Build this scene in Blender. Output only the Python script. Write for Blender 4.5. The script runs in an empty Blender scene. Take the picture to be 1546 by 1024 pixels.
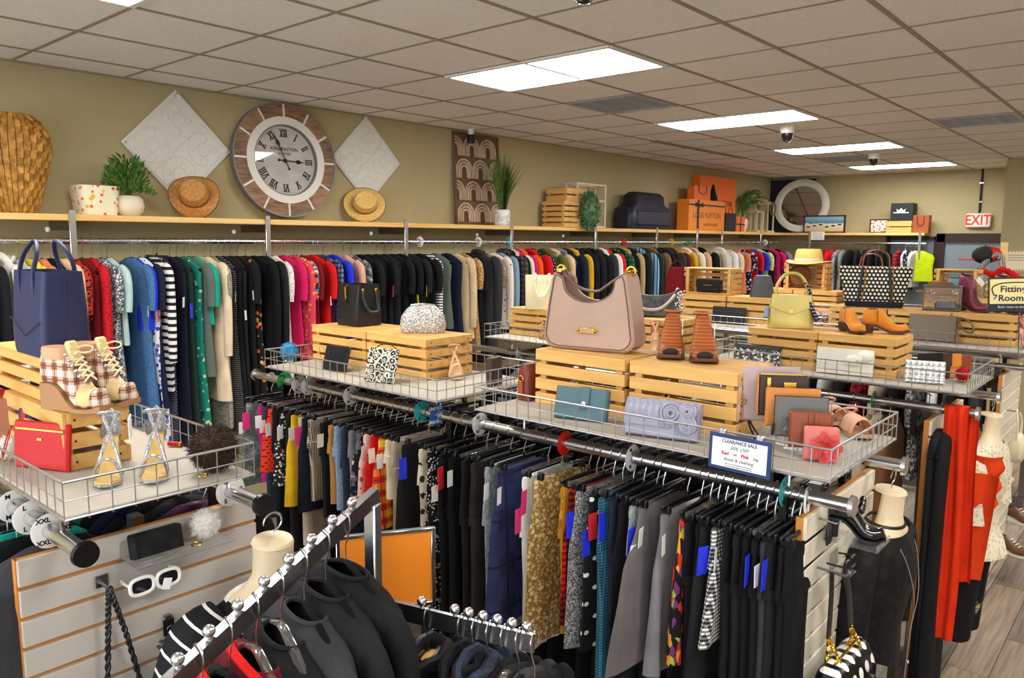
import bpy, math, random
from mathutils import Vector, Matrix
random.seed(7)
PI = math.pi
SC = bpy.context.scene
COL = SC.collection

# ------------------------------------------------------------ camera
FPX = 1167.0
YAW, PITCH, ROLL = 0.715861, 0.128801, 0.006749
CAM = Vector((5.085, -1.548, 2.0735))
_fw = Vector((-math.sin(YAW)*math.cos(PITCH), math.cos(YAW)*math.cos(PITCH), -math.sin(PITCH)))
_r0 = _fw.cross(Vector((0, 0, 1))).normalized()
_u0 = _r0.cross(_fw)
_rt = math.cos(ROLL)*_r0 + math.sin(ROLL)*_u0
_up = -math.sin(ROLL)*_r0 + math.cos(ROLL)*_u0
cd = bpy.data.cameras.new('camera')
cd.sensor_width = 36.0
cd.lens = 36.0*FPX/1546.0
cd.clip_start = 0.02
cam = bpy.data.objects.new('camera', cd)
COL.objects.link(cam)
mw = Matrix((( _rt.x, _up.x, -_fw.x, CAM.x), (_rt.y, _up.y, -_fw.y, CAM.y), (_rt.z, _up.z, -_fw.z, CAM.z), (0, 0, 0, 1)))
cam.matrix_world = mw
SC.camera = cam

# ------------------------------------------------------------ world, exposure, light levels
w = bpy.data.worlds.new('world'); SC.world = w; w.use_nodes = True
w.node_tree.nodes['Background'].inputs[0].default_value = (0.9, 0.95, 1.0, 1)
w.node_tree.nodes['Background'].inputs[1].default_value = 4.6
SC.view_settings.view_transform = 'Standard'
SC.view_settings.look = 'None'
SC.view_settings.exposure = -0.06
SC.view_settings.gamma = 1.0
SC.view_settings.use_curve_mapping = False
LAMP = 26.0          # emission of the ceiling diffusers
SC.cycles.max_bounces = 8
SC.cycles.diffuse_bounces = 4

# ------------------------------------------------------------ photo ray helpers (where a seen point stands on a real plane)
def ray(x, y):
    return _fw*FPX + _rt*(x-773.0) - _up*(y-512.0)
def P(x, y, ax, v):
    d = ray(x, y); t = (v-CAM[ax])/d[ax]
    return CAM + d*t
def on_x(x, y, v): return P(x, y, 0, v)
def on_y(x, y, v): return P(x, y, 1, v)
def on_z(x, y, v): return P(x, y, 2, v)

# ------------------------------------------------------------ materials
def lin(c):
    c = c/255.0
    return c/12.92 if c <= 0.04045 else ((c+0.055)/1.055)**2.4
def C(r, g=None, b=None):
    if g is None:
        if isinstance(r, str):
            h = r.lstrip('#'); r, g, b = int(h[0:2], 16), int(h[2:4], 16), int(h[4:6], 16)
        else: r, g, b = r
    return (lin(r), lin(g), lin(b), 1.0)

class G:
    def __init__(self, nt):
        self.nt = nt; self.tc = None
    def node(self, t, **kw):
        n = self.nt.nodes.new(t)
        for k, v in kw.items(): setattr(n, k, v)
        return n
    def put(self, sock, v):
        if isinstance(v, bpy.types.NodeSocket): self.nt.links.new(v, sock)
        else: sock.default_value = v
    def coord(self):
        if self.tc is None:
            n = self.node('ShaderNodeTexCoord'); s = self.node('ShaderNodeSeparateXYZ')
            self.nt.links.new(n.outputs['Object'], s.inputs[0])
            self.tc = (n.outputs['Object'], s.outputs[0], s.outputs[1], s.outputs[2])
        return self.tc
    def m(self, op, a, b=0.0, c=None):
        n = self.node('ShaderNodeMath', operation=op)
        self.put(n.inputs[0], a); self.put(n.inputs[1], b)
        if c is not None: self.put(n.inputs[2], c)
        return n.outputs[0]
    def mix(self, f, a, b):
        n = self.node('ShaderNodeMix', data_type='RGBA')
        self.put(n.inputs[0], f); self.put(n.inputs[6], a); self.put(n.inputs[7], b)
        return n.outputs[2]
    def ramp(self, f, stops, const=True):
        n = self.node('ShaderNodeValToRGB'); r = n.color_ramp
        if const: r.interpolation = 'CONSTANT'
        while len(r.elements) < len(stops): r.elements.new(0.5)
        for e, (p, c) in zip(r.elements, stops): e.position = p; e.color = c
        self.put(n.inputs[0], f)
        return n.outputs[0]
    def noise(self, scale, detail=2.0, stretch=None):
        n = self.node('ShaderNodeTexNoise')
        n.inputs['Scale'].default_value = scale; n.inputs['Detail'].default_value = detail
        v = self.coord()[0]
        if stretch:
            mp = self.node('ShaderNodeMapping'); mp.inputs['Scale'].default_value = stretch
            self.nt.links.new(v, mp.inputs['Vector']); v = mp.outputs[0]
        self.nt.links.new(v, n.inputs['Vector'])
        return n.outputs[0]
    def vor(self, scale, feature='F1', out='Distance', stretch=None):
        n = self.node('ShaderNodeTexVoronoi', feature=feature)
        n.inputs['Scale'].default_value = scale
        v = self.coord()[0]
        if stretch:
            mp = self.node('ShaderNodeMapping'); mp.inputs['Scale'].default_value = stretch
            self.nt.links.new(v, mp.inputs['Vector']); v = mp.outputs[0]
        self.nt.links.new(v, n.inputs['Vector'])
        return n.outputs[out]
    def uv(self, ax):
        o, x, y, z = self.coord()
        if ax == 'uz': return self.m('ADD', x, y), z
        if ax == 'xy': return x, y
        if ax == 'yz': return y, z
        if ax == 'xz': return x, z
        return x, z

MATS = {}
def mat(name, col=None, rough=0.6, metal=0.0, pat=None, bump=None, spec=0.5, sheen=0.0, coat=0.0, vary=0.0, trans=0.0, alpha=1.0, emit=None, ior=1.45):
    if name in MATS: return MATS[name]
    mt = bpy.data.materials.new(name); mt.use_nodes = True
    nt = mt.node_tree; b = nt.nodes['Principled BSDF']; g = G(nt)
    b.inputs['Roughness'].default_value = rough; b.inputs['Metallic'].default_value = metal
    b.inputs['Specular IOR Level'].default_value = spec
    b.inputs['IOR'].default_value = ior
    if sheen: b.inputs['Sheen Weight'].default_value = sheen
    if coat: b.inputs['Coat Weight'].default_value = coat
    if trans: b.inputs['Transmission Weight'].default_value = trans
    if alpha < 1: b.inputs['Alpha'].default_value = alpha
    cs = pat(g) if pat else None
    if cs is None and col is not None:
        if vary:
            f = g.noise(9.0, 3.0)
            d = tuple(x*(1-vary) for x in col[:3])+(1,); l = tuple(min(1, x*(1+vary)) for x in col[:3])+(1,)
            cs = g.ramp(f, [(0.3, d), (0.7, l)], False)
        else: b.inputs['Base Color'].default_value = col
    if cs is not None: nt.links.new(cs, b.inputs['Base Color'])
    if emit:
        b.inputs['Emission Color'].default_value = emit[0]; b.inputs['Emission Strength'].default_value = emit[1]
    if bump:
        bn = g.node('ShaderNodeBump'); bn.inputs['Strength'].default_value = bump[1]; bn.inputs['Distance'].default_value = bump[2] if len(bump) > 2 else 0.004
        st = bump[3] if len(bump) > 3 else None
        nt.links.new(g.noise(bump[0], 3.0, st), bn.inputs['Height'])
        nt.links.new(bn.outputs[0], b.inputs['Normal'])
    MATS[name] = mt
    return mt

def stripes(c1, c2, period, duty=0.5, axis='z'):
    def f(g):
        u, v = g.uv('uz'); s = v if axis == 'z' else u
        return g.mix(g.m('LESS_THAN', g.m('FRACT', g.m('DIVIDE', s, period)), duty), c2, c1)
    return f
def dots(bg, fg, p, r, ax='uz'):
    def f(g):
        u, v = g.uv(ax)
        vv = g.m('DIVIDE', v, p); row = g.m('FLOOR', vv)
        uu = g.m('ADD', g.m('DIVIDE', u, p), g.m('MULTIPLY', row, 0.5))
        a = g.m('SUBTRACT', g.m('FRACT', uu), 0.5); b = g.m('SUBTRACT', g.m('FRACT', vv), 0.5)
        d = g.m('SQRT', g.m('ADD', g.m('MULTIPLY', a, a), g.m('MULTIPLY', b, b)))
        return g.mix(g.m('LESS_THAN', d, r), bg, fg)
    return f
def plaid(c0, c1, c2, p, line=None, ax='uz'):
    def f(g):
        u, v = g.uv(ax)
        fu = g.m('FRACT', g.m('DIVIDE', u, p)); fv = g.m('FRACT', g.m('DIVIDE', v, p))
        a = g.m('LESS_THAN', fu, 0.5); b = g.m('LESS_THAN', fv, 0.5)
        s = g.m('MULTIPLY', g.m('ADD', a, b), 0.5)
        col = g.ramp(s, [(0.0, c0), (0.3, c1), (0.8, c2)])
        if line:
            l = g.m('MAXIMUM', g.m('LESS_THAN', g.m('ABSOLUTE', g.m('SUBTRACT', fu, 0.25)), 0.035), g.m('LESS_THAN', g.m('ABSOLUTE', g.m('SUBTRACT', fv, 0.25)), 0.035))
            col = g.mix(l, col, line)
        return col
    return f
def blotch(stops, scale, detail=2.0, stretch=None):
    return lambda g: g.ramp(g.noise(scale, detail, stretch), stops)
def cells(stops, scale, stretch=None):
    def f(g):
        n = g.vor(scale, 'F1', 'Color', stretch)
        s = g.node('ShaderNodeSeparateColor'); g.nt.links.new(n, s.inputs[0])
        return g.ramp(s.outputs[0], stops)
    return f
def petals(bg, fg, scale, r=0.3, fg2=None):
    def f(g):
        d = g.vor(scale); c = g.mix(g.m('LESS_THAN', d, r), bg, fg)
        if fg2: c = g.mix(g.m('LESS_THAN', g.vor(scale*0.6), r*0.75), c, fg2)
        return c
    return f
def woodpat(a, b, scale=5.0, stretch=(0.35, 6, 6)):
    return lambda g: g.ramp(g.noise(scale, 4.0, stretch), [(0.3, a), (0.5, tuple((x+y)/2 for x, y in zip(a, b))), (0.7, b)], False)

CHROME = mat('chrome', C(214, 215, 218), 0.24, 1.0)
STEEL = mat('brushed_steel', C(150, 150, 152), 0.3, 1.0)
WIRE = mat('wire_chrome', C(190, 192, 196), 0.3, 0.9)
BLACKP = mat('black_plastic', C(16, 16, 17), 0.35)
VELVET = mat('black_velvet', C(12, 12, 13), 0.9, spec=0.2)
GOLD = mat('gold_metal', C(212, 170, 70), 0.25, 1.0)
WHITEP = mat('white_plastic', C(236, 236, 232), 0.4)
PAPER = mat('white_paper', C(240, 240, 236), 0.8)
INK = mat('black_ink', C(22, 22, 24), 0.8)
CLEAR = mat('clear_acrylic', C(240, 244, 246), 0.06, trans=0.92, alpha=0.45)
LINEN = mat('linen_board', C(178, 170, 157), 0.95, bump=(500, 0.5, 0.002), vary=0.06)

# ------------------------------------------------------------ mesh builder
class MB:
    def __init__(self): self.v = []; self.f = []; self.xf = None
    def add(self, vs, fs):
        o = len(self.v)
        if self.xf is not None: vs = [self.xf @ Vector(p) for p in vs]
        self.v += [tuple(p) for p in vs]; self.f += [tuple(i+o for i in f) for f in fs]
        return self
    def box(self, c, s, ch=0.0, rot=None):
        hx, hy, hz = s[0]/2, s[1]/2, s[2]/2
        if ch <= 0:
            vs = [(x, y, z) for x in (-hx, hx) for y in (-hy, hy) for z in (-hz, hz)]
            fs = [(0, 1, 3, 2), (4, 6, 7, 5), (0, 4, 5, 1), (2, 3, 7, 6), (0, 2, 6, 4), (1, 5, 7, 3)]
        else:
            ch = min(ch, hx*.98, hy*.98, hz*.98); vs = []; idx = {}
            for sx in (-1, 1):
                for sy in (-1, 1):
                    for sz in (-1, 1):
                        for k in range(3):
                            p = [sx*(hx-ch), sy*(hy-ch), sz*(hz-ch)]; p[k] = (sx*hx, sy*hy, sz*hz)[k]
                            idx[(sx, sy, sz, k)] = len(vs); vs.append(tuple(p))
            fs = []
            q = [(-1, -1), (1, -1), (1, 1), (-1, 1)]
            for k in range(3):
                for s_ in (-1, 1):
                    f = []
                    for a, b in q:
                        t = [0, 0, 0]; t[k] = s_; t[(k+1) % 3] = a; t[(k+2) % 3] = b
                        f.append(idx[(t[0], t[1], t[2], k)])
                    fs.append(tuple(f if s_ > 0 else f[::-1]))
            for k in range(3):
                a, b = (k+1) % 3, (k+2) % 3
                for sa in (-1, 1):
                    for sb in (-1, 1):
                        def I(sk, kk):
                            t = [0, 0, 0]; t[k] = sk; t[a] = sa; t[b] = sb
                            return idx[(t[0], t[1], t[2], kk)]
                        f = (I(-1, a), I(1, a), I(1, b), I(-1, b))
                        fs.append(f if sa*sb < 0 else f[::-1])
            for sx in (-1, 1):
                for sy in (-1, 1):
                    for sz in (-1, 1):
                        f = tuple(idx[(sx, sy, sz, k)] for k in range(3))
                        fs.append(f if sx*sy*sz > 0 else f[::-1])
        if rot is not None: vs = [rot @ Vector(p) for p in vs]
        vs = [(p[0]+c[0], p[1]+c[1], p[2]+c[2]) for p in vs]
        return self.add(vs, fs)
    def loft(self, rings, cap0=True, cap1=True, closed=True):
        n = len(rings[0]); vs = [p for r in rings for p in r]; fs = []
        for i in range(len(rings)-1):
            for j in range(n if closed else n-1):
                k = (j+1) % n
                fs.append((i*n+j, i*n+k, (i+1)*n+k, (i+1)*n+j))
        if cap0: fs.append(tuple(range(n))[::-1])
        if cap1: fs.append(tuple((len(rings)-1)*n+j for j in range(n)))
        return self.add(vs, fs)
    def tube(self, path, r, n=8, closed=False, flat=1.0, caps=True, up=None):
        path = [Vector(p) for p in path]; L = len(path); rings = []
        prev = None
        for i, p in enumerate(path):
            if closed: t = (path[(i+1) % L]-path[i-1])
            else: t = path[min(i+1, L-1)]-path[max(i-1, 0)]
            if t.length < 1e-9: t = Vector((0, 0, 1))
            t.normalize()
            if up is not None: a = Vector(up)
            elif prev is None: a = Vector((0, 0, 1)) if abs(t.z) < 0.9 else Vector((1, 0, 0))
            else: a = prev
            nrm = (a - t*a.dot(t))
            if nrm.length < 1e-6: nrm = t.orthogonal()
            nrm.normalize(); prev = nrm; b = t.cross(nrm)
            rr = r[i] if isinstance(r, (list, tuple)) else r
            rings.append([p + b*(rr*math.cos(2*PI*k/n)) + nrm*(rr*flat*math.sin(2*PI*k/n)) for k in range(n)])
        if closed: rings.append(rings[0]); caps = False
        return self.loft(rings, caps, caps)
    def cyl(self, p0, p1, r0, r1=None, n=14):
        return self.tube([p0, p1], [r0, r0 if r1 is None else r1], n)
    def lathe(self, prof, n=20, c=(0, 0, 0), axis='z', cap0=False, cap1=False, sx=1.0, sy=1.0):
        rings = []
        for r, z in prof:
            ring = []
            for k in range(n):
                a = 2*PI*k/n; x, y = r*math.cos(a)*sx, r*math.sin(a)*sy
                p = (x, y, z) if axis == 'z' else ((z, x, y) if axis == 'x' else (y, z, x))
                ring.append((p[0]+c[0], p[1]+c[1], p[2]+c[2]))
            rings.append(ring)
        return self.loft(rings, cap0, cap1)
    def sphere(self, c, r, nu=14, nv=8, s=(1, 1, 1)):
        rings = []
        for i in range(nv+1):
            t = PI*i/nv; rr = max(math.sin(t), 0.02)*r; z = -math.cos(t)*r
            rings.append([(c[0]+rr*math.cos(2*PI*k/nu)*s[0], c[1]+rr*math.sin(2*PI*k/nu)*s[1], c[2]+z*s[2]) for k in range(nu)])
        return self.loft(rings)
    def prism(self, poly, d0, d1, plane='xz', ch=0.0):
        def pt(a, b, d):
            return (a, d, b) if plane == 'xz' else ((d, a, b) if plane == 'yz' else (a, b, d))
        rings = []
        if ch > 0:
            cx = sum(p[0] for p in poly)/len(poly); cy = sum(p[1] for p in poly)/len(poly)
            R_ = max(max(abs(p[0]-cx), abs(p[1]-cy)) for p in poly); k = 1-ch/R_
            ins = [(cx+(a-cx)*k, cy+(b-cy)*k) for a, b in poly]; sg = 1 if d1 > d0 else -1
            seq = [(ins, d0), (poly, d0+sg*ch), (poly, d1-sg*ch), (ins, d1)]
        else: seq = [(poly, d0), (poly, d1)]
        for pl, d in seq: rings.append([pt(a, b, d) for a, b in pl])
        return self.loft(rings)
    def grid(self, fn, nu, nv):
        vs = [fn(i/nu, j/nv) for i in range(nu+1) for j in range(nv+1)]
        fs = [(i*(nv+1)+j, (i+1)*(nv+1)+j, (i+1)*(nv+1)+j+1, i*(nv+1)+j+1) for i in range(nu) for j in range(nv)]
        return self.add(vs, fs)
    def mesh(self, name, m, smooth=40):
        me = bpy.data.meshes.new(name); me.from_pydata(self.v, [], self.f)
        if m is not None: me.materials.append(m)
        if smooth:
            me.shade_smooth()
            me.set_sharp_from_angle(angle=math.radians(smooth))
        me.update()
        return me

def rrect(w, d, r, n=3, z=0.0, cx=0.0, cy=0.0):
    r = min(r, w/2*.99, d/2*.99); pts = []
    for sx, sy, a0 in ((1, -1, -90), (1, 1, 0), (-1, 1, 90), (-1, -1, 180)):
        for k in range(n+1):
            a = math.radians(a0+90*k/n)
            pts.append((cx+sx*(w/2-r)+r*math.cos(a), cy+sy*(d/2-r)+r*math.sin(a), z))
    return pts
def bez(p, n=10):
    p = [Vector(q) for q in p]; out = []
    for i in range(n+1):
        t = i/n; q = list(p)
        while len(q) > 1: q = [q[j].lerp(q[j+1], t) for j in range(len(q)-1)]
        out.append(q[0])
    return out
def spline(pts, n=5):
    pts = [Vector(p) for p in pts]; out = []
    for i in range(len(pts)-1):
        a = pts[max(i-1, 0)]; b = pts[i]; c = pts[i+1]; d = pts[min(i+2, len(pts)-1)]
        for k in range(n):
            t = k/n
            out.append(0.5*((2*b)+(c-a)*t+(2*a-5*b+4*c-d)*t*t+(3*b-a-3*c+d)*t**3))
    out.append(pts[-1]); return out
def arc(c, r, a0, a1, n=10, plane='xz'):
    out = []
    for k in range(n+1):
        a = math.radians(a0+(a1-a0)*k/n); u, v = r*math.cos(a), r*math.sin(a)
        out.append((c[0]+u, c[1], c[2]+v) if plane == 'xz' else ((c[0], c[1]+u, c[2]+v) if plane == 'yz' else (c[0]+u, c[1]+v, c[2])))
    return out

CH = {}
def under(o, parent):
    o.parent = parent; CH.setdefault(parent.name, []).append(o)
def link(name, me, parent=None, loc=(0, 0, 0), rot=(0, 0, 0)):
    o = bpy.data.objects.new(name, me); COL.objects.link(o)
    o.location = loc; o.rotation_euler = rot
    if parent is not None: under(o, parent)
    return o
def obj(name, mb, m, parent=None, smooth=40, loc=(0, 0, 0), rot=(0, 0, 0)):
    return link(name, mb.mesh(name, m, smooth), parent, loc, rot)
def tag(o, label=None, cat=None, group=None, kind=None):
    if label: o['label'] = label
    if cat: o['category'] = cat
    if group: o['group'] = group
    if kind: o['kind'] = kind
    return o
def thing(name, label, cat, loc=(0, 0, 0), rotz=0.0, group=None, rot=None):
    o = bpy.data.objects.new(name, None); COL.objects.link(o)
    o.empty_display_size = 0.05
    o.location = loc; o.rotation_euler = rot if rot else (0, 0, rotz)
    return tag(o, label, cat, group)
def kids(o): return list(CH.get(o.name, []))
def dup(o, loc=None, rotz=None, label=None, group=None, parent=None):
    c = o.copy(); COL.objects.link(c)
    if parent is not None: under(c, parent)
    if loc is not None: c.location = loc
    if rotz is not None: c.rotation_euler = (0, 0, rotz)
    if label: c['label'] = label
    if group: c['group'] = group
    for k in kids(o): dup(k, parent=c)
    return c
TXT = {}
def text(s, size, m, parent, loc=(0, 0, 0), rot=(0, 0, 0), name='lettering', shear=0.0, depth=0.0006, sx=1.0, bold=0.0, spacing=1.0):
    key = (s, size, shear, sx, bold, spacing, m.name)
    if key not in TXT:
        cu = bpy.data.curves.new('lettering', 'FONT'); cu.body = s; cu.size = size; cu.align_x = 'CENTER'; cu.align_y = 'CENTER'
        cu.shear = shear; cu.extrude = depth; cu.offset = bold; cu.space_character = spacing; cu.resolution_u = 3
        t = bpy.data.objects.new('lettering', cu); COL.objects.link(t)
        dg = bpy.context.evaluated_depsgraph_get()
        me = bpy.data.meshes.new_from_object(t.evaluated_get(dg)); me.materials.clear(); me.materials.append(m)
        bpy.data.objects.remove(t); TXT[key] = me
    o = link(name, TXT[key], parent, loc, rot); o.scale = (sx, 1, 1)
    return o
# ------------------------------------------------------------ materials of the setting
WALLM = mat('olive_wall_paint', C(176, 163, 124), 0.85, vary=0.02)
CEILM = mat('ceiling_tile_fibre', C(205, 196, 184), 0.95, pat=lambda g: g.ramp(g.noise(160, 2.0), [(0.25, C(216, 212, 206)), (0.55, C(236, 233, 228)), (1.0, C(242, 239, 234))], False), bump=(220, 0.35, 0.002))
GRIDM = mat('ceiling_grid_metal', C(150, 138, 120), 0.5)
WOOD = mat('pine_crate_wood', pat=woodpat(C(202, 146, 72), C(230, 186, 112), 4.0), rough=0.6, bump=(30, 0.15, 0.002, (0.3, 8, 8)))
WOODL = mat('pale_pine_wood', pat=woodpat(C(232, 194, 128), C(246, 218, 160), 4.0), rough=0.6, bump=(30, 0.12, 0.002, (0.3, 8, 8)))
SHELFW = mat('pine_shelf_board', pat=woodpat(C(226, 176, 96), C(244, 206, 136), 3.0, (6, 0.3, 6)), rough=0.5)
PLANKS = [mat('grey_oak_plank_%s' % k, pat=woodpat(a, b, 5.0, (10, 0.5, 6)), rough=0.42, bump=(40, 0.1, 0.002, (10, 0.6, 6))) for k, a, b in
          (('pale', C(122, 108, 96), C(172, 156, 140)), ('mid', C(104, 92, 82), C(156, 140, 126)), ('dark', C(92, 80, 72), C(140, 126, 112)), ('warm', C(118, 100, 86), C(166, 146, 126)))]
DIFF = mat('lit_diffuser', C(255, 255, 255), 0.6, emit=((1.0, 0.985, 0.95, 1), LAMP))
FRAMEW = mat('white_enamel', C(230, 228, 222), 0.4)
DARKBR = mat('dark_bronze_frame', C(52, 38, 30), 0.45, 0.3)
FROST = mat('frosted_grey_glass', pat=lambda g: g.ramp(g.noise(120, 2), [(0.3, C(112, 124, 136)), (0.7, C(136, 148, 158))], False), rough=0.35, spec=0.6)
VENTM = mat('vent_grey_metal', pat=lambda g: g.ramp(g.noise(14, 3), [(0.3, C(160, 160, 160)), (0.7, C(190, 188, 186))], False), rough=0.5)
ORANGEW = mat('groove_orange_core', C(198, 128, 50), 0.6)
SLATG = mat('grey_melamine_slat', C(190, 182, 172), 0.5, vary=0.03)
SLATC = mat('cream_melamine_slat', C(226, 216, 196), 0.5, vary=0.03)

# ------------------------------------------------------------ room shell
def struct(name, mb, m, parent=None, smooth=0, **k):
    o = obj(name, mb, m, parent, smooth, **k)
    if parent is None: tag(o, kind='structure')
    return o
H = 3.05
floor = struct('floor', MB().box((4.5, 3.3, -0.06), (9.2, 14.8, 0.10)), PLANKS[2])
PW, PL = 0.182, 1.22
pm = [MB().box((0, 0, 0), (PW-0.003, PL-0.003, 0.01), 0.0015).mesh('plank', m, 0) for m in PLANKS]
for i in range(15):
    off = random.random()*PL
    for j in range(9):
        link('plank', random.choice(pm), floor, (3.72+i*PW, -1.3+off+j*PL, -0.005))
wall_left = struct('wall_left', MB().box((-0.05, 3.3, H/2), (0.1, 14.8, H+0.1)), WALLM)
wall_back = struct('wall_back', MB().box((4.5, 10.65, H/2), (9.2, 0.1, H+0.1)), WALLM)
wall_right = struct('wall_right', MB().box((9.05, 3.3, H/2), (0.1, 14.6, H+0.1)), WALLM)
wall_front = struct('wall_front', MB().box((4.5, -4.05, 0.25), (9.2, 0.1, 0.5)).box((4.5, -4.05, 2.9), (9.2, 0.1, 0.4)).box((0.2, -4.05, 1.6), (0.6, 0.1, 2.3)).box((8.8, -4.05, 1.6), (0.6, 0.1, 2.3)), WALLM)  # unseen front wall, left wide open to let world light in
added_win = tag(thing('added_daylight_window', None, None, (0, -4.05, 0)), kind='structure')  # unseen storefront window, added so daylight brightens the ceiling and end panels
for xx in (0.5, 2.5, 4.5, 6.5, 8.5): obj('window_frame', MB().box((xx, 0, 1.6), (0.08, 0.1, 2.2)), DARKBR, added_win, 0)
for zz in (0.53, 2.67): obj('window_frame', MB().box((4.5, 0, zz), (8.0, 0.1, 0.06)), DARKBR, added_win, 0)
pillar = struct('wall_corner', MB().box((4.4, 9.95, H/2), (2.06, 1.3, H)), WALLM)

# ceiling: backing, tiles laid in a tee grid
ceiling = struct('ceiling', MB().box((4.5, 3.3, H+0.09), (9.2, 14.8, 0.06)), CEILM)
T = 0.61; X0 = 0.35
FIX = [(2, j) for j in (-5, -1, 3, 7, 11, 15)] + [(8, j) for j in (-5, -1, 3, 7, 11, 15)]
skip = set()
for i, j in FIX: skip.add((i, j)); skip.add((i+1, j))
VENTS = [(2, 5), (2, 13), (5, 9)]
skip |= set(VENTS)
tm = MB().box((0, 0, 0), (T-0.014, T-0.014, 0.02), 0.005).mesh('ceiling_tile', CEILM, 0)
tp = MB().box((0, 0, 0), (0.35-0.014, T-0.014, 0.02), 0.005).mesh('ceiling_tile', CEILM, 0)
rest = MB()
for j in range(-6, 17):
    for i in range(-1, 14):
        if (i, j) in skip: continue
        x = X0+(i+0.5)*T if i >= 0 else 0.175; y = (j+0.5)*T
        if -2 <= j and i <= 7: link('ceiling_tile', tp if i < 0 else tm, ceiling, (x, y, H+0.012))
        else: rest.box((x, y, H+0.012), (T-0.014 if i >= 0 else 0.336, T-0.014, 0.02))
for i in range(-1, 14):
    x = X0+(i+0.5)*T if i >= 0 else 0.175
    rest.box((x, 10.485, H+0.012), (T-0.014 if i >= 0 else 0.336, 0.22, 0.02))
tag(obj('ceiling_tile', rest, CEILM, ceiling, 0), kind='stuff')
for i in range(0, 14):
    obj('grid_runner', MB().box((X0+i*T, 3.3, H+0.002), (0.024, 14.6, 0.008)), GRIDM, ceiling, 0)
for j in range(-6, 18):
    obj('grid_runner', MB().box((4.5, j*T, H+0.003), (9.0, 0.018, 0.006)), GRIDM, ceiling, 0)
obj('wall_angle', MB().box((0.01, 3.3, H-0.002), (0.02, 14.6, 0.012)), GRIDM, ceiling, 0)

# ------------------------------------------------------------ ceiling fixtures
lm_f = MB()
for sx, w_, l_, cx, cy in ((0, 2*T, 0.03, 0, -T/2+0.02), (0, 2*T, 0.03, 0, T/2-0.02)): lm_f.box((cx, cy, H+0.0), (w_-0.03, l_, 0.02))
for cx in (-T+0.02, T-0.02): lm_f.box((cx, 0, H+0.0), (0.03, T-0.05, 0.02))
lm_f = lm_f.mesh('frame', FRAMEW, 0)
lm_d = MB().box((0, 0, H+0.006), (2*T-0.05, T-0.05, 0.012)).mesh('diffuser', DIFF, 0)
order = {-1: 'long white light panel cut off by the top of the photo, nearest of its row', 3: 'biggest lit ceiling panel, above the clock side of the shop',
         7: 'lit ceiling panel between the dark vent tile and the second dome camera', 11: 'lit ceiling panel just before the last dome camera',
         15: 'lit ceiling panel closest to the back wall'}
for i, j in FIX:
    x, y = X0+(i+1)*T, (j+0.5)*T
    if i == 2 and j in order: lab, g = order[j], 'lit ceiling panels'
    else: lab, g = 'lit ceiling panel of the unseen rows beyond the picture', 'lit ceiling panels outside the view'
    t = thing('ceiling_light', lab, 'light', (x, y, 0), 0, g)
    link('frame', lm_f, t); link('diffuser', lm_d, t)
VL = {(2, 5): 'grey air vent tile beside the biggest ceiling light', (2, 13): 'dark air vent tile next to the last dome camera', (5, 9): 'dark air vent tile at the ceiling edge by the corner wall'}
for i, j in VENTS:
    t = thing('ceiling_vent', VL[(i, j)], 'vent', (X0+(i+0.5)*T, (j+0.5)*T, H), 0, 'ceiling air vents')
    obj('vent_frame', MB().box((0, -0.28, 0.0), (0.58, 0.03, 0.012)).box((0, 0.28, 0.0), (0.58, 0.03, 0.012)).box((-0.28, 0, 0), (0.03, 0.53, 0.012)).box((0.28, 0, 0), (0.03, 0.53, 0.012)), VENTM, t, 0)
    obj('backing', MB().box((0, 0, 0.02), (0.56, 0.56, 0.01)), VENTM, t, 0)
    sl = MB().box((0, 0, 0), (0.53, 0.022, 0.003), rot=Matrix.Rotation(0.5, 3, 'X')).mesh('louver', VENTM, 0)
    for k in range(14): link('louver', sl, t, (0, -0.25+k*0.0385, 0.004))
t = thing('slot_diffuser', 'narrow slot air diffuser in the ceiling above the long wall shelf', 'vent', (0.97, 6.35, H))
obj('slot_frame', MB().box((-0.03, 0, 0), (0.02, 2.1, 0.014)).box((0.03, 0, 0), (0.02, 2.1, 0.014)), GRIDM, t, 0)
obj('slot', MB().box((0, 0, 0.003), (0.04, 2.1, 0.006)), VENTM, t, 0)

DOMEB = mat('smoked_dome', C(18, 18, 20), 0.08, coat=1.0)
def dome(x, y, r, lab):
    t = thing('dome_camera', lab, 'camera', (x, y, H), 0, 'ceiling dome cameras')
    obj('housing', MB().lathe([(0.01, 0), (r*1.15, 0), (r*1.2, -0.02), (r*1.12, -0.055), (r, -0.06)], 24, cap0=True), WHITEP, t)
    obj('dome', MB().lathe([(r*0.98, -0.058), (r*0.93, -0.085), (r*0.72, -0.115), (r*0.4, -0.132), (0.002, -0.137)], 24, cap1=True), DOMEB, t)
    obj('lens_ring', MB().lathe([(r*0.5, -0.128), (r*0.55, -0.126), (r*0.5, -0.124)], 16), CHROME, t)
dome(3.36, 0.82, 0.052, 'dome camera at the top edge over the biggest light')
dome(2.38, 5.16, 0.05, 'dome camera between the second and third lit panels')
dome(2.32, 7.80, 0.05, 'dome camera in front of the last lit panel')
t = thing('ceiling_spotlight', 'small black spotlight clipped to the ceiling above the carved panel', 'spotlight', (0.12, 3.58, H))
obj('clip', MB().cyl((0, 0, 0), (0, 0, -0.05), 0.03, 0.025), FRAMEW, t)
obj('lamp_head', MB().cyl((0, 0, -0.05), (0, 0, -0.12), 0.035, 0.038, 16), BLACKP, t)

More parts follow.
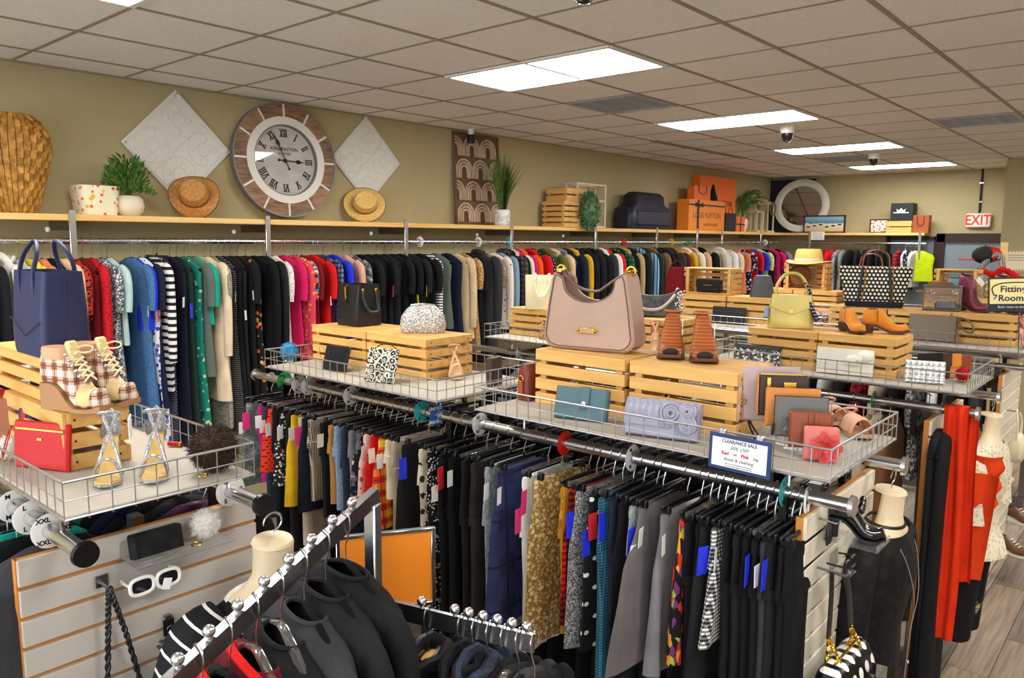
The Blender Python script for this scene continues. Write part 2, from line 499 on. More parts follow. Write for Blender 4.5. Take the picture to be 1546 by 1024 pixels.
# ------------------------------------------------------------ door and window on the back wall
yb = 10.6
door = tag(thing('door_1', None, None, (0, yb, 0)), kind='structure')
obj('door_frame', MB().box((2.46, -0.03, 1.09), (0.11, 0.08, 2.18)).box((3.3, -0.03, 1.09), (0.10, 0.08, 2.18)).box((2.88, -0.03, 2.13), (0.94, 0.08, 0.12)), DARKBR, door, 0)
obj('door_pane', MB().box((2.88, -0.02, 1.05), (0.76, 0.02, 2.06)), FROST, door, 0)
win = tag(thing('window_1', None, None, (0, yb, 0)), kind='structure')
obj('window_frame', MB().box((1.78, -0.03, 1.25), (0.06, 0.06, 1.8)).box((2.1, -0.03, 2.12), (0.66, 0.06, 0.05)).box((2.1, -0.03, 0.37), (0.66, 0.06, 0.05)).box((2.40, -0.03, 1.25), (0.04, 0.06, 1.8)), DARKBR, win, 0)
obj('window_pane', MB().box((2.09, -0.02, 1.25), (0.6, 0.02, 1.74)), FROST, win, 0)

# exit sign and conduit
RED = mat('exit_red', C(232, 52, 30), 0.5, emit=(C(232, 52, 30), 0.4))
p = on_y(1477, 333, 10.56)
t = thing('exit_sign', 'white EXIT sign with red letters over the back door', 'sign', (p.x, 10.585, p.z))
obj('sign_box', MB().box((0, -0.03, 0), (0.30, 0.05, 0.19), 0.015), WHITEP, t)
text('EXIT', 0.19, RED, t, (0, -0.058, 0), (PI/2, 0, 0), sx=0.78, bold=0.004)
t2 = thing('conduit', 'thin brown conduit running from the ceiling to the EXIT sign', 'pipe', (p.x, 10.585, p.z+0.1))
obj('pipe', MB().cyl((0, 0, 0), (0, 0, H-p.z-0.1), 0.014), DARKBR, t2)
for k in (0.15, 0.4): obj('pipe_clip', MB().box((0, -0.005, k), (0.06, 0.02, 0.02)), STEEL, t2, 0)

# ------------------------------------------------------------ long wall shelf and rail
ROD = (0.31, 2.045); SH = 2.195
ws = thing('wall_shelf', 'long pine shelf running along the side wall under the clock', 'shelf', (0, 0, 0))
y0 = -1.6
seams = [-1.6, 1.36, 3.90, 6.42, 8.95, 10.55]
for a, b in zip(seams, seams[1:]): obj('shelf_board', MB().box((0.165, (a+b)/2, SH-0.018), (0.33, b-a-0.004, 0.036), 0.003), SHELFW, ws)
BRK = [0.14, 1.37, 2.61, 3.90, 5.25, 6.5, 7.5, 8.2, 9.45]
bar = MB().box((0.335, 0, 2.02), (0.014, 0.038, 0.40), 0.003).mesh('bracket', CHROME)
arm = MB().box((0.17, 0, 2.13), (0.33, 0.02, 0.05)).box((0.17, 0, 2.05), (0.30, 0.012, 0.02)).mesh('bracket_arm', STEEL)
for y in BRK:
    link('bracket', bar, ws, (0, y, 0)); link('bracket_arm', arm, ws, (0, y, 0))
clip = MB().lathe([(0.004, 0), (0.012, -0.004), (0.014, -0.02), (0.008, -0.03)], 10, cap0=True, cap1=True).mesh('rail_clip', WHITEP)
for px in (72, 353, 560, 720, 850): link('rail_clip', clip, ws, (0.22, on_x(px, 350, 0.22).y, 2.125))
wr = thing('wall_rail', 'chrome clothes rail under the long wall shelf', 'rail', (0, 0, 0))
obj('rail', MB().cyl((ROD[0], -1.6, ROD[1]), (ROD[0], 10.32, ROD[1]), 0.016, n=12), CHROME, wr)
bs = thing('back_shelf', 'short pine shelf on the back wall beside the door', 'shelf', (0, 0, 0))
obj('shelf_board', MB().box((1.33, 10.435, SH-0.018), (1.96, 0.33, 0.036), 0.003), SHELFW, bs)
for x in (0.75, 2.26):
    obj('bracket', MB().box((x, 10.265, 2.02), (0.036, 0.014, 0.38), 0.003), CHROME, bs)
    obj('bracket_arm', MB().box((x, 10.43, 2.13), (0.02, 0.32, 0.05)), STEEL, bs, 0)
br_ = thing('back_rail', 'chrome clothes rail under the back wall shelf', 'rail', (0, 0, 0))
obj('rail', MB().cyl((0.34, 10.29, ROD[1]), (2.34, 10.29, ROD[1]), 0.016, n=12), CHROME, br_)

# ------------------------------------------------------------ gondola racks
RZ = 1.355
def rack(lab, x0, x1, ya, yb_, px, slat, back=False, capmat=CHROME):
    t = thing('clothes_rack', lab, 'rack', (0, 0, 0), 0, 'double sided clothes racks')
    for y in (ya, yb_):
        obj('rail', MB().cyl((x0, y, RZ), (x1-0.012, y, RZ), 0.02, n=16), CHROME, t)
        for xe in (x0, x1): obj('rail_cap', MB().cyl((xe-0.012, y, RZ), (xe, y, RZ), 0.031, 0.029, 18), capmat if xe == x1 else CHROME, t)
    yc = (ya+yb_)/2; pw = 0.62
    for xx in (x0+0.25, (x0+px)/2, px-0.08):
        obj('post', MB().box((xx, yc, 0.66), (0.04, 0.03, 1.32)), STEEL, t, 0)
        obj('crossbar', MB().box((xx, yc, 1.31 if xx < px-.1 else 1.24), (0.022, yb_-ya+0.02, 0.04)), BLACKP, t, 0)
        for yy in (ya, yb_): obj('rail_arm', MB().box((xx, yy, 1.30), (0.022, .022, 0.13)), BLACKP, t, 0)
    obj('base_beam', MB().box(((x0+px)/2, yc, 0.06), (px-x0-0.1, 0.05, 0.08)), STEEL, t, 0)
    pn = obj('end_panel', MB().box((px-0.012, yc, 0.68), (0.014, pw, 1.26)), ORANGEW, t, 0)
    obj('panel_edge', MB().box((px-0.012, yc-pw/2, 0.68), (0.02, 0.006, 1.26)), ORANGEW, t, 0)
    sm = MB().box((0, 0, 0), (0.013, pw, 0.066), 0.002).mesh('slat', slat, 0)
    k = 0; z = 1.31-0.033
    while z > 0.06:
        link('slat', sm, pn, (px+0.001, yc, z)); z -= 0.0762
    return t
rack('clothes rack with the plaid boots and sandals on top', 1.2, 3.26, -0.915, -0.465, 3.06, SLATG, capmat=BLACKP)
rack('clothes rack of skirts and trousers under the CLEARANCE SALE sign', 1.44, 4.46, 0.60, 1.11, 4.345, SLATC)
rack('clothes rack with the orange scarf hung on its end', 1.5, 4.48, 2.15, 2.63, 4.31, SLATC)
rack('clothes rack under the polka dot tote', 1.5, 4.50, 3.69, 4.18, 4.34, SLATC)
rack('clothes rack farthest from the camera, before the back wall', 1.5, 4.50, 5.23, 5.72, 4.34, SLATC)

# ------------------------------------------------------------ wire baskets on top of the racks
BZ = 1.46
def basket(lab, x0, x1, ya, yb_, fine=True, ry=(None, None)):
    t = thing('wire_basket', lab, 'basket', (0, 0, 0), 0, 'wire display baskets on the racks')
    h = 0.078; z0 = BZ-0.014; z1 = BZ+h
    def ring(z, r): 
        return MB().tube([(x0, ya, z), (x1, ya, z), (x1, yb_, z), (x0, yb_, z)], r, 6, closed=True)
    def frame(z, r):
        m_ = MB()
        for a, b in (((x0, ya), (x1, ya)), ((x1, ya), (x1, yb_)), ((x1, yb_), (x0, yb_)), ((x0, yb_), (x0, ya))): m_.cyl((a[0], a[1], z), (b[0], b[1], z), r, n=6)
        return m_
    obj('rim', frame(z1, 0.0032), WIRE, t); obj('bottom_rim', frame(z0+0.006, 0.003), WIRE, t); obj('middle_rim', frame(BZ+0.035, 0.0016), WIRE, t)
    obj('linen_board', MB().box(((x0+x1)/2, (ya+yb_)/2, BZ-0.007), (x1-x0-0.012, yb_-ya-0.012, 0.012), 0.003), LINEN, t)
    pts = []
    n = round((x1-x0)/0.052)
    for k in range(n+1):
        x = x0+(x1-x0)*k/n; pts += [(x, ya), (x, yb_)]
    n = round((yb_-ya)/0.05)
    for k in range(1, n):
        y = ya+(yb_-ya)*k/n; pts += [(x0, y), (x1, y)]
    if fine:
        wm = MB().cyl((0, 0, z0), (0, 0, z1), 0.0017, n=5).mesh('upright_wire', WIRE)
        for x, y in pts: link('upright_wire', wm, t, (x, y, 0))
    else:
        m_ = MB()
        for x, y in pts: m_.cyl((x, y, z0), (x, y, z1), 0.0018, n=4)
        tag(obj('upright_wire', m_, WIRE, t), kind='stuff')
    for x in (x0+0.12, x1-0.16):
        for y, r in ((ya+0.02, ry[0]), (yb_-0.02, ry[1])):
            yr = r if r is not None else y
            obj('support_rod', MB().tube([(x, yr, RZ+0.015), (x, yr, BZ-0.05), (x, y, BZ-0.012)], 0.005, 6), CHROME, t)
    return t
basket('wire basket with the silver sandals and brown pom-pom', 2.05, 3.275, -0.96, -0.50, True, (-0.915, -0.49))
basket('wire basket with the black tote and silver sequin bag', 1.77, 2.97, 0.45, 1.05, True, (0.6, 1.11))
basket('wire basket behind the CLEARANCE SALE sign with the mauve bag', 3.16, 4.435, 0.46, 1.06, True, (0.6, 1.11))
basket('wire basket with the cream tote and dark grey shoulder bag', 1.75, 2.97, 2.02, 2.58, False, (2.15, 2.63))
basket('wire basket with the gold handbag and yellow ankle boots', 3.2, 4.45, 2.02, 2.58, False, (2.15, 2.63))
basket('wire basket holding the black flat clutch before the open crates', 1.75, 2.97, 3.58, 4.12, False, (3.69, 4.18))
basket('wire basket under the clear bag and burgundy boots', 3.2, 4.47, 3.58, 4.12, False, (3.69, 4.18))
basket('wire basket below the straw fedora', 1.75, 2.97, 5.12, 5.66, False, (5.23, 5.72))
basket('wire basket under the open crate with the teal pouch', 3.2, 4.47, 5.12, 5.66, False, (5.23, 5.72))

# ------------------------------------------------------------ slatted crates
NAILM = mat('nail_dark', C(60, 44, 30), 0.5)
def crate(lab, x, y, z, L, D, Hh, rows, rotz=0.0, open_front=False, nails=True, group='slatted pine crates', m=None, rot=None, ntop=None):
    """upside-down crate: bottom boards face up; base-front-centre-left at (x, y)"""
    m = m or WOOD
    t = thing('wooden_crate', lab, 'crate', (x, y, z), rotz, group, rot)
    th = 0.011; gap = 0.014; sh = (Hh-(rows-1)*gap)/rows
    a = MB().box((L/2, 0, 0), (L, th, sh), 0.0015).mesh('slat', m, 0)
    e = MB().box((0, 0, 0), (th, D-2*th, sh), 0.0015).mesh('slat', m, 0)
    for k in range(rows):
        zz = sh/2+k*(sh+gap)
        for yy in (th/2, D-th/2):
            if open_front and yy < D/2: continue
            o = link('slat', a, t, (0, yy, zz))
        for xx in (th/2, L-th/2): link('slat', e, t, (xx, D/2, zz))
    p_ = MB().box((0, 0, Hh/2), (0.026, 0.016, Hh-0.014)).mesh('corner_post', m, 0)
    for xx in (th+0.018, L-th-0.018):
        for yy in (th+0.009, D-th-0.009): link('corner_post', p_, t, (xx, yy, 0))
    nt_ = ntop or max(3, round(D/0.05)); tw = (D-2*th-0.010*(nt_-1))/nt_ if nt_ > 1 else D
    b = MB().box((L/2, 0, Hh-0.005), (L-2*th, tw, 0.009), 0.0015).mesh('top_slat', m, 0)
    for k in range(nt_): link('top_slat', b, t, (0, th+tw/2+k*(tw+0.010), 0))
    if open_front:
        b2 = MB().box((L/2, D/2, 0.005), (L-2*th, D-2*th, 0.009)).mesh('bottom_board', m, 0); link('bottom_board', b2, t)
    if nails:
        nm = MB()
        for k in range(rows):
            zz = sh/2+k*(sh+gap)
            for yy in (0.03, D-0.03): nm.cyl((L, yy, zz), (L+0.0012, yy, zz), 0.0035, n=6)
        tag(obj('nail', nm, NAILM, t), kind='stuff')
    return t
crate('small pine crate with the plaid wedge boots standing on it', 2.45, -0.835, BZ, 0.47, 0.17, 0.155, 3)
crate('pine crate stacked under the navy tote', 2.30, -0.815, BZ+0.157, 0.44, 0.17, 0.125, 3)
crate('pine crate under the black tote with gold clasp', 1.80, 0.70, BZ, 0.425, 0.29, 0.18, 4)
crate('pine crate under the silver sequin bag', 2.232, 0.70, BZ, 0.405, 0.29, 0.18, 4)
crate('pine crate under the mauve tote', 3.265, 0.68, BZ, 0.395, 0.28, 0.205, 4)
crate('pine crate under the brown peep-toe booties', 3.68, 0.68, BZ, 0.39, 0.28, 0.205, 4)
crate('pine crate under the cream tote, beside the leopard pouch', 1.80, 2.2, BZ, 0.40, 0.28, 0.175, 4, nails=False)
crate('pine crate hidden behind the mauve tote', 2.21, 2.2, BZ, 0.40, 0.28, 0.175, 4, nails=False)
crate('pine crate under the dark grey shoulder bag', 2.62, 2.2, BZ, 0.40, 0.28, 0.175, 4, nails=False)
crate('pine crate under the gold handbag', 3.44, 2.16, BZ, 0.345, 0.28, 0.18, 4, nails=False)
crate('pine crate under the yellow ankle boots', 3.79, 2.16, BZ, 0.345, 0.28, 0.18, 4, nails=False)
crate('pine crate under the polka dot tote', 3.28, 3.8, BZ, 0.36, 0.28, 0.18, 4, nails=False)
crate('pine crate under the clear bag', 3.65, 3.8, BZ, 0.36, 0.28, 0.18, 4, nails=False)
crate('pine crate under the burgundy boots', 4.02, 3.8, BZ, 0.34, 0.28, 0.18, 4, nails=False)
crate('pine crate behind the flat black clutch, under the black box bag', 2.12, 3.86, BZ, 0.38, 0.24, 0.20, 4, nails=False)
crate('pine crate beside the gold handbag and under the grey cone bag', 2.51, 3.86, BZ, 0.38, 0.24, 0.20, 4, nails=False)
crate('open pine crate on its side holding a black box bag', 2.09, 3.95, BZ+0.201, 0.41, 0.17, 0.20, 5, open_front=True, nails=False)
crate('pine crate under the open crate that carries the fedora', 2.06, 5.3, BZ, 0.38, 0.26, 0.18, 4, nails=False)
crate('pine crate beside the gold handbag handle, below the fedora', 2.45, 5.3, BZ, 0.38, 0.26, 0.18, 4, nails=False)
crate('open pine crate on its side under the straw fedora', 2.33, 5.36, BZ+0.181, 0.38, 0.17, 0.235, 5, open_front=True, nails=False)
crate('pine crate behind the clear bag, below the open crate', 3.5, 5.3, BZ, 0.38, 0.28, 0.18, 4, nails=False)
crate('pine crate below the burgundy wedge behind the boots', 3.89, 5.3, BZ, 0.36, 0.28, 0.18, 4, nails=False)
crate('open pine crate on its side behind the teal drawstring pouch', 3.54, 5.42, BZ+0.181, 0.32, 0.16, 0.215, 5, open_front=True, nails=False)
# ------------------------------------------------------------ fabrics
def cl(n, c, **k): return mat('cloth_'+n, c, 0.85, vary=k.pop('vary', 0.12), spec=0.25, bump=(11, 0.55, 0.02, (1.6, 1.6, .22)), **k)
def cp(n, pat, rough=0.8, **k): return mat('cloth_'+n, None, rough, pat=pat, spec=0.3, bump=(11, 0.45, 0.02, (1.6, 1.6, .22)), **k)
BK, WH = C(20, 20, 22), C(236, 232, 224)
FAB = dict(
 black=cl('black', C(21, 21, 23)), blackb=cl('soft_black', C(28, 28, 30)), blackc=cl('ink_black', C(16, 16, 19)), charcoal=cl('charcoal', C(52, 52, 54)), brownblack=cl('brown_black', C(48, 42, 40)),
 navy=cl('navy', C(26, 30, 52)), navyb=cl('dark_navy', C(22, 24, 40)), whitedenim=cl('white_denim', C(228, 224, 212)), white=cl('white', C(236, 234, 228)), cream=cl('cream', C(232, 206, 172)),
 ivory=cl('ivory', C(228, 214, 190)), beige=cl('beige', C(214, 186, 146)), tan=cl('tan', C(188, 162, 108)), peach=cl('peach', C(236, 186, 150)), coral=cl('coral', C(216, 128, 92)),
 yellow=cl('yellow', C(236, 216, 70)), gold=cl('mustard', C(206, 164, 24)), red=cl('red', C(206, 22, 22)), maroon=cl('maroon', C(112, 16, 24)), burg=cl('burgundy', C(92, 20, 32)),
 pink=cl('hot_pink', C(206, 28, 96)), magenta=cl('magenta', C(190, 22, 112)), orange=cl('orange', C(238, 88, 26)), royal=cl('royal_blue', C(36, 50, 206)), teal=cl('teal', C(20, 160, 138)),
 mint=cl('pale_mint', C(176, 200, 196)), palegrey=cl('pale_grey', C(190, 190, 188)), grey=cl('grey', C(128, 128, 130)), greyb=cl('stone_grey', C(150, 142, 132)), stone=cl('stone', C(196, 180, 158)),
 olive=cl('olive', C(92, 92, 44)), olivegrey=cl('grey_green', C(92, 104, 96)), dgreen=cl('dark_green', C(30, 46, 40)), plum=cl('plum', C(62, 26, 56)), camel=cl('camel', C(178, 128, 66)),
 mauve=cl('mauve_grey', C(110, 104, 104)), satin=cl('grey_satin', C(112, 112, 116), rough=0.4) if False else mat('cloth_grey_satin', C(118, 118, 122), 0.35, vary=0.15),
 dustypink=cl('dusty_pink', C(216, 164, 140)), rust=cl('rust', C(200, 66, 24)), neon=cl('neon_yellow', C(196, 220, 20)), lilac=cl('lilac', C(176, 160, 196)), brown=cl('brown', C(112, 76, 50)),
 denim=cp('denim', blotch([(0.0, C(48, 84, 128)), (0.42, C(66, 108, 152)), (0.58, C(84, 126, 168))], 60, 3, (6, 6, 1))),
 ldenim=cp('light_denim', blotch([(0.0, C(116, 142, 172)), (0.5, C(142, 166, 192))], 60, 3, (6, 6, 1))),
 ddenim=cp('dark_denim', blotch([(0.0, C(34, 42, 58)), (0.5, C(50, 60, 78))], 70, 3, (6, 6, 1))),
 gdenim=cp('grey_denim', blotch([(0.0, C(122, 132, 134)), (0.5, C(160, 168, 168))], 50, 3, (4, 4, 1))),
 distress=cp('distressed_grey', blotch([(0.0, C(84, 92, 88)), (0.45, C(112, 120, 114)), (0.62, C(156, 160, 150))], 22, 3)),
 rustlace=cp('rust_lace', petals(C(170, 44, 22), C(28, 14, 14), 55, 0.42)),
 redlace=cp('red_lace', petals(C(190, 16, 26), C(120, 8, 16), 70, 0.35)),
 sequin=cp('silver_sequin', cells([(0.0, C(60, 66, 70)), (0.4, C(120, 126, 130)), (0.7, C(176, 182, 186)), (0.9, C(236, 238, 240))], 120), 0.35),
 bluefloral=cp('blue_floral', petals(C(232, 232, 236), C(52, 66, 176), 26, 0.32, C(120, 130, 190))),
 stripe=cp('navy_white_stripe', stripes(C(24, 26, 44), WH, 0.042, 0.45)),
 pindot=cp('navy_pin_dot', dots(C(30, 34, 60), C(170, 176, 200), 0.012, 0.22)),
 tealfloral=cp('teal_floral', petals(C(18, 120, 104), C(196, 200, 150), 24, 0.25, C(10, 70, 66))),
 greylace=cp('grey_lace', petals(C(150, 142, 130), C(96, 92, 88), 60, 0.35)),
 blackdot=cp('black_pin_dot', dots(C(24, 24, 26), C(160, 158, 150), 0.014, 0.2)),
 fireflower=cp('orange_flower_print', petals(C(24, 20, 22), C(226, 120, 44), 22, 0.3, C(232, 190, 120))),
 script=cp('red_script_print', blotch([(0.0, C(232, 226, 218)), (0.57, C(196, 110, 104)), (0.61, C(232, 226, 218))], 48, 2)),
 coralfloral=cp('coral_floral', petals(C(216, 62, 88), C(240, 160, 50), 26, 0.28, C(236, 120, 130))),
 multi=cp('multicolour_pattern', cells([(0.0, C(220, 80, 40)), (0.35, C(60, 120, 160)), (0.6, C(40, 36, 50)), (0.8, C(230, 200, 160))], 50)),
 navyplaid=cp('navy_plaid', plaid(C(28, 34, 66), C(58, 66, 104), C(120, 124, 148), 0.035)),
 greyprint=cp('grey_print', cells([(0.0, C(60, 62, 66)), (0.5, C(120, 120, 122)), (0.8, C(176, 174, 170))], 60)),
 bwstripe=cp('black_white_stripe', stripes(BK, WH, 0.022, 0.45)),
 leopard=cp('gold_leopard', petals(C(176, 136, 84), C(70, 48, 30), 70, 0.35, C(214, 180, 110)), 0.5),
 paisley=cp('muted_paisley', petals(C(150, 120, 96), C(70, 66, 60), 40, 0.35, C(186, 160, 140))),
 whitefloral=cp('white_floral', petals(C(232, 224, 208), C(176, 92, 84), 20, 0.2, C(150, 160, 120))),
 darkplaid=cp('dark_plaid', plaid(C(34, 30, 34), C(58, 50, 54), C(86, 76, 80), 0.05)),
 navydots=cp('navy_white_dots', dots(C(24, 26, 50), C(210, 210, 220), 0.03, 0.16)),
 greyfur=cp('grey_fur_cloth', blotch([(0.0, C(90, 92, 94)), (0.5, C(150, 150, 150)), (0.65, C(186, 186, 184))], 70, 4)),
 greenplaid=cp('green_plaid', plaid(C(14, 44, 34), C(22, 78, 56), C(40, 110, 80), 0.05)),
 bluestripe=cp('blue_stripe', stripes(C(30, 40, 60), C(130, 176, 214), 0.05, 0.3, 'u')),
 tweed=cp('brown_tweed', blotch([(0.0, C(104, 78, 52)), (0.48, C(136, 106, 74)), (0.6, C(160, 130, 96))], 160, 2)),
 navywhite=cp('navy_white_print', petals(C(26, 32, 70), C(226, 226, 230), 26, 0.36)),
 greenfloral=cp('green_floral', petals(C(206, 210, 160), C(90, 130, 70), 28, 0.3, C(230, 190, 80))),
 redplaidb=cp('red_plaid_shirt', plaid(C(190, 20, 34), C(120, 14, 30), C(40, 14, 24), 0.05)),
 orangedot=cp('orange_red_dots', dots(C(214, 50, 22), C(90, 14, 10), 0.016, 0.25)),
 paisleybw=cp('black_white_paisley', petals(C(24, 24, 28), C(214, 208, 198), 60, 0.34, C(120, 118, 116))),
 tancheck=cp('tan_check', plaid(C(212, 194, 164), C(128, 112, 92), C(58, 50, 46), 0.008)),
 navyprint=cp('navy_print', cells([(0.0, C(20, 22, 34)), (0.6, C(96, 98, 110)), (0.8, C(196, 194, 190))], 60)),
 pinkfloral=cp('pink_floral', petals(C(232, 200, 190), C(206, 60, 90), 24, 0.33, C(236, 150, 120))),
 orangeplaid=cp('orange_plaid', plaid(C(240, 200, 50), C(232, 120, 30), C(206, 40, 30), 0.06, C(120, 30, 40))),
 creamprint=cp('cream_black_print', blotch([(0.0, C(40, 38, 40)), (0.4, C(226, 216, 190))], 26, 3)),
 bwfloral=cp('black_white_floral', petals(C(20, 20, 22), C(232, 230, 224), 85, 0.36)),
 blueplaid=cp('blue_plaid', plaid(C(42, 50, 90), C(46, 55, 97), C(38, 44, 78), 0.17, C(30, 34, 60))),
 goldlace=cp('gold_lace', petals(C(140, 110, 54), C(186, 162, 106), 80, 0.45, C(214, 196, 148))),
 cord=cp('mustard_corduroy', stripes(C(176, 120, 24), C(206, 150, 44), 0.006, 0.5, 'u')),
 redplaid=cp('red_black_plaid', plaid(C(206, 26, 24), C(120, 14, 16), C(28, 12, 14), 0.022)),
 gtweed=cp('grey_tweed', cells([(0.0, C(70, 70, 72)), (0.4, C(130, 130, 130)), (0.75, C(190, 190, 188))], 300)),
 polka=cp('black_polka_dot', dots(C(20, 20, 22), C(236, 234, 228), 0.05, 0.15)),
 tealhound=cp('teal_houndstooth', plaid(C(84, 152, 178), C(52, 110, 138), C(26, 58, 78), 0.010)),
 navychar=cl('navy_charcoal', C(38, 42, 56)),
 firefloral=cp('flame_print', cells([(0.0, C(22, 18, 20)), (0.5, C(206, 50, 30)), (0.65, C(236, 150, 40)), (0.78, C(110, 50, 110)), (0.88, C(170, 180, 60))], 44, (1.5, 1.5, .7))),
 bwcheck=cp('black_white_check', plaid(C(232, 230, 224), C(120, 118, 116), C(22, 22, 24), 0.012)),
 velvetrose=cp('black_velvet_rose', petals(C(13, 13, 14), C(24, 24, 26), 26, 0.42), 0.7),
 whitelace=cp('white_lace', petals(C(226, 214, 188), C(196, 182, 156), 46, 0.4)),
 orangeknit=cl('orange_knit', C(214, 62, 16)), scarfred=cl('red_orange_scarf', C(220, 50, 14)),
)
# ------------------------------------------------------------ hangers, shared meshes
def hook_mesh(m):
    p = [(0, 0, -0.10), (0, 0, -0.06), (0.012, 0, -0.034), (0.021, 0, -0.012)] + arc((0, 0, 0.0), 0.0215, 0, 215, 12)
    return MB().tube(p, 0.0019, 6).mesh('hook', m)
HOOK = hook_mesh(CHROME); HOOKB = hook_mesh(GOLD)
def shoulder_mesh(m, name='hanger', r=0.008, fl=0.6, w=0.20):
    p = spline([(-w, 0, -0.180), (-w*.75, 0, -0.153), (-w*.4, 0, -0.123), (-0.03, 0, -0.105), (0, 0, -0.098), (0.03, 0, -0.105), (w*.4, 0, -0.123), (w*.75, 0, -0.153), (w, 0, -0.180)], 3)
    b = MB().tube(p, r, 7, flat=fl); b.tube([(-w*.9, 0, -0.175), (w*.9, 0, -0.175)], r*.6, 6)
    return b.mesh(name, m)
SH_BLACK = shoulder_mesh(VELVET); SH_CLEAR = shoulder_mesh(CLEAR, r=0.010); SH_WHITE = shoulder_mesh(WHITEP); SH_WOOD = shoulder_mesh(WOOD, r=0.011)
def clip_mesh(m):
    b = MB().box((0, 0, -0.092), (0.30, 0.010, 0.016), 0.003).tube([(0, 0, -0.072), (0, 0, -0.088)], 0.006, 7)
    return b.mesh('hanger', m)
CL_BLACK = clip_mesh(BLACKP); CL_CLEAR = clip_mesh(CLEAR)
CLIPM = MB().box((0, 0, -0.112), (0.020, 0.022, 0.042), 0.003).cyl((0, -0.014, -0.104), (0, 0.014, -0.104), 0.004, n=7).mesh('clip', BLACKP)
TAGW = MB().box((0, 0, -0.035), (0.0015, 0.032, 0.062)).mesh('price_tag', PAPER, 0)
BLUET = mat('blue_tag', C(40, 56, 232), 0.6); YELT = mat('yellow_tag', C(240, 224, 20), 0.6); PINKT = mat('pink_tag', C(232, 60, 140), 0.6); REDT = mat('red_tag', C(216, 40, 40), 0.6)
def tagmesh(m): return MB().box((0, 0, -0.045), (0.0015, 0.038, 0.088)).mesh('price_tag', m, 0)
TAGS = dict(w=TAGW, b=tagmesh(BLUET), y=tagmesh(YELT), p=tagmesh(PINKT), r=tagmesh(REDT))

def rings(prof, n, fold, seed, tilt=0.0):
    rnd = random.Random(seed); p1, p2 = rnd.random()*6, rnd.random()*6; out = []
    z_top = prof[0][0]; z_bot = prof[-1][0]
    for z, hw, ht in prof:
        t = (z_top-z)/(z_top-z_bot+1e-6); r = []
        for j in range(n):
            a = 2*PI*j/n; ca, sa = math.cos(a), math.sin(a)
            x = hw*math.copysign(abs(ca)**0.8, ca); y = ht*math.copysign(abs(sa)**0.8, sa)
            f = fold*t*(math.sin(4*a+p1+z*2.5)+0.6*math.sin(7*a+p2))
            x += f*0.35*ca*ht*1.2; y += f*ht*0.75*(0.5+abs(sa)*0.5)
            r.append((x+tilt*t, y, z))
        out.append(r)
    return out
def sect(z0, pts, L, steps=9):
    """pts: list of (t, hw, ht) along the length L below z0, resampled"""
    out = []
    for k in range(steps+1):
        t = k/steps
        for a, b in zip(pts, pts[1:]):
            if t <= b[0]+1e-9:
                u = 0 if b[0] == a[0] else (t-a[0])/(b[0]-a[0]); u = u*u*(3-2*u)
                out.append((z0-L*t, a[1]+(b[1]-a[1])*u, a[2]+(b[2]-a[2])*u)); break
    return out
SEED = [0]
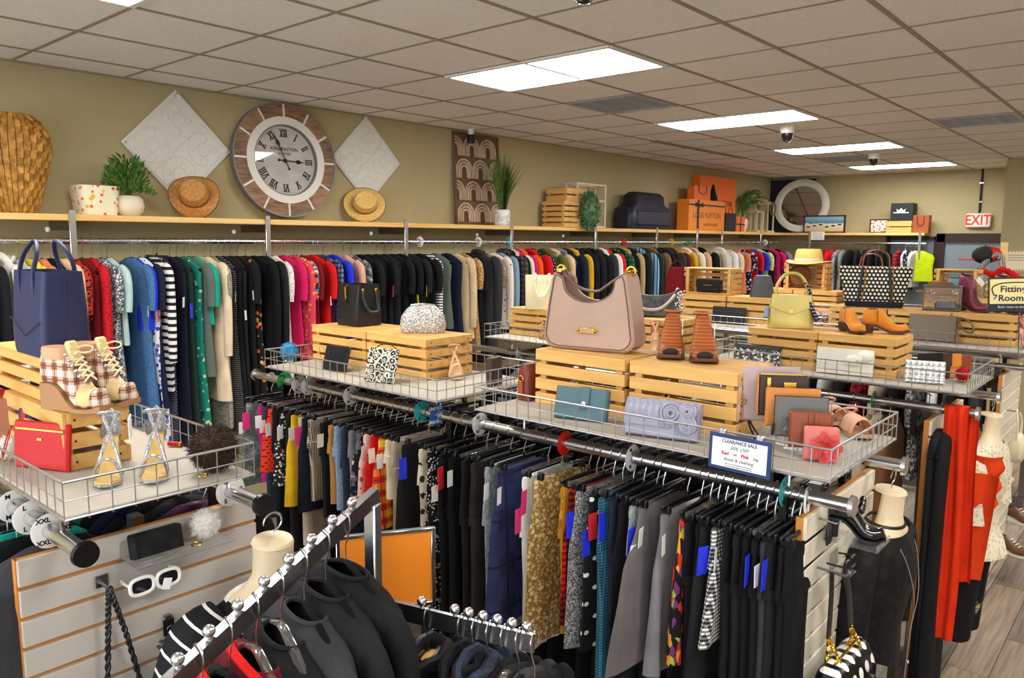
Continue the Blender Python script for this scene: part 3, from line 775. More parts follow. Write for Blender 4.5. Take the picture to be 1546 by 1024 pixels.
def garment(kind, fab, L, loc, rotz, sleeve='', hw=0.20, ht=0.028, hang=None, tags='', flare=None, tilt=0.0, fold=0.5, side=1, wide=None):
    """kind: dress blouse jacket coat skirt trousers jeans jumpsuit. Root at the point of the rail it hangs from."""
    SEED[0] += 1; sd = SEED[0]; m = FAB[fab] if isinstance(fab, str) else fab
    t = thing(kind, None, 'clothing', loc, rotz)
    bottoms = kind in ('skirt', 'trousers', 'jeans')
    if bottoms:
        hm = hang or CL_BLACK; z0 = -0.12; w0 = 0.145
        h = link('hanger', hm, t); link('hook', HOOK, h); link('clip', CLIPM, h, (-0.115, 0, 0)); link('clip', CLIPM, h, (0.115, 0, 0))
        if kind == 'skirt':
            fl = flare or 0.19
            pr = sect(z0, [(0, w0, 0.012), (0.08, w0+.004, 0.016), (0.4, (w0+fl)/2+.01, ht), (1, fl, ht*1.15)], L)
            obj('cloth', MB().loft(rings(pr, 22, fold, sd, tilt), True, True), m, t, 60)
        else:
            fl = flare or 0.07; cr = min(0.24, L*.3)
            pr = sect(z0, [(0, w0, 0.013), (1, w0+.012, ht*.9)], cr, 4)
            obj('cloth', MB().loft(rings(pr, 20, 0.2, sd), True, True), m, t, 60)
            for s in (-1, 1):
                pl = sect(z0-cr+0.03, [(0, 0.078, ht*.9), (0.5, 0.07, ht*.85), (1, fl, ht*.8)], L-cr-0.02+(0.012 if s > 0 else 0), 7)
                rg = rings(pl, 14, fold*.6, sd*2+s, tilt)
                rg = [[(x+s*0.074, y+s*0.006, z) for x, y, z in q] for q in rg]
                obj('leg', MB().loft(rg, True, True), m, t, 60)
        wb = rings([(z0+0.004, w0+.002, 0.015), (z0-0.014, w0+.004, 0.018), (z0-0.034, w0+.003, 0.017)], 20, 0.0, sd)
        obj('waistband', MB().loft(wb, True, True), m, t, 60)
    else:
        hm = hang or SH_BLACK; z0 = -0.098
        h = link('hanger', hm, t); link('hook', HOOK, h)
        fl = flare or hw*(1.12 if kind in ('dress', 'coat') else 1.0)
        nk = [(z0, 0.05, 0.016), (z0-0.012, 0.075, 0.022), (z0-0.032, 0.125, 0.026), (z0-0.062, hw*.90, 0.028), (z0-0.10, hw, ht*.95)]
        if wide: nk = [(z0-0.020, 0.066, 0.034), (z0-0.030, 0.092, 0.044), (z0-0.048, hw*.72, 0.050), (z0-0.068, hw*.9, 0.052), (z0-0.11, hw*1.03, 0.052)]
        b = sect(z0-0.10, [(0, hw, ht*.95), (0.35, hw*.93, ht), (1, fl, ht*1.15)], max(L-0.10, 0.1), 8)[1:]
        obj('cloth', MB().loft(rings(nk+b, 22, fold, sd, tilt), not wide, True), m, t, 60)
        if wide:
            obj('lining', MB().loft(rings([(z0-.021, .064, .032), (z0-.05, .09, .036), (z0-.09, hw*.8, .036)], 20, 0, sd), False, True), wide, t, 60)
            obj('neck_band', MB().tube([(x_*1.0, y_, z0-.020+.012*math.cos(2*PI*j/20+PI/2)*.5) for j, (x_, y_, z_) in enumerate(rings([(z0-.02, .068, .036), (z0-.04, .1, .03)], 20, 0, sd)[0])], .006, 6, closed=True), m, t)
        elif kind in ('jacket', 'coat'):
            obj('collar', MB().tube([(-0.085, 0, z0-0.02), (-0.045, -0.022, z0+0.014), (0, -0.026, z0+0.022), (0.045, -0.022, z0+0.014), (0.085, 0, z0-0.02), (0.045, 0.024, z0+0.004), (0, 0.03, z0-0.01), (-0.045, 0.024, z0+0.004)], 0.014, 7, closed=True, flat=1.4), m, t)
        if sleeve:
            ln = {'s': 0.2, 'l': 0.52, 'c': 0.1}[sleeve]; ar = 0.052 if kind in ('jacket', 'coat') else 0.043
            for s in (-1, 1):
                pth = spline([(s*hw*(.62 if wide else .80), 0, z0-(.085 if wide else .062)), (s*(hw+(-.01 if wide else 0.012)), 0, z0-(.13 if wide else 0.10)), (s*(hw+(.012 if wide else 0.035)), -0.004, z0-0.10-ln*.45), (s*(hw+(.015 if wide else 0.03)), -0.008, z0-0.10-ln)], 4)
                n = len(pth); rr = [ar*(0.8+0.25*min(1, i/4))*(1-0.25*i/n) for i in range(n)]
                obj('sleeve', MB().tube(pth, rr, 10, flat=0.62, up=(0, 1, 0)), m, t, 60)
    for i, k in enumerate(tags):
        if k == ' ': continue
        r = random.Random(sd*7+i)
        if bottoms: q = (side*(0.160+0.016*i), -0.02+0.014*i, -0.15-0.05*i-r.random()*.03)
        else: q = (side*(hw+0.035), -0.03+0.02*i, -0.30-r.random()*.14)
        link('price_tag', TAGS[k], t, q, (0, 0.15*(r.random()-.5), (0.9 if not bottoms else 1.57)+r.random()*.6-.3))
    return t

ORD = ['', 'second ', 'third ', 'fourth ', 'fifth ', 'sixth ', 'seventh ', 'eighth ', 'ninth ', 'tenth ', 'eleventh ', 'twelfth ', 'thirteenth ', 'fourteenth ', 'fifteenth ', 'sixteenth ', 'seventeenth ', 'eighteenth ', 'nineteenth ', 'twentieth ']
def label_run(items, where, group, rel='beyond'):
    """items: [(object, description)] in order along one rail; every label singles its garment out"""
    cnt = {}
    for o, d in items: cnt[d] = cnt.get(d, 0)+1
    anchor = None; k = {}
    nxt = [d for o, d in items if cnt[d] == 1]
    for o, d in items:
        o['group'] = group
        if cnt[d] == 1:
            o['label'] = '%s hanging on %s' % (d, where); anchor = d; k = {}
        else:
            k[d] = k.get(d, 0)+1
            if anchor: o['label'] = '%s%s %s the %s on %s' % (ORD[k[d]-1], d, rel, anchor, where)
            else: o['label'] = '%s%s ahead of the %s on %s' % (ORD[k[d]-1], d, nxt[0] if nxt else 'wall', where)

# ------------------------------------------------------------ the long wall rail
K, B_, J, CT = 'dress', 'blouse', 'jacket', 'coat'
WALLG = [
 (-62, K, 'navyb', .95, 'l', 'dark navy dress', ''), (-38, K, 'black', 1.0, '', 'black dress', ''), (-18, K, 'charcoal', .98, '', 'charcoal dress', ''),
 (2, K, 'black', 1.05, 'l', 'black dress', ''), (32, CT, 'whitedenim', .98, 'l', 'white denim coat', ''), (50, B_, 'palegrey', .6, 's', 'pale grey blouse', ''),
 (72, B_, 'yellow', .6, 's', 'yellow top', ''), (88, B_, 'coral', .62, 's', 'coral blouse', ''), (102, K, 'black', 1.0, '', 'black dress', ''), (119, K, 'peach', .80, 'l', 'peach dress', ''),
 (137, K, 'rustlace', .95, 's', 'rust and black lace dress', ''), (150, K, 'maroon', .98, '', 'maroon dress', ''), (164, K, 'redlace', .86, 'l', 'red lace dress', ''),
 (179, K, 'sequin', .90, 's', 'silver sequin dress', ''), (188, B_, 'mint', .5, 's', 'pale mint top', ''), (224, K, 'denim', .98, 's', 'blue denim dress', 'w'), (227, B_, 'royal', .42, 's', 'royal blue top', ''),
 (238, K, 'bluefloral', 1.12, '', 'white and blue floral dress', 'p'), (246, K, 'navy', .90, 's', 'navy short sleeved dress', 'w'), (259, B_, 'stripe', .82, 'l', 'navy and white striped top', ''),
 (264, 'trousers', 'pindot', 1.15, '', 'navy pin-dot trousers', ''), (284, 'jumpsuit', 'navyb', 1.22, '', 'dark navy jumpsuit', 'w'), (294, K, 'dgreen', 1.15, '', 'dark green dress', 'b'),
 (306, K, 'tealfloral', 1.22, '', 'teal floral dress', ''), (314, B_, 'olivegrey', .75, 's', 'grey-green satin shirt', ''), (320, B_, 'teal', .42, 's', 'teal blouse', ''),
 (337, K, 'cream', .92, 'l', 'cream long sleeved dress', ''), (346, K, 'greylace', 1.1, 's', 'grey lace dress', ''), (356, K, 'blackdot', 1.15, '', 'black pin-dot dress', 'w'),
 (366, K, 'black', 1.1, '', 'black dress', ''), (376, K, 'blackb', 1.05, '', 'black dress', 'w'), (386, K, 'black', 1.1, 's', 'black dress', 'w'),
 (399, K, 'fireflower', .98, '', 'black dress with orange flowers', ''), (412, K, 'blackc', .95, 'l', 'black dress', ''), (426, K, 'blackb', .92, 'l', 'black dress', ''),
 (440, B_, 'script', .88, 's', 'white blouse with red script print', ''), (456, B_, 'pink', .62, 's', 'hot pink top', ''), (472, B_, 'coralfloral', .72, 'l', 'coral floral blouse', ''),
 (478, B_, 'multi', .6, 's', 'patterned orange and blue top', ''), (484, K, 'maroon', .9, 's', 'maroon dress', 'w'), (499, K, 'red', .92, 's', 'bright red dress', 'w'), (506, K, 'plum', .9, '', 'plum dress', ''),
 (516, B_, 'navyplaid', .6, 'l', 'navy plaid shirt', ''), (531, B_, 'royal', .6, 's', 'royal blue blouse', ''), (546, B_, 'dustypink', .6, 's', 'dusty pink top', ''), (558, B_, 'greyprint', .62, 's', 'grey printed blouse', ''),
 (572, K, 'black', .9, 's', 'black dress', 'w'), (584, K, 'blackc', .92, '', 'black dress', ''), (597, K, 'black', .9, 's', 'black dress', 'p'), (608, K, 'blackb', .95, '', 'black dress', ''), (620, K, 'black', .92, 's', 'black dress', ''),
 (632, K, 'blackc', .9, 's', 'black dress', 'y'), (646, K, 'blackb', .9, 's', 'black dress', 'y'), (661, B_, 'black', .62, 's', 'black short sleeved blouse', ''),
 (672, K, 'bwstripe', .95, '', 'black and white striped dress', ''), (684, K, 'olivegrey', .62, '', 'grey-green dress', ''), (702, K, 'navy', .85, '', 'navy sleeveless dress', ''),
 (713, K, 'beige', .72, 'l', 'beige long sleeved dress', ''), (723, K, 'leopard', .85, 's', 'gold leopard print dress', ''), (733, K, 'black', .9, 's', 'black dress', ''), (749, CT, 'charcoal', .98, 'l', 'long charcoal coat', ''),
 (758, B_, 'paisley', .7, 's', 'brown paisley blouse', ''), (768, B_, 'whitefloral', .68, 'l', 'white floral blouse', ''), (780, B_, 'ldenim', .66, 'l', 'light denim shirt', ''), (787, J, 'darkplaid', .75, 'l', 'dark plaid jacket', ''),
 (793, J, 'black', .7, 'l', 'black jacket', ''), (799, J, 'ivory', .7, 'l', 'ivory jacket', ''), (804, J, 'magenta', .6, 'l', 'magenta jacket', ''), (811, J, 'orange', .7, 'l', 'orange jacket', ''), (827, J, 'red', .72, 'l', 'red puffer jacket', ''),
 (833, J, 'navydots', .7, 'l', 'navy dotted jacket', ''), (848, J, 'olive', .72, 'l', 'olive green jacket', ''), (861, J, 'beige', .72, 'l', 'beige jacket', ''), (871, J, 'greyfur', .7, '', 'grey fur vest', ''), (880, J, 'navy', .75, 'l', 'navy jacket', ''),
 (889, J, 'gold', .6, 'l', 'mustard trimmed jacket', ''), (897, J, 'black', .75, 'l', 'black jacket', ''), (907, J, 'blackb', .75, 'l', 'black jacket', ''), (916, J, 'blackc', .75, 'l', 'black jacket', ''), (925, J, 'charcoal', .75, 'l', 'charcoal jacket', ''),
 (932, J, 'white', .75, 'l', 'white jacket', ''), (938, J, 'red', .7, 'l', 'red blazer', ''), (951, J, 'greenplaid', .75, 'l', 'green plaid jacket', ''), (957, J, 'black', .7, 'l', 'black jacket', ''), (966, CT, 'tan', .9, 'l', 'tan coat', ''), (975, J, 'blackb', .75, 'l', 'black jacket', ''),
 (987, J, 'bluestripe', .75, 'l', 'navy jacket with pale blue stripes', ''), (994, J, 'dgreen', .75, 'l', 'dark green jacket', ''), (1006, CT, 'tweed', .85, 'l', 'brown tweed coat', ''), (1013, J, 'black', .75, 'l', 'black jacket', ''), (1021, J, 'blackb', .75, 'l', 'black jacket', ''),
 (1029, J, 'charcoal', .75, 'l', 'charcoal blazer', ''), (1034, J, 'burg', .6, 'l', 'burgundy jacket', ''), (1047, B_, 'gold', .6, 'l', 'golden yellow blouse', ''), (1056, J, 'ivory', .7, 'l', 'cream blazer', ''), (1067, J, 'dustypink', .7, 'l', 'blush fur jacket', ''),
 (1078, J, 'black', .75, 'l', 'black jacket', ''), (1092, B_, 'stone', .7, 'l', 'stone blouse', ''), (1107, J, 'white', .75, 'l', 'white blazer', ''), (1118, B_, 'ivory', .7, 's', 'ivory blouse', ''), (1128, B_, 'coral', .6, 's', 'coral top', ''), (1138, B_, 'navywhite', .7, 's', 'navy and white printed blouse', ''),
 (1147, B_, 'red', .6, 's', 'red top', ''), (1154, B_, 'royal', .7, 's', 'bright blue blouse', ''), (1162, B_, 'greenfloral', .7, 's', 'green floral blouse', ''), (1172, K, 'blackc', .9, '', 'black dress', ''), (1181, B_, 'pink', .6, 's', 'pink top', ''), (1189, B_, 'grey', .6, 's', 'grey top', ''),
 (1197, B_, 'ldenim', .6, 's', 'pale blue shirt', ''), (1205, K, 'black', .8, '', 'black dress', ''), (1212, K, 'blackb', .8, '', 'black dress', ''), (1219, K, 'black', .8, '', 'black dress', ''),
]
run = []
rr_ = random.Random(3)
for px, kind, fab, L, sl, desc, tg in WALLG:
    y = on_x(px, 430, 0.53).y
    hg = SH_CLEAR if rr_.random() < 0.25 else SH_BLACK
    if kind == 'trousers': hg = None
    o = garment(kind, fab, L, (ROD[0], min(y, 10.05), ROD[1]), (rr_.random()-.5)*.16, sl, hw=0.20 if kind not in (J, CT) else 0.215, ht=0.03 if kind not in (J, CT) else 0.042, hang=hg, tags=tg)
    run.append((o, desc))
label_run(run, 'the long wall rail', 'clothes on the long wall rail')

# ------------------------------------------------------------ back wall rail
BACKG = [(1238, B_, 'redplaidb', .6, 'l', 'red plaid shirt'), (1247, B_, 'red', .6, 'l', 'red blouse'), (1257, B_, 'sequin', .65, 's', 'silver sparkle top'), (1264, B_, 'grey', .6, 's', 'grey top'), (1275, K, 'black', .7, '', 'black dress'), (1286, K, 'blackb', .7, '', 'black dress'),
 (1297, K, 'navyb', .7, '', 'dark navy dress'), (1308, K, 'black', .7, '', 'black dress'), (1319, K, 'navy', .7, '', 'navy dress'), (1330, K, 'blackc', .7, '', 'black dress'), (1349, B_, 'redplaidb', .5, 's', 'small red plaid shirt'), (1359, B_, 'white', .55, 's', 'white top'),
 (1366, B_, 'navywhite', .55, 's', 'navy printed top'), (1374, B_, 'palegrey', .5, 's', 'pale grey top')]
run = []
for px, kind, fab, L, sl, desc in BACKG:
    x = on_y(px, 400, 10.08).x
    o = garment(kind, fab, L, (max(x, 0.5), 10.29, ROD[1]), PI/2+(rr_.random()-.5)*.3, sl, hw=0.19); run.append((o, desc))
o = garment(B_, 'neon', .42, (on_y(1387, 390, 10.29).x, 10.29, ROD[1]), 0.35, '', hw=0.20); run.append((o, 'neon yellow tank top'))
label_run(run, 'the back wall rail', 'clothes on the back wall rail')

# ------------------------------------------------------------ front rail of the skirt rack
S_, TR, JE = 'skirt', 'trousers', 'jeans'
RB = [(372, S_, 'distress', 735, 'grey distressed denim skirt', 'pw', {}), (390, TR, 'magenta', 745, 'magenta trousers', 'w', {}), (398, JE, 'ddenim', 800, 'dark blue jeans', 'w', {}), (406, S_, 'orangedot', 715, 'orange red spotted skirt', 'w', {}), (412, TR, 'black', 830, 'black trousers', '', {}),
 (420, S_, 'paisleybw', 735, 'black and white paisley skirt', 'w', {}), (430, JE, 'blackb', 850, 'black jeans', '', {}), (439, S_, 'gold', 765, 'mustard skirt', 'w', {}), (449, TR, 'stone', 840, 'stone beige trousers', 'p', {}), (455, S_, 'navyb', 775, 'navy skirt', '', {}), (464, TR, 'tancheck', 775, 'tan checked trousers', '', {}),
 (481, TR, 'black', 800, 'black trousers', 'w', {}), (494, TR, 'camel', 780, 'camel trousers', '', {}), (503, JE, 'ldenim', 790, 'pale blue jeans', '', {}), (512, JE, 'ddenim', 840, 'dark jeans with faded seams', '', {}), (524, TR, 'grey', 780, 'grey trousers', '', {}), (535, S_, 'navyprint', 780, 'navy and white printed skirt', '', {}),
 (546, S_, 'pinkfloral', 775, 'pink floral skirt', 'w', {}), (555, S_, 'red', 770, 'red skirt', 'w', {}), (567, S_, 'orangeplaid', 800, 'orange and yellow plaid skirt', 'w', {}), (579, TR, 'ivory', 775, 'ivory trousers', '', {}), (586, TR, 'stone', 830, 'beige trousers', '', {}), (603, S_, 'blackb', 860, 'black skirt with a bright blue tag', 'b', {}),
 (626, TR, 'creamprint', 850, 'cream and black printed trousers', '', {}), (641, TR, 'bwfloral', 1000, 'black and white flowered trousers', '', {}), (656, TR, 'black', 1010, 'black trousers', 'rw', {}), (673, TR, 'blackc', 1000, 'black trousers', 'w', {}), (690, TR, 'blackb', 1010, 'black trousers', '', {}),
 (704, TR, 'brownblack', 1000, 'dark brown trousers', '', {}), (726, JE, 'gdenim', 990, 'light grey jeans', 'w', {}), (746, S_, 'blueplaid', 950, 'blue plaid skirt', 'w', dict(flare=.2)), (783, TR, 'white', 1010, 'white trousers', 'pp', {}), (804, S_, 'goldlace', 975, 'gold lace skirt', '', dict(flare=.2)),
 (845, TR, 'cord', 985, 'mustard corduroy trousers', '', {}), (857, S_, 'redplaid', 945, 'red and black plaid skirt', 'b', {}), (867, S_, 'gtweed', 980, 'grey tweed skirt', '', {}), (883, S_, 'polka', 985, 'black polka dot skirt', 'rb', {}), (897, TR, 'tealhound', 1060, 'teal houndstooth trousers', 'b', {}),
 (914, TR, 'navychar', 1060, 'navy grey trousers', '', {}), (930, S_, 'black', 1000, 'black skirt', '', {}), (950, JE, 'gdenim', 1010, 'pale grey jeans', 'b', {}), (960, S_, 'mauve', 1000, 'mauve grey flared skirt', 'ww', dict(flare=.27, tilt=-.04)), (998, S_, 'satin', 1025, 'grey satin skirt', 'w', dict(fold=.9)),
 (1020, S_, 'firefloral', 1005, 'flame print skirt', '', {}), (1034, TR, 'black', 1100, 'black trousers', '', {}), (1046, TR, 'blackc', 1100, 'black trousers', '', {}), (1058, S_, 'blackb', 1040, 'black skirt', 'b', {}), (1072, TR, 'bwcheck', 1000, 'black and white checked trousers', 'w', dict(tilt=-.07)),
 (1092, TR, 'black', 1100, 'black trousers', '', {}), (1108, TR, 'blackb', 1100, 'black trousers', '', {}), (1122, TR, 'blackc', 1100, 'black trousers', 'b', {}), (1136, TR, 'black', 1100, 'black trousers', 'w', {}), (1150, TR, 'charcoal', 1100, 'charcoal trousers', 'b', {}), (1163, TR, 'blackb', 1100, 'black trousers', '', {}), (1175, TR, 'black', 1100, 'black trousers', '', {}), (1187, TR, 'blackc', 1100, 'black trousers', '', {})]
run = []
for px, kind, fab, bot, desc, tg, kw in RB:
    p = on_y(px, 760, 0.435); zb = on_y(px, bot, 0.435).z
    hg = CL_CLEAR if rr_.random() < 0.22 else CL_BLACK
    o = garment(kind, fab, min(1.08, max(0.25, RZ-zb-0.12)), (max(1.5, p.x), 0.60, RZ+0.004), PI/2+(rr_.random()-.5)*.14, tags=tg, side=-1, ht=0.021, hang=hg, **kw)
    run.append((o, desc))
label_run(run, 'the front skirt rail', 'skirts and trousers on the front skirt rail', 'after')

# back rail of the skirt rack: what shows under and between the baskets
run = []
x = 1.55
bk = ['black', 'blackc', 'charcoal', 'blackb']
while x < 4.08:
    f = rr_.choice(bk)
    o = garment(rr_.choice([TR, S_]), f, 1.14, (x, 1.11, RZ+0.004), PI/2+(rr_.random()-.5)*.12, ht=0.022, hang=CL_CLEAR if rr_.random() < .3 else CL_BLACK); run.append((o, ('charcoal ' if f == 'charcoal' else 'black ')+('trousers' if o.name.startswith('tr') else 'skirt')))
    x += 0.115
for xx, f, k, d, tg in ((4.12, 'greyb', TR, 'taupe grey trousers', 'wp'), (4.18, 'stone', TR, 'pale stone trousers', 'p'), (4.24, 'brown', TR, 'khaki brown trousers', 'w')):
    o = garment(k, f, 0.85, (xx, 1.11, RZ+0.004), PI/2, tags=tg, ht=0.02); run.append((o, d))
label_run(run, 'the rear skirt rail', 'clothes on the rear skirt rail', 'after')

# the boots-and-sandals rack
run = []
for px, k, f, L, d, sl in ((-40, J, 'black', .8, 'black jacket', 'l'), (15, B_, 'charcoal', .75, 'charcoal sweater', 'l'), (50, B_, 'blackb', .8, 'soft black sweater', 'l'), (92, J, 'charcoal', .85, 'dark grey hooded fleece', 'l')):
    x = min(on_y(px, 880, -1.10).x, 3.0)
    o = garment(k, f, L, (x, -0.915, RZ+0.004), PI/2+0.08, sl, hw=0.19, ht=0.05, hang=SH_BLACK); run.append((o, d))
    if 'hooded' in d:
        obj('hood', MB().sphere((0, 0.02, -0.14), 0.12, 14, 8, (1.15, 0.6, 0.72)), FAB['charcoal'], o)
label_run(run, 'the near rail below the sandals', 'clothes below the silver sandals', 'after')
run = []
for i, (f, d) in enumerate((('black', 'black cardigan'), ('navy', 'navy cardigan'), ('blackb', 'black cardigan'), ('charcoal', 'charcoal cardigan'), ('black', 'black cardigan'), ('teal', 'teal cardigan'), ('blackc', 'black cardigan'))):
    o = garment(B_, f, .72, (2.32+i*0.075, -0.915, RZ+0.004), PI/2+(rr_.random()-.5)*.1, 'l', hw=0.17, hang=SH_CLEAR if i % 3 == 1 else SH_BLACK); run.append((o, d))
label_run(run, 'the rail under the red pouch', 'clothes on the rail under the red pouch', 'after')
run = []
for i, (f, d) in enumerate((('black', 'black blouse'), ('blackb', 'black blouse'), ('teal', 'teal blouse'), ('black', 'black blouse'), ('navy', 'navy blouse'), ('blackc', 'black blouse'), ('blackb', 'black blouse'), ('plum', 'plum blouse'), ('black', 'black blouse'))):
    o = garment(B_, f, .7, (2.32+i*0.075, -0.465, RZ+0.004), PI/2+(rr_.random()-.5)*.1, 's', hw=0.17, hang=SH_CLEAR if i % 3 == 1 else SH_BLACK); run.append((o, d))
label_run(run, 'the rail behind the brown pom-pom', 'clothes on the rail behind the brown pom-pom', 'after')

# third rack, fourth rack: the parts of their rails in view
run = []
cols = ['black', 'grey', 'blackb', 'white', 'blackc', 'greyb', 'charcoal', 'navyb', 'black', 'palegrey', 'redplaidb', 'blackb', 'stone', 'black', 'navyprint', 'charcoal', 'blackc', 'greyprint', 'black', 'blackb']
nm = {'black': 'black', 'blackb': 'black', 'blackc': 'black', 'grey': 'grey', 'white': 'white', 'greyb': 'taupe', 'charcoal': 'charcoal', 'navyb': 'navy', 'palegrey': 'pale grey', 'redplaidb': 'red plaid', 'stone': 'stone', 'navyprint': 'navy print', 'greyprint': 'grey print', 'brown': 'khaki'}
for i, f in enumerate(cols):
    o = garment(B_, f, .62, (1.85+i*0.112, 2.15, RZ+0.004), PI/2+(rr_.random()-.5)*.16, 's', hw=0.17, hang=SH_CLEAR if i % 4 == 1 else SH_BLACK); run.append((o, nm[f]+' blouse'))
for xx, f, L, k, d in ((4.06, 'stone', .7, J, 'stone jacket'), (4.13, 'brown', .7, J, 'khaki jacket'), (4.335, 'blackb', 1.2, K, 'black sleeveless dress'), (4.365, 'black', 1.25, K, 'long black maxi dress')):
    o = garment(k, f, L, (xx, 2.15, RZ+0.004), PI/2+.05, '' if k == K else 'l', hw=0.17, tags='w' if k == K else ''); run.append((o, d))
label_run(run, 'the front rail beside the orange scarf', 'clothes on the front rail beside the orange scarf', 'after')
run = []
cols = ['black', 'white', 'charcoal', 'blackb', 'palegrey', 'black', 'redplaidb', 'stone', 'blackc', 'greyprint', 'white', 'black', 'charcoal']
for i, f in enumerate(cols):
    o = garment(B_, f, .65, (2.95+i*0.105, 3.69, RZ+0.004), PI/2+(rr_.random()-.5)*.16, 's', hw=0.17); run.append((o, nm[f]+' blouse'))
label_run(run, 'the rail below the grey clutch', 'clothes on the rail below the grey clutch', 'after')
# ------------------------------------------------------------ things on the long wall shelf
def span(p0, p1, py, x=0.17):
    a, b = on_x(p0, py, x).y, on_x(p1, py, x).y
    return (a+b)/2, b-a
def ppm(pt):
    return FPX/((Vector(pt)-CAM).dot(_fw))
def leafmesh(n, place, size, m, name, parent, seed=1, w=0.38, fold=0.15):
    """n leaves: place(rnd) -> (position, direction)"""
    r = random.Random(seed); b = MB()
    for k in range(n):
        p, d = place(r); p, d = Vector(p), Vector(d).normalized()
        s = d.cross(Vector((r.uniform(-1, 1), r.uniform(-1, 1), r.uniform(-1, 1))))
        if s.length < 1e-3: continue
        s.normalize(); u = s.cross(d); L = size*r.uniform(.7, 1.25)
        b.add([p, p+d*L*.5+s*L*w*.5+u*L*fold, p+d*L, p+d*L*.5-s*L*w*.5+u*L*fold, p+d*L*.5], [(0, 1, 4), (1, 2, 4), (2, 3, 4), (3, 0, 4)])
    return obj(name, b, m, parent, 0)
GREEN = mat('leaf_green', pat=lambda g: g.ramp(g.noise(30, 2), [(0.3, C(40, 84, 26)), (0.7, C(98, 140, 52))], False), rough=0.5)
GREEND = mat('boxwood_green', pat=lambda g: g.ramp(g.noise(30, 2), [(0.3, C(46, 82, 46)), (0.7, C(96, 132, 86))], False), rough=0.5)
GRASSG = mat('grass_green', pat=lambda g: g.ramp(g.noise(20, 2), [(0.3, C(54, 84, 30)), (0.7, C(116, 142, 66))], False), rough=0.6)

# woven vase
y, _ = span(-30, 52, 250); y += 0.02
t = thing('woven_vase', 'tall straw vase of overlapping woven strips standing on the wall shelf', 'vase', (0.19, y, SH))
ht_ = on_x(8, 172, 0.19).z-SH
prof = [(0.085, 0), (0.105, 0.08*ht_), (0.150, 0.4*ht_), (0.182, 0.66*ht_), (0.178, 0.78*ht_), (0.145, 0.92*ht_), (0.105, 0.985*ht_), (0.098, ht_), (0.085, ht_), (0.08, .9*ht_)]
STRAW = mat('straw_weave', pat=lambda g: g.ramp(g.noise(26, 3), [(0.3, C(140, 90, 30)), (0.55, C(186, 132, 52)), (0.75, C(216, 168, 80))], False), rough=0.6)
obj('vase_body', MB().lathe(prof, 28, cap0=True), mat('straw_dark', C(104, 64, 22), 0.7), t)
def rad(z):
    for (r0, z0), (r1, z1) in zip(prof, prof[1:]):
        if z0 <= z <= z1: return r0+(r1-r0)*(z-z0)/(z1-z0+1e-9)
    return 0.1
b = MB()
rows = 13
for i in range(rows):
    zc = ht_*(i+0.6)/rows; n = 17; hh = ht_/rows*1.25
    for k in range(n):
        a = 2*PI*(k+0.5*(i % 2))/n; da = PI/n*1.0
        for s, dz in ((-1, 0), (1, 0)):
            a2 = a+s*da*.5; q = []
            for (u, v, o_) in ((-.42, -.5, .003), (.42, -.38, .014), (.42, .5, .010), (-.42, .38, .004)):
                zz = zc+v*hh*(1 if s > 0 else 1); aa = a2+u*da*1.05*s; rr = rad(max(0, min(ht_, zz)))+o_
                q.append((rr*math.cos(aa), rr*math.sin(aa), max(0.001, min(ht_, zz))))
            b.add(q, [(0, 1, 2, 3)] if s > 0 else [(3, 2, 1, 0)])
tag(obj('weave', b, STRAW, t, 0), kind='stuff')

# floral fabric bin
y, wd = span(114, 172, 305)
t = thing('fabric_bin', 'soft fabric bin with orange and yellow flower print beside the potted plant', 'bin', (0.17, y, SH))
FLOR = cp('bin_floral', petals(C(236, 228, 196), C(226, 96, 40), 30, 0.28, C(228, 186, 60)))
bh = on_x(140, 281, 0.17).z-SH
obj('bin_body', MB().loft([rrect(wd*.92, .2, .04, 4, 0), rrect(wd*.96, .21, .04, 4, bh*.5), rrect(wd*1.08, .22, .04, 4, bh*.95), rrect(wd*1.06, .21, .04, 4, bh), rrect(wd*.98, .18, .04, 4, bh*.96), rrect(wd*.85, .16, .04, 4, bh*.3)]), FLOR, t, loc=(0, 0, 0), rot=(0, 0, PI/2))
# potted plant
y, wd = span(172, 216, 310, 0.2)
t = thing('potted_plant', 'small green plant in a round cream pot beside the floral bin', 'plant', (0.2, y, SH))
ph = on_x(194, 296, 0.2).z-SH; r = 0.5*44/ppm((0.2, y, SH))
obj('pot', MB().lathe([(r*.62, 0), (r*.9, ph*.2), (r, ph*.5), (r*.9, ph*.85), (r*.66, ph), (r*.55, ph*.97), (r*.5, ph*.8)], 24, cap0=True, cap1=True), mat('cream_ceramic', C(226, 214, 188), 0.35), t)
def pl(rn):
    a, e = rn.uniform(0, 2*PI), rn.uniform(-0.15, 1.4); q = rn.uniform(.35, 1.0)
    p = Vector((math.cos(a)*math.cos(e)*.13*q, math.sin(a)*math.cos(e)*.13*q, ph+.03+math.sin(e)*.20*q)); d = Vector((math.cos(a), math.sin(a), .5+rn.random()))
    return p, d
leafmesh(420, pl, 0.05, GREEN, 'foliage', t, 4)
b = MB()
for k in range(14):
    a = k*2.4; b.tube([(0, 0, ph-.02), (math.cos(a)*.05, math.sin(a)*.05, ph+.08), (math.cos(a)*.09, math.sin(a)*.09, ph+.14)], 0.003, 5)
obj('stem', b, GREEN, t)

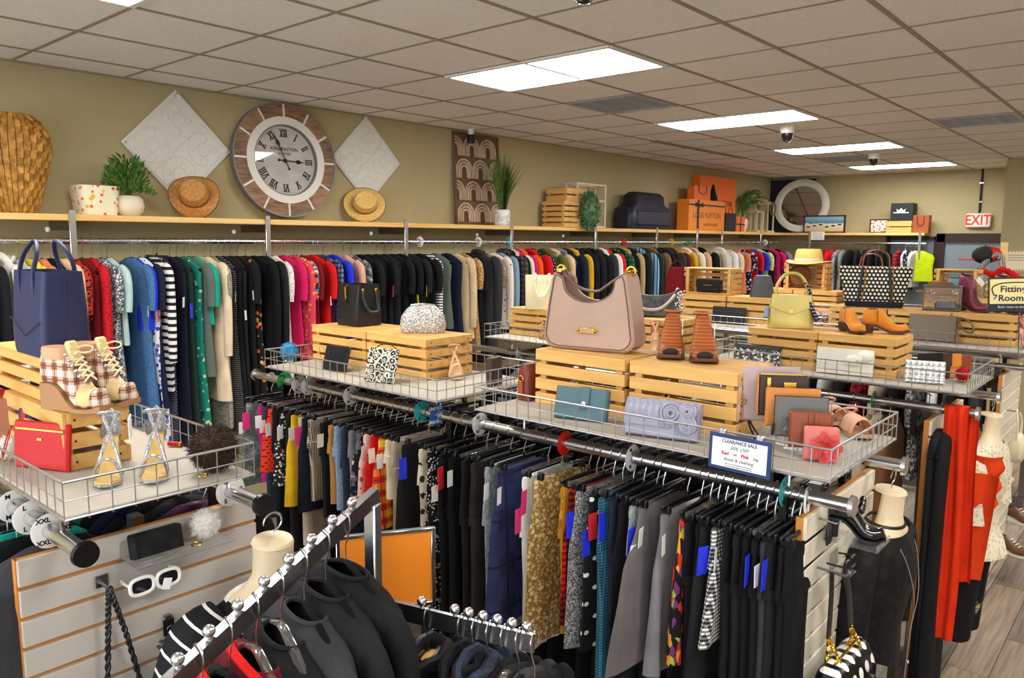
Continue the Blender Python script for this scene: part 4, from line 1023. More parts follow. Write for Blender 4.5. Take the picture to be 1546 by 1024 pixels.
# embossed white diamonds
EMB = mat('white_embossed_tile', C(222, 220, 214), 0.5)
def diamond(lab, px, py, half, seed):
    p = on_x(px, py, 0.03)
    t = thing('embossed_panel', lab, 'wall panel', (0.008, p.y, p.z), rot=(math.radians(45), 0, 0)); s = half*math.sqrt(2)
    obj('plate', MB().box((0.006, 0, 0), (0.012, s, s), 0.004), EMB, t, 0)
    for c, d in (((0, s/2-.02), (s-.02, .014)), ((0, -s/2+.02), (s-.02, .014)), ((s/2-.02, 0), (.014, s-.02)), ((-s/2+.02, 0), (.014, s-.02)), ((0, 0), (s-.05, .006))):
        obj('raised_border', MB().box((0.014, c[0], c[1]), (0.008, d[0], d[1]), 0.002), EMB, t, 0)
    q = s/4-.008
    for cy in (-q, q):
        for cz in (-q, q):
            for rr in (q*.92, q*.35): obj('raised_ring', MB().tube(arc((0.013, cy, cz), rr, 0, 345, 24, 'yz'), 0.0045, 6, closed=True), EMB, t)
            for k in range(4):
                a = PI/4+k*PI/2; obj('raised_leaf', MB().sphere((0.012, cy+math.cos(a)*q*.62, cz+math.sin(a)*q*.62), q*.22, 10, 6, (0.25, 1, .55 if k % 2 else 1)), EMB, t)
    return t
diamond('larger white embossed square hung as a diamond behind the tan cowboy hat', 271, 222, on_x(271, 135, .03).z-on_x(271, 222, .03).z, 1)
diamond('smaller white embossed diamond panel between the clock and the carved panel', 556, 242, on_x(556, 175, .03).z-on_x(556, 242, .03).z, 2)

# straw hats leaning on the wall
def hat(name, lab, px, py, R, x, m, band, sq=1.0, lean=0.25, crown=0.6, face=-0.55, ch=0.11, curl=0.035):
    p = on_x(px, py, x)
    t = thing(name, lab, 'hat', (x, p.y, SH+R*sq*math.cos(lean)+0.004))
    t.rotation_euler = (0, PI/2-lean, face)
    b = MB(); n = 36
    def ring(r, z, w=0.0):
        return [(r*math.cos(2*PI*k/n)*sq, r*math.sin(2*PI*k/n), z+w*math.cos(4*PI*k/n)) for k in range(n)]
    rc = R*crown
    b.loft([ring(R, 0, -curl), ring(R*.985, 0.006, -curl), ring(R*.85, 0.012, -curl*.6), ring(rc*1.05, 0.012), ring(rc, 0.03), ring(rc*.93, ch*.8), ring(rc*.82, ch), ring(rc*.5, ch*.94), ring(rc*.15, ch*.88)], False, True)
    obj('hat_body', b, m, t, 50)
    obj('hat_band', MB().loft([ring(rc*1.03, 0.016), ring(rc*1.0, 0.042)], False, False), band, t, 50)
    obj('brim_edge', MB().tube(ring(R, 0.003, -curl), 0.004, 6, closed=True), band, t, 60)
    return t
STRAWH = mat('hat_straw_tan', pat=lambda g: g.ramp(g.noise(70, 3), [(0.3, C(176, 116, 54)), (0.7, C(206, 152, 84))], False), rough=0.7)
STRAWP = mat('hat_straw_pale', pat=lambda g: g.ramp(g.noise(70, 3), [(0.3, C(206, 164, 84)), (0.7, C(230, 196, 118))], False), rough=0.7)
BAND = mat('hat_band_brown', C(128, 84, 44), 0.7)
hat('cowboy_hat', 'tan straw cowboy hat leaning against the larger white diamond', 294, 300, .155, 0.14, STRAWH, BAND, 0.94, 0.3)
hat('straw_hat', 'pale straw hat leaning below the smaller white diamond', 550, 305, .165, 0.13, STRAWP, BAND, 0.86, 0.3, curl=0.01)

# big clock
pc = on_x(432, 243, 0.07); R = 0.5*(on_x(432, 156, 0.07).z-on_x(432, 330, 0.07).z)
t = thing('wall_clock', 'big round clock with wood rim and roman numerals standing on the wall shelf', 'clock', (0.03, pc.y, pc.z))
t.rotation_euler = (0, -0.062, -0.05)
def disc(r0, r1, x0, x1, n=64, a0=0, a1=360):
    b = MB(); rr = []
    for r, x in ((r0, x0), (r1, x0), (r1, x1), (r0, x1), (r0, x0)):
        rr.append([(x, r*math.sin(2*PI*k/n), r*math.cos(2*PI*k/n)) for k in range(n)])
    return b.loft(rr, False, False)
RUST = [mat('clock_wood_%d' % k, pat=woodpat(a, bb, 9.0, (4, 1, 6)), rough=0.6) for k, (a, bb) in enumerate(((C(108, 76, 54), C(160, 124, 96)), (C(120, 84, 58), C(172, 134, 104)), (C(98, 72, 54), C(148, 118, 94))))]
CLW = mat('clock_white', C(226, 222, 214), 0.45); CLF = mat('clock_face', pat=lambda g: g.ramp(g.noise(12, 3), [(0.3, C(186, 182, 178)), (0.7, C(204, 200, 196))], False), rough=0.6)
obj('outer_band', disc(R*.975, R, 0.0, 0.055), mat('grey_iron_band', C(128, 126, 122), 0.5, 0.3), t)
obj('back_plate', MB().tube([(0, 0, 0), (0.012, 0, 0)], R*.97, 48), CLW, t)
for k in range(12):
    rr = []; a0, a1 = 2*PI*(k/12)+.025, 2*PI*((k+1)/12)-.025; n = 6
    b = MB()
    for r, x in ((R*.74, 0.03), (R*.975, 0.03), (R*.975, 0.05), (R*.74, 0.05)):
        rr.append([(x, r*math.sin(a0+(a1-a0)*i/n), r*math.cos(a0+(a1-a0)*i/n)) for i in range(n+1)])
    rr.append(rr[0])
    b.loft(rr, False, False, closed=False)
    b.add([rr[i][0] for i in range(4)], [(0, 1, 2, 3)]); b.add([rr[i][-1] for i in range(4)], [(3, 2, 1, 0)])
    obj('wood_segment', b, RUST[k % 3], t, 30)
    a = 2*PI*k/12; M_ = Matrix.Rotation(-a, 3, 'X')
    c = M_ @ Vector((0.042, 0, R*.86)); obj('divider', MB().box(c, (0.02, R*.035, R*.25), rot=M_), CLW, t, 0)
obj('inner_ring', disc(R*.62, R*.755, 0.02, 0.058), CLW, t)
obj('inner_trim', disc(R*.60, R*.625, 0.02, 0.05), mat('clock_grey_trim', C(110, 108, 106), 0.5), t)
obj('face', MB().tube([(0.016, 0, 0), (0.024, 0, 0)], R*.61, 48), CLF, t)
num = {1: 'I', 2: 'II', 3: 'III', 4: 'IV', 5: 'V', 6: 'VI', 7: 'VII', 8: 'VIII', 9: 'IX', 10: 'X', 11: 'XI', 12: 'XII'}
def numeral(s, a, r, hh):
    b = MB(); wds = {'I': .022, 'V': .05, 'X': .05}; tot = sum(wds[c] for c in s)*R*1.6; x = -tot/2
    th = R*.018
    for c in s:
        w_ = wds[c]*R*1.6; cx = x+w_/2; x += w_
        if c == 'I': b.box((0, cx, 0), (.003, th*1.2, hh))
        elif c == 'V':
            for s_ in (-1, 1): b.box((0, cx+s_*w_*.22, 0), (.003, th, hh*1.02), rot=None) if False else b.add([Vector((dx, cx+s_*w_*.38+q, hh/2)) for dx in (0, .003) for q in (-th/2, th/2)]+[Vector((dx, cx+q, -hh/2)) for dx in (0, .003) for q in (-th/2, th/2)], [(2, 3, 7, 6), (0, 4, 5, 1), (0, 2, 6, 4), (1, 5, 7, 3)])
        else:
            for s_ in (-1, 1): b.add([Vector((dx, cx+s_*w_*.36+q, hh/2)) for dx in (0, .003) for q in (-th/2, th/2)]+[Vector((dx, cx-s_*w_*.36+q, -hh/2)) for dx in (0, .003) for q in (-th/2, th/2)], [(2, 3, 7, 6), (0, 4, 5, 1), (0, 2, 6, 4), (1, 5, 7, 3)])
    for s_ in (-1, 1): b.box((0, 0, s_*hh/2), (.003, tot, th*.5))
    M_ = Matrix.Rotation(-a, 3, 'X'); b.v = [tuple(M_ @ Vector((p[0]+.025, p[1], p[2]+r))) for p in b.v]
    return b
for k, s in num.items(): obj('numeral', numeral(s, 2*PI*k/12, R*.48, R*.13), INK, t, 0)
def hand(a, L, w_, x):
    b = MB(); M_ = Matrix.Rotation(-a, 3, 'X')
    poly = [(-w_*.3, -L*.3), (w_*.3, -L*.3), (w_*.3, L*.5), (w_*1.4, L*.62), (w_*.35, L*.8), (0, L), (-w_*.35, L*.8), (-w_*1.4, L*.62), (-w_*.3, L*.5)]
    b.prism(poly, x, x+.003, 'yz'); b.sphere((x+.001, 0, -L*.3), w_*.9, 10, 6, (.2, 1, 1)); b.sphere((x, 0, 0), w_*1.3, 12, 6, (.4, 1, 1))
    b.v = [tuple(M_ @ Vector(p)) for p in b.v]; return b
obj('hour_hand', hand(math.radians(92), R*.40, R*.03, 0.032), INK, t, 30)
obj('minute_hand', hand(math.radians(-24), R*.52, R*.026, 0.037), INK, t, 30)
text('KENSINGTON', R*.085, INK, t, (0.026, 0, R*.20), (PI/2, 0, PI/2)); text('STATION', R*.06, INK, t, (0.026, 0, R*.12), (PI/2, 0, PI/2))
gl = bpy.data.materials.new('clock_glass'); gl.use_nodes = True; nt = gl.node_tree; nt.nodes.clear()
o_ = nt.nodes.new('ShaderNodeOutputMaterial'); mx = nt.nodes.new('ShaderNodeMixShader'); tr_ = nt.nodes.new('ShaderNodeBsdfTransparent'); gs = nt.nodes.new('ShaderNodeBsdfGlossy'); gs.inputs['Roughness'].default_value = 0.02
mx.inputs[0].default_value = 0.07; nt.links.new(tr_.outputs[0], mx.inputs[1]); nt.links.new(gs.outputs[0], mx.inputs[2]); nt.links.new(mx.outputs[0], o_.inputs[0])
obj('glass', MB().add([(0.046, R*.6*math.sin(2*PI*k/48), R*.6*math.cos(2*PI*k/48)) for k in range(48)], [tuple(range(48))[::-1]]), gl, t, 0)

# carved wooden panel
y, wd = span(689, 757, 270, 0.06); z1 = on_x(722, 202, 0.06).z; ph_ = z1-SH
t = thing('carved_panel', 'tall carved wooden panel of nested arches behind the tall grass', 'wall panel', (0.05, y, SH)); t.rotation_euler = (0, -0.06, 0)
CARVE = mat('carved_whitewash', pat=woodpat(C(176, 146, 118), C(214, 190, 164), 6.0, (4, 4, 1)), rough=0.7); CARVD = mat('carved_dark', C(110, 80, 58), 0.7)
obj('back_board', MB().box((0, 0, ph_/2), (0.012, wd-.01, ph_-.01)), CARVD, t, 0)
for c, s in (((0, ph_-.008), (wd, .016)), ((0, .008), (wd, .016)), ((-wd/2+.008, ph_/2), (.016, ph_)), ((wd/2-.008, ph_/2), (.016, ph_))): obj('frame_side', MB().box((0.008, c[0], c[1]), (0.024, s[0], s[1]), .002), CARVD, t, 0)
cw = (wd-.04)/2.6; rows_ = 4; rh = (ph_-.04)/rows_
for i in range(rows_):
    for k in range(-1, 4):
        cy = -wd/2+.02+cw*(k+.5+(0.5 if i % 2 else 0))
        zt = .02+rh*(i+1)-cw*.5-.012
        for rr in (cw*.46, cw*.33, cw*.2, cw*.08):
            pts = [(0.012, cy+rr*math.cos(a), zt+rr*math.sin(a)) for a in [PI*j/10 for j in range(11)]]
            pts = [(0.012, cy+rr, .02+rh*i+.01)]+pts+[(0.012, cy-rr, .02+rh*i+.01)]
            pts = [p for p in pts if abs(p[1]) < wd/2-.018]
            if len(pts) > 3: obj('carved_arch', MB().tube(pts, .010 if rr > cw*.1 else .006, 6, flat=1.0), CARVE if rr > cw*.1 else CARVD, t)

# tall grass in a marble pot
y, wd = span(746, 770, 328, 0.24); r = 12/ppm((.24, y, SH)); ph = on_x(758, 317, .24).z-SH
t = thing('potted_grass', 'tall artificial grass in a small white marble pot in front of the carved panel', 'plant', (0.24, y, SH))
MARB = mat('white_marble', pat=lambda g: g.ramp(g.noise(14, 6), [(0.45, C(236, 236, 232)), (0.55, C(186, 186, 186)), (0.6, C(238, 238, 234))], False), rough=0.3)
obj('pot', MB().lathe([(r*.95, 0), (r, ph*.1), (r, ph*.95), (r*.96, ph), (r*.85, ph), (r*.82, ph*.8)], 22, cap0=True, cap1=True), MARB, t)
b = MB(); rn = random.Random(5); gh = on_x(760, 224, .24).z-SH-ph
for k in range(330):
    a = rn.uniform(0, 2*PI); sp = abs(rn.gauss(0, .10)); h_ = gh*rn.uniform(.6, 1.0); w_ = .0035
    x0, y0_ = math.cos(a)*r*.5*rn.random(), math.sin(a)*r*.5*rn.random(); dx, dy = math.cos(a)*sp, math.sin(a)*sp; s = Vector((-math.sin(a+1), math.cos(a+1), 0))*w_
    q = [Vector((x0+dx*u*u*.9+dx*.15*u, y0_+dy*u*u*.9+dy*.15*u, ph*.9+h_*(u-.12*u*u*sp*5))) for u in (0, .4, .75, 1)]
    q = [Vector((max(-.2, p.x), p.y, p.z)) for p in q]
    b.add([q[0]-s, q[0]+s, q[1]+s, q[1]-s, q[2]+s*.7, q[2]-s*.7, q[3]], [(0, 1, 2, 3), (3, 2, 4, 5), (5, 4, 6)])
obj('grass_blade', b, GRASSG, t, 0)

# crates, white frame and boxwood ball
y, wd = span(828, 866, 315, 0.16)
crate('upright pine crate behind the white lantern frame on the wall shelf', 0.06, y-.19, SH, .28, .36, .26, 5, nails=False, group='crates on the wall shelf', m=WOOD)
crate('small pine crate lying on the upright crate on the wall shelf', 0.06, y-.13, SH+.262, .26, .40, .13, 2, nails=False, group='crates on the wall shelf', m=WOOD)
y, wd = span(862, 906, 310, 0.24); fh = on_x(880, 277, .24).z-SH
t = thing('lantern_frame', 'open white wooden lantern frame in front of the stacked shelf crates', 'lantern', (0.24, y, SH))
PALEW = mat('whitewashed_wood', C(214, 198, 168), 0.6)
for sx in (-.07, .07):
    for sy in (-wd/2+.012, wd/2-.012): obj('frame_post', MB().box((sx, sy, fh/2), (.018, .022, fh), .002), PALEW, t, 0)
    for z in (.012, fh-.012, fh*.62): obj('frame_bar', MB().box((sx, 0, z), (.016, wd-.03, .02), .002), PALEW, t, 0)
for sy in (-wd/2+.012, wd/2-.012):
    for z in (.012, fh-.012): obj('frame_bar', MB().box((0, sy, z), (.125, .018, .02), .002), PALEW, t, 0)
p = on_x(893, 318, .42); hh = 29/ppm(p); ww = 20/ppm(p)
t = thing('boxwood_topiary', 'oval boxwood topiary hanging over the shelf edge by the lantern frame', 'plant', (0.40, p.y, p.z))
def bx(rn):
    a, e = rn.uniform(0, 2*PI), math.asin(rn.uniform(-1, 1)); q = rn.uniform(.75, 1)
    d = Vector((math.cos(a)*math.cos(e), math.sin(a)*math.cos(e), math.sin(e))); return Vector((d.x*ww*.5, d.y*ww, d.z*hh))*q, d+Vector((0, 0, .3))
obj('moss_core', MB().sphere((0, 0, 0), 1, 14, 10, (ww*.4, ww*.85, hh*.88)), GREEND, t)
leafmesh(620, bx, 0.032, GREEND, 'foliage', t, 9, w=.6)
obj('hanging_loop', MB().tube([(0, 0, hh*.8), (-.03, 0, hh+.05), (-.07, 0, SH-p.z+.004), (-.12, 0, SH-p.z+.004)], .003, 5), GREEND, t)

# navy bag with a beige pump
NAVYL = mat('navy_nylon', C(26, 28, 50), 0.45, vary=.1, bump=(26, .4, .01))
y, wd = span(938, 1003, 320, 0.18); bh = on_x(970, 291, .18).z-SH
t = thing('slouchy_bag', 'slouchy navy bag on the wall shelf with a beige pump laid on top', 'bag', (0.18, y, SH))
obj('bag_body', MB().loft([rrect(.24, wd*.98, .06, 4, 0), rrect(.27, wd, .07, 4, bh*.25), rrect(.25, wd*.98, .07, 4, bh*.55), rrect(.2, wd*.72, .05, 4, bh*.66), rrect(.18, wd*.7, .05, 4, bh*.9), rrect(.12, wd*.6, .05, 4, bh)]), NAVYL, t, 60)
obj('bag_pocket', MB().box((.125, 0, bh*.3), (.03, wd*.75, bh*.4), .012), NAVYL, t)
obj('bag_strap', MB().tube([(.06, -wd*.3, bh*.9), (.13, -wd*.34, bh*.5), (.14, -wd*.3, bh*.2)], .012, 6, flat=.4), NAVYL, t)

# orange boxes and gift bags
LVO = mat('orange_card', C(238, 112, 26), 0.5); LVY = mat('orange_card_pale', C(240, 140, 40), 0.5); RIB = mat('navy_ribbon', C(34, 38, 74), 0.5); LVT = mat('brown_print', C(110, 60, 24), 0.6)
def boxthing(name, lab, cat, px0, px1, py0, py1, x, d, m, base=SH, lid=True, group=None, axis=0, yp=None):
    a = on_x(px0, (py0+py1)/2, x+d/2).y; b_ = on_x(px1, (py0+py1)/2, x+d/2).y; z1 = on_x((px0+px1)/2, py0, x+d/2).z
    t = thing(name, lab, cat, (x, (a+b_)/2, base), 0, group); w_, h_ = b_-a, z1-base
    obj('carton', MB().box((0, 0, h_/2*.999), (d, w_, h_*.998), .004), m, t, 0)
    if lid: obj('lid', MB().box((0, 0, h_-.03), (d+.006, w_+.006, .07), .004), m, t, 0)
    return t, w_, h_, d/2
t, w_, h_, f = boxthing('gift_box', 'tallest orange gift box, standing at the back of the orange set', 'box', 1056, 1110, 268, 346, .07, .12, LVO, group='orange gift packaging')
text('LOUIS VUITTON', w_*.105, LVT, t, (f+.004, 0.02, h_*.52), (PI/2, 0, PI/2))
t, w_, h_, f = boxthing('gift_box', 'wide orange gift box tied with navy ribbon', 'box', 1040, 1094, 303, 346, .22, .17, LVY, group='orange gift packaging')
lowtop = SH+h_
text('LOUIS VUITTON', w_*.105, LVT, t, (f+.001, 0, h_*.5), (PI/2, 0, PI/2)); text('MAISON FONDEE', w_*.05, LVT, t, (f+.001, w_*.1, h_*.2), (PI/2, 0, PI/2))
for sy in (-.26,): obj('ribbon', MB().box((f+.004, w_*sy, h_/2), (.004, w_*.05, h_)), RIB, t, 0)
obj('ribbon', MB().box((f+.006, 0, h_*.84), (.004, w_+.008, h_*.05)), RIB, t, 0)
obj('bow', MB().tube([(f+.012, -w_*.26, h_*.84), (f+.02, -w_*.36, h_*.9), (f+.02, -w_*.36, h_*.78), (f+.012, -w_*.26, h_*.84), (f+.02, -w_*.16, h_*.9), (f+.02, -w_*.16, h_*.78), (f+.012, -w_*.26, h_*.84)], .006, 6), RIB, t)
t, w_, h_, f = boxthing('gift_bag', 'small orange gift bag with navy handles on the ribboned box', 'bag', 1048, 1073, 281, 303, .2, .1, LVO, base=lowtop+.002, lid=False, group='orange gift packaging')
for xx in (-f*.8, f+.004): obj('handle', MB().tube([(xx, -w_*.25, h_), (xx, -w_*.22, h_*.55), (xx, 0, h_*.42), (xx, w_*.22, h_*.55), (xx, w_*.25, h_)], .006, 6), RIB, t)
p = on_x(1078, 305, .26)
t = thing('dust_pouch', 'crumpled black cloth pouch on the corner of the ribboned box', 'pouch', (.24, p.y, lowtop+.002))
obj('pouch_body', MB().loft([rrect(.08, .15, .03, 3, 0), rrect(.09, .14, .03, 3, .04), rrect(.05, .08, .02, 3, .13), rrect(.02, .03, .008, 3, .22)]), FAB['black'], t, 60)
obj('cord', MB().tube([(0, 0, .2), (.03, .03, .1), (.05, .04, .03)], .003, 5), RIB, t)
t, w_, h_, f = boxthing('gift_bag', 'matte black gift bag between the orange boxes', 'bag', 1096, 1111, 322, 347, .25, .12, mat('black_card', C(26, 28, 34), 0.6), lid=False)
for xx in (-f*.8, f*.8): obj('handle', MB().tube([(xx, -w_*.2, h_), (xx, -w_*.15, h_+.06), (xx, w_*.15, h_+.06), (xx, w_*.2, h_)], .004, 5), FAB['black'], t)
t, w_, h_, f = boxthing('gift_box', 'smallest orange gift box, tied with ribbon beside the palm', 'box', 1112, 1124, 328, 347, .25, .1, LVO, group='orange gift packaging')
obj('ribbon', MB().box((f+.003, 0, h_/2), (.004, w_*.12, h_)), RIB, t, 0); obj('ribbon', MB().box((f+.003, 0, h_*.5), (.004, w_, h_*.1)), RIB, t, 0)

# palm and white lanterns
y, _ = span(1116, 1128, 340, .12)
t = thing('potted_palm', 'palm with arching fronds between the orange boxes and white lanterns', 'plant', (.1, y, SH))
obj('pot', MB().lathe([(.05, 0), (.08, .05), (.09, .16), (.07, .19), (.06, .17)], 18, cap0=True, cap1=True), mat('cream_ceramic'), t)
b = MB(); rn = random.Random(3); tops = on_x(1125, 274, .1).z-SH
for k in range(13):
    a = rn.uniform(-1.9, 1.9)+PI/2; L = rn.uniform(.3, .5); hh = tops*rn.uniform(.55, .98)
    pth = bez([(0, 0, .17), (math.cos(a)*.03, math.sin(a)*.05, hh), (max(-.07, math.cos(a)*L*.5), math.sin(a)*L, hh*rn.uniform(.65, 1.0))], 9)
    b.tube(pth, .004, 5)
    for i in range(2, 10):
        d = (pth[i]-pth[i-1]).normalized()
        for s in (-1, 1):
            q = d*.6+Vector((0, 0, -.35))+d.cross(Vector((0, 0, 1)))*s; q.normalize(); e = pth[i]+q*.13; e.x = max(e.x, -.08); n_ = q.cross(d).normalized()*.008+d*.007
            b.add([pth[i]-n_, pth[i]+n_, e], [(0, 1, 2)])
obj('frond', b, GREEN, t, 0)
def lantern(lab, px0, px1, py0, x):
    y, wd = span(px0, px1, 335, x); hh = on_x((px0+px1)/2, py0, x).z-SH
    t = thing('candle_lantern', lab, 'lantern', (x, y, SH), 0, 'white lanterns')
    s = min(wd, .24)
    for sx in (-1, 1):
        for sy in (-1, 1): obj('lantern_post', MB().box((sx*s*.4, sy*s*.44, hh*.45), (.02, .02, hh*.8), .003), PALEW, t, 0)
    obj('base', MB().box((0, 0, .015), (s, s*1.06, .03), .004), PALEW, t, 0)
    obj('roof', MB().loft([rrect(s, s*1.06, .01, 2, hh*.85), rrect(s*.9, s*.95, .01, 2, hh*.89), rrect(s*.3, s*.3, .02, 2, hh*.98), rrect(s*.25, s*.25, .02, 2, hh)]), PALEW, t, 0)
    obj('ring', MB().tube(arc((0, 0, hh+.03), .035, 0, 345, 14, 'yz'), .004, 6, closed=True), STEEL, t)
    return t, hh
lantern('lower white lantern beside the palm', 1129, 1146, 316, .14)
lt, lh = lantern('taller white lantern with a twig ring, near the round mirror', 1146, 1161, 302, .14)
t = thing('twig_wreath', 'small brown twig ring leaning on the taller lantern', 'wreath', (.29, lt.location.y-.05, SH+lh*.72))
obj('twig_ring', MB().tube(arc((0, 0, 0), .09, 0, 350, 20, 'yz'), .013, 6, closed=True), mat('twig_brown', C(110, 84, 60), 0.8), t)

# ------------------------------------------------------------ corner and back shelf
yb2 = 10.42
pm_ = on_y(1211, 307, yb2); RM = 43/ppm(pm_); RM = min(RM, (H-SH)/2-.02)
zc = SH+RM+.004
t = thing('navy_panel', 'dark navy square panel standing in the corner behind the round mirror', 'wall panel', (pm_.x-.22, 10.52, SH))
obj('panel_board', MB().box((0, 0, .41), (.74, .03, .82), .004), mat('navy_board', C(30, 32, 52), 0.6), t, 0)
obj('panel_frame', MB().box((0, -.02, .80), (.74, .012, .03)).box((-.355, -.02, .41), (.03, .012, .76)), mat('navy_board'), t, 0)
t = thing('round_mirror', 'round mirror in a wide white frame leaning in the back corner', 'mirror', (pm_.x, 10.40, zc), 0.0, rot=(-0.15, 0, 0.10))
def discY(r0, r1, d0, d1, n=56):
    rr = [[(r*math.sin(2*PI*k/n), d, r*math.cos(2*PI*k/n)) for k in range(n)] for r, d in ((r0, d0), (r0, d1), (r0+(r1-r0)*.3, d1-.02), (r1-.01, d1-.012), (r1, d1), (r1, d0), (r0, d0))]
    return MB().loft(rr, False, False)
obj('mirror_frame', discY(RM*.74, RM, 0.02, -0.02), mat('mirror_white', C(214, 208, 198), 0.5, vary=.06), t)
obj('mirror_ridge', MB().tube([(RM*.87*math.sin(2*PI*k/48), -.032, RM*.87*math.cos(2*PI*k/48)) for k in range(48)], .008, 6, closed=True), mat('mirror_white'), t)
obj('mirror_glass', MB().tube([(0, .012, 0), (0, -.004, 0)], RM*.75, 48), mat('mirror_silver', C(200, 202, 204), 0.02, 1.0), t, 30)
def backitem(px0, px1, py0, y=10.42, base=SH):
    a = on_y(px0, (py0+345)/2, y).x; b_ = on_y(px1, (py0+345)/2, y).x; z1 = on_y((px0+px1)/2, py0, y).z
    return (a+b_)/2, b_-a, z1-base
cx, w_, h_ = backitem(1213, 1276, 325, 10.3)
t = thing('beach_painting', 'small framed painting of seabirds on a beach below the round mirror', 'painting', (cx, 10.32, SH))
SEA = mat('beach_paint', pat=lambda g: g.ramp(g.m('ADD', g.m('DIVIDE', g.coord()[3], h_), g.m('MULTIPLY', g.m('SUBTRACT', g.noise(18, 3), .5), .25)), [(0.0, C(214, 176, 116)), (0.38, C(226, 206, 166)), (0.5, C(220, 226, 224)), (0.58, C(70, 134, 158)), (0.85, C(140, 178, 192))], False), rough=0.6)
obj('canvas', MB().box((0, 0, h_/2), (w_-.03, .02, h_-.03)), SEA, t, 0)
for c, s in (((0, h_-.01), (w_, .02)), ((0, .01), (w_, .02)), ((-w_/2+.01, h_/2), (.02, h_)), ((w_/2-.01, h_/2), (.02, h_))): obj('frame_side', MB().box((c[0], -.004, c[1]), (s[0], .03, s[1])), mat('dark_frame', C(58, 44, 34), 0.5), t, 0)
for k in range(6): obj('painted_bird', MB().sphere((-w_*.38+k*w_*.15, -.012, h_*(.34+.06*(k % 3))), .02, 8, 5, (1.6, .1, .6)), mat('bird_grey', C(52, 52, 56), 0.7), t)
cx, w_, h_ = backitem(1313, 1341, 331, 10.36)
t = thing('framed_print', 'square framed print with pink blossom pattern on the back shelf', 'picture', (cx, 10.38, SH))
obj('print', MB().box((0, 0, h_/2), (w_-.02, .02, h_-.02)), cp('pink_blossom', petals(C(238, 222, 214), C(196, 96, 96), 26, .36, C(226, 160, 150))), t, 0)
for c, s in (((0, h_-.008), (w_, .016)), ((0, .008), (w_, .016)), ((-w_/2+.008, h_/2), (.016, h_)), ((w_/2-.008, h_/2), (.016, h_))): obj('frame_side', MB().box((c[0], -.004, c[1]), (s[0], .03, s[1])), mat('dark_frame'), t, 0)
cx, w_, h_ = backitem(1341, 1379, 334, 10.40)
crate('low pine crate under the black box on the back shelf', cx-w_/2, 10.3, SH, w_, .24, h_, 2, nails=False, group='crates on the wall shelf')
base2 = SH+h_+.002
cx, w_, h_ = backitem(1346, 1380, 307, 10.38, base2)
t = thing('black_box', 'black box with a white crown emblem on the low crate', 'box', (cx, 10.42, base2))
obj('carton', MB().box((0, 0, h_/2), (w_, .2, h_), .005), mat('black_card'), t, 0)
b = MB().prism([(-.05, 0), (.05, 0), (.06, .045), (.03, .02), (0, .055), (-.03, .02), (-.06, .045)], 0, -.002, 'xz'); obj('crown_emblem', b, PAPER, t, 0, loc=(-.01, -.101, h_*.5))
obj('emblem_wing', MB().box((-.01, -.1015, h_*.46), (.2, .002, .012)), PAPER, t, 0)
cx, w_, h_ = backitem(1377, 1403, 325, 10.34)
t = thing('paper_bag', 'brown paper bag with twine handles at the end of the back shelf', 'bag', (cx, 10.4, SH))
obj('bag_body', MB().loft([rrect(w_*.96, .12, .006, 1, 0), rrect(w_, .13, .006, 1, h_), rrect(w_*.96, .12, .006, 1, h_), rrect(w_*.94, .1, .006, 1, h_*.2)]), mat('kraft_brown', C(150, 78, 34), 0.7), t, 30)
for yy in (-.068,): obj('handle', MB().tube([(-w_*.2, yy, h_*.95), (-w_*.18, yy-.004, h_*.5), (0, yy-.004, h_*.38), (w_*.18, yy-.004, h_*.5), (w_*.2, yy, h_*.95)], .005, 6), mat('twine', C(90, 50, 26), 0.8), t)
p = on_y(1234, 356, 10.24)
t = thing('rail_card', 'white notice card hung on the back rail below the beach painting', 'sign', (p.x, 10.25, p.z))
obj('card', MB().box((0, 0, 0), (.2, .004, .12)), PAPER, t, 0)
for k in range(4): obj('printed_line', MB().box((0, -.003, .04-.025*k), (.15, .001, .007)), mat('grey_print', C(150, 146, 140), .8), t, 0)
obj('string', MB().tube([(0, 0, .06), (0, .03, ROD[1]-p.z+.016)], .002, 4), WIRE, t)
# ------------------------------------------------------------ shoes, bags and wallets: builders
def sm(a, b, x):
    t = max(0.0, min(1.0, (x-a)/(b-a))); return t*t*(3-2*t)
def at(hp, tp, z):
    """heel and toe pixels on a plane -> centre, rotation, length"""
    a, b = on_z(hp[0], hp[1], z), on_z(tp[0], tp[1], z); d = b-a
    return (a+b)/2, math.atan2(d.y, d.x), d.length
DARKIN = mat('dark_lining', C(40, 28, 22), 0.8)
def foot(L, W, heel, ankle, toeh=0.045, instep=0.085, n=16, shaft=0.36, point=0.35, lean=0.0):
    """rings of a closed boot or shoe, toe along +x, ground at z 0"""
    out = []
    for i in range(n+1):
        t = i/n; x = -L/2+L*t
        zs = heel*(1-sm(.2, .66, t))+.008+.010*sm(.85, 1, t)
        w = W*(.62+.38*sm(.3, .68, t))*(1 if t < .72 else (1-(1-point)*sm(.72, 1.0, t)**1.3))*(sm(-.12, .06, t))
        top = heel+ankle if t < shaft else None
        zt = (heel+instep)*(1-sm(shaft, .75, t))+(toeh+zs)*sm(shaft, .75, t)
        if t <= shaft: zt = heel+ankle
        elif t < shaft+.12: zt = max(zt, (heel+ankle)*(1-sm(shaft, shaft+.12, t))+zt*sm(shaft, shaft+.12, t))
        if t > .93: zt = zs+(zt-zs)*(1-((t-.93)/.07)**2*.75)
        r = []
        for k in range(14):
            a = 2*PI*k/14; ca, sa = math.cos(a), math.sin(a)
            y = w/2*math.copysign(abs(ca)**.75, ca); zc = (zs+zt)/2; z = zc+(zt-zs)/2*math.copysign(abs(sa)**.7, sa)
            r.append((x+lean*(z-zs), y*(1-.12*max(0, sa)), z))
        out.append(r)
    return out
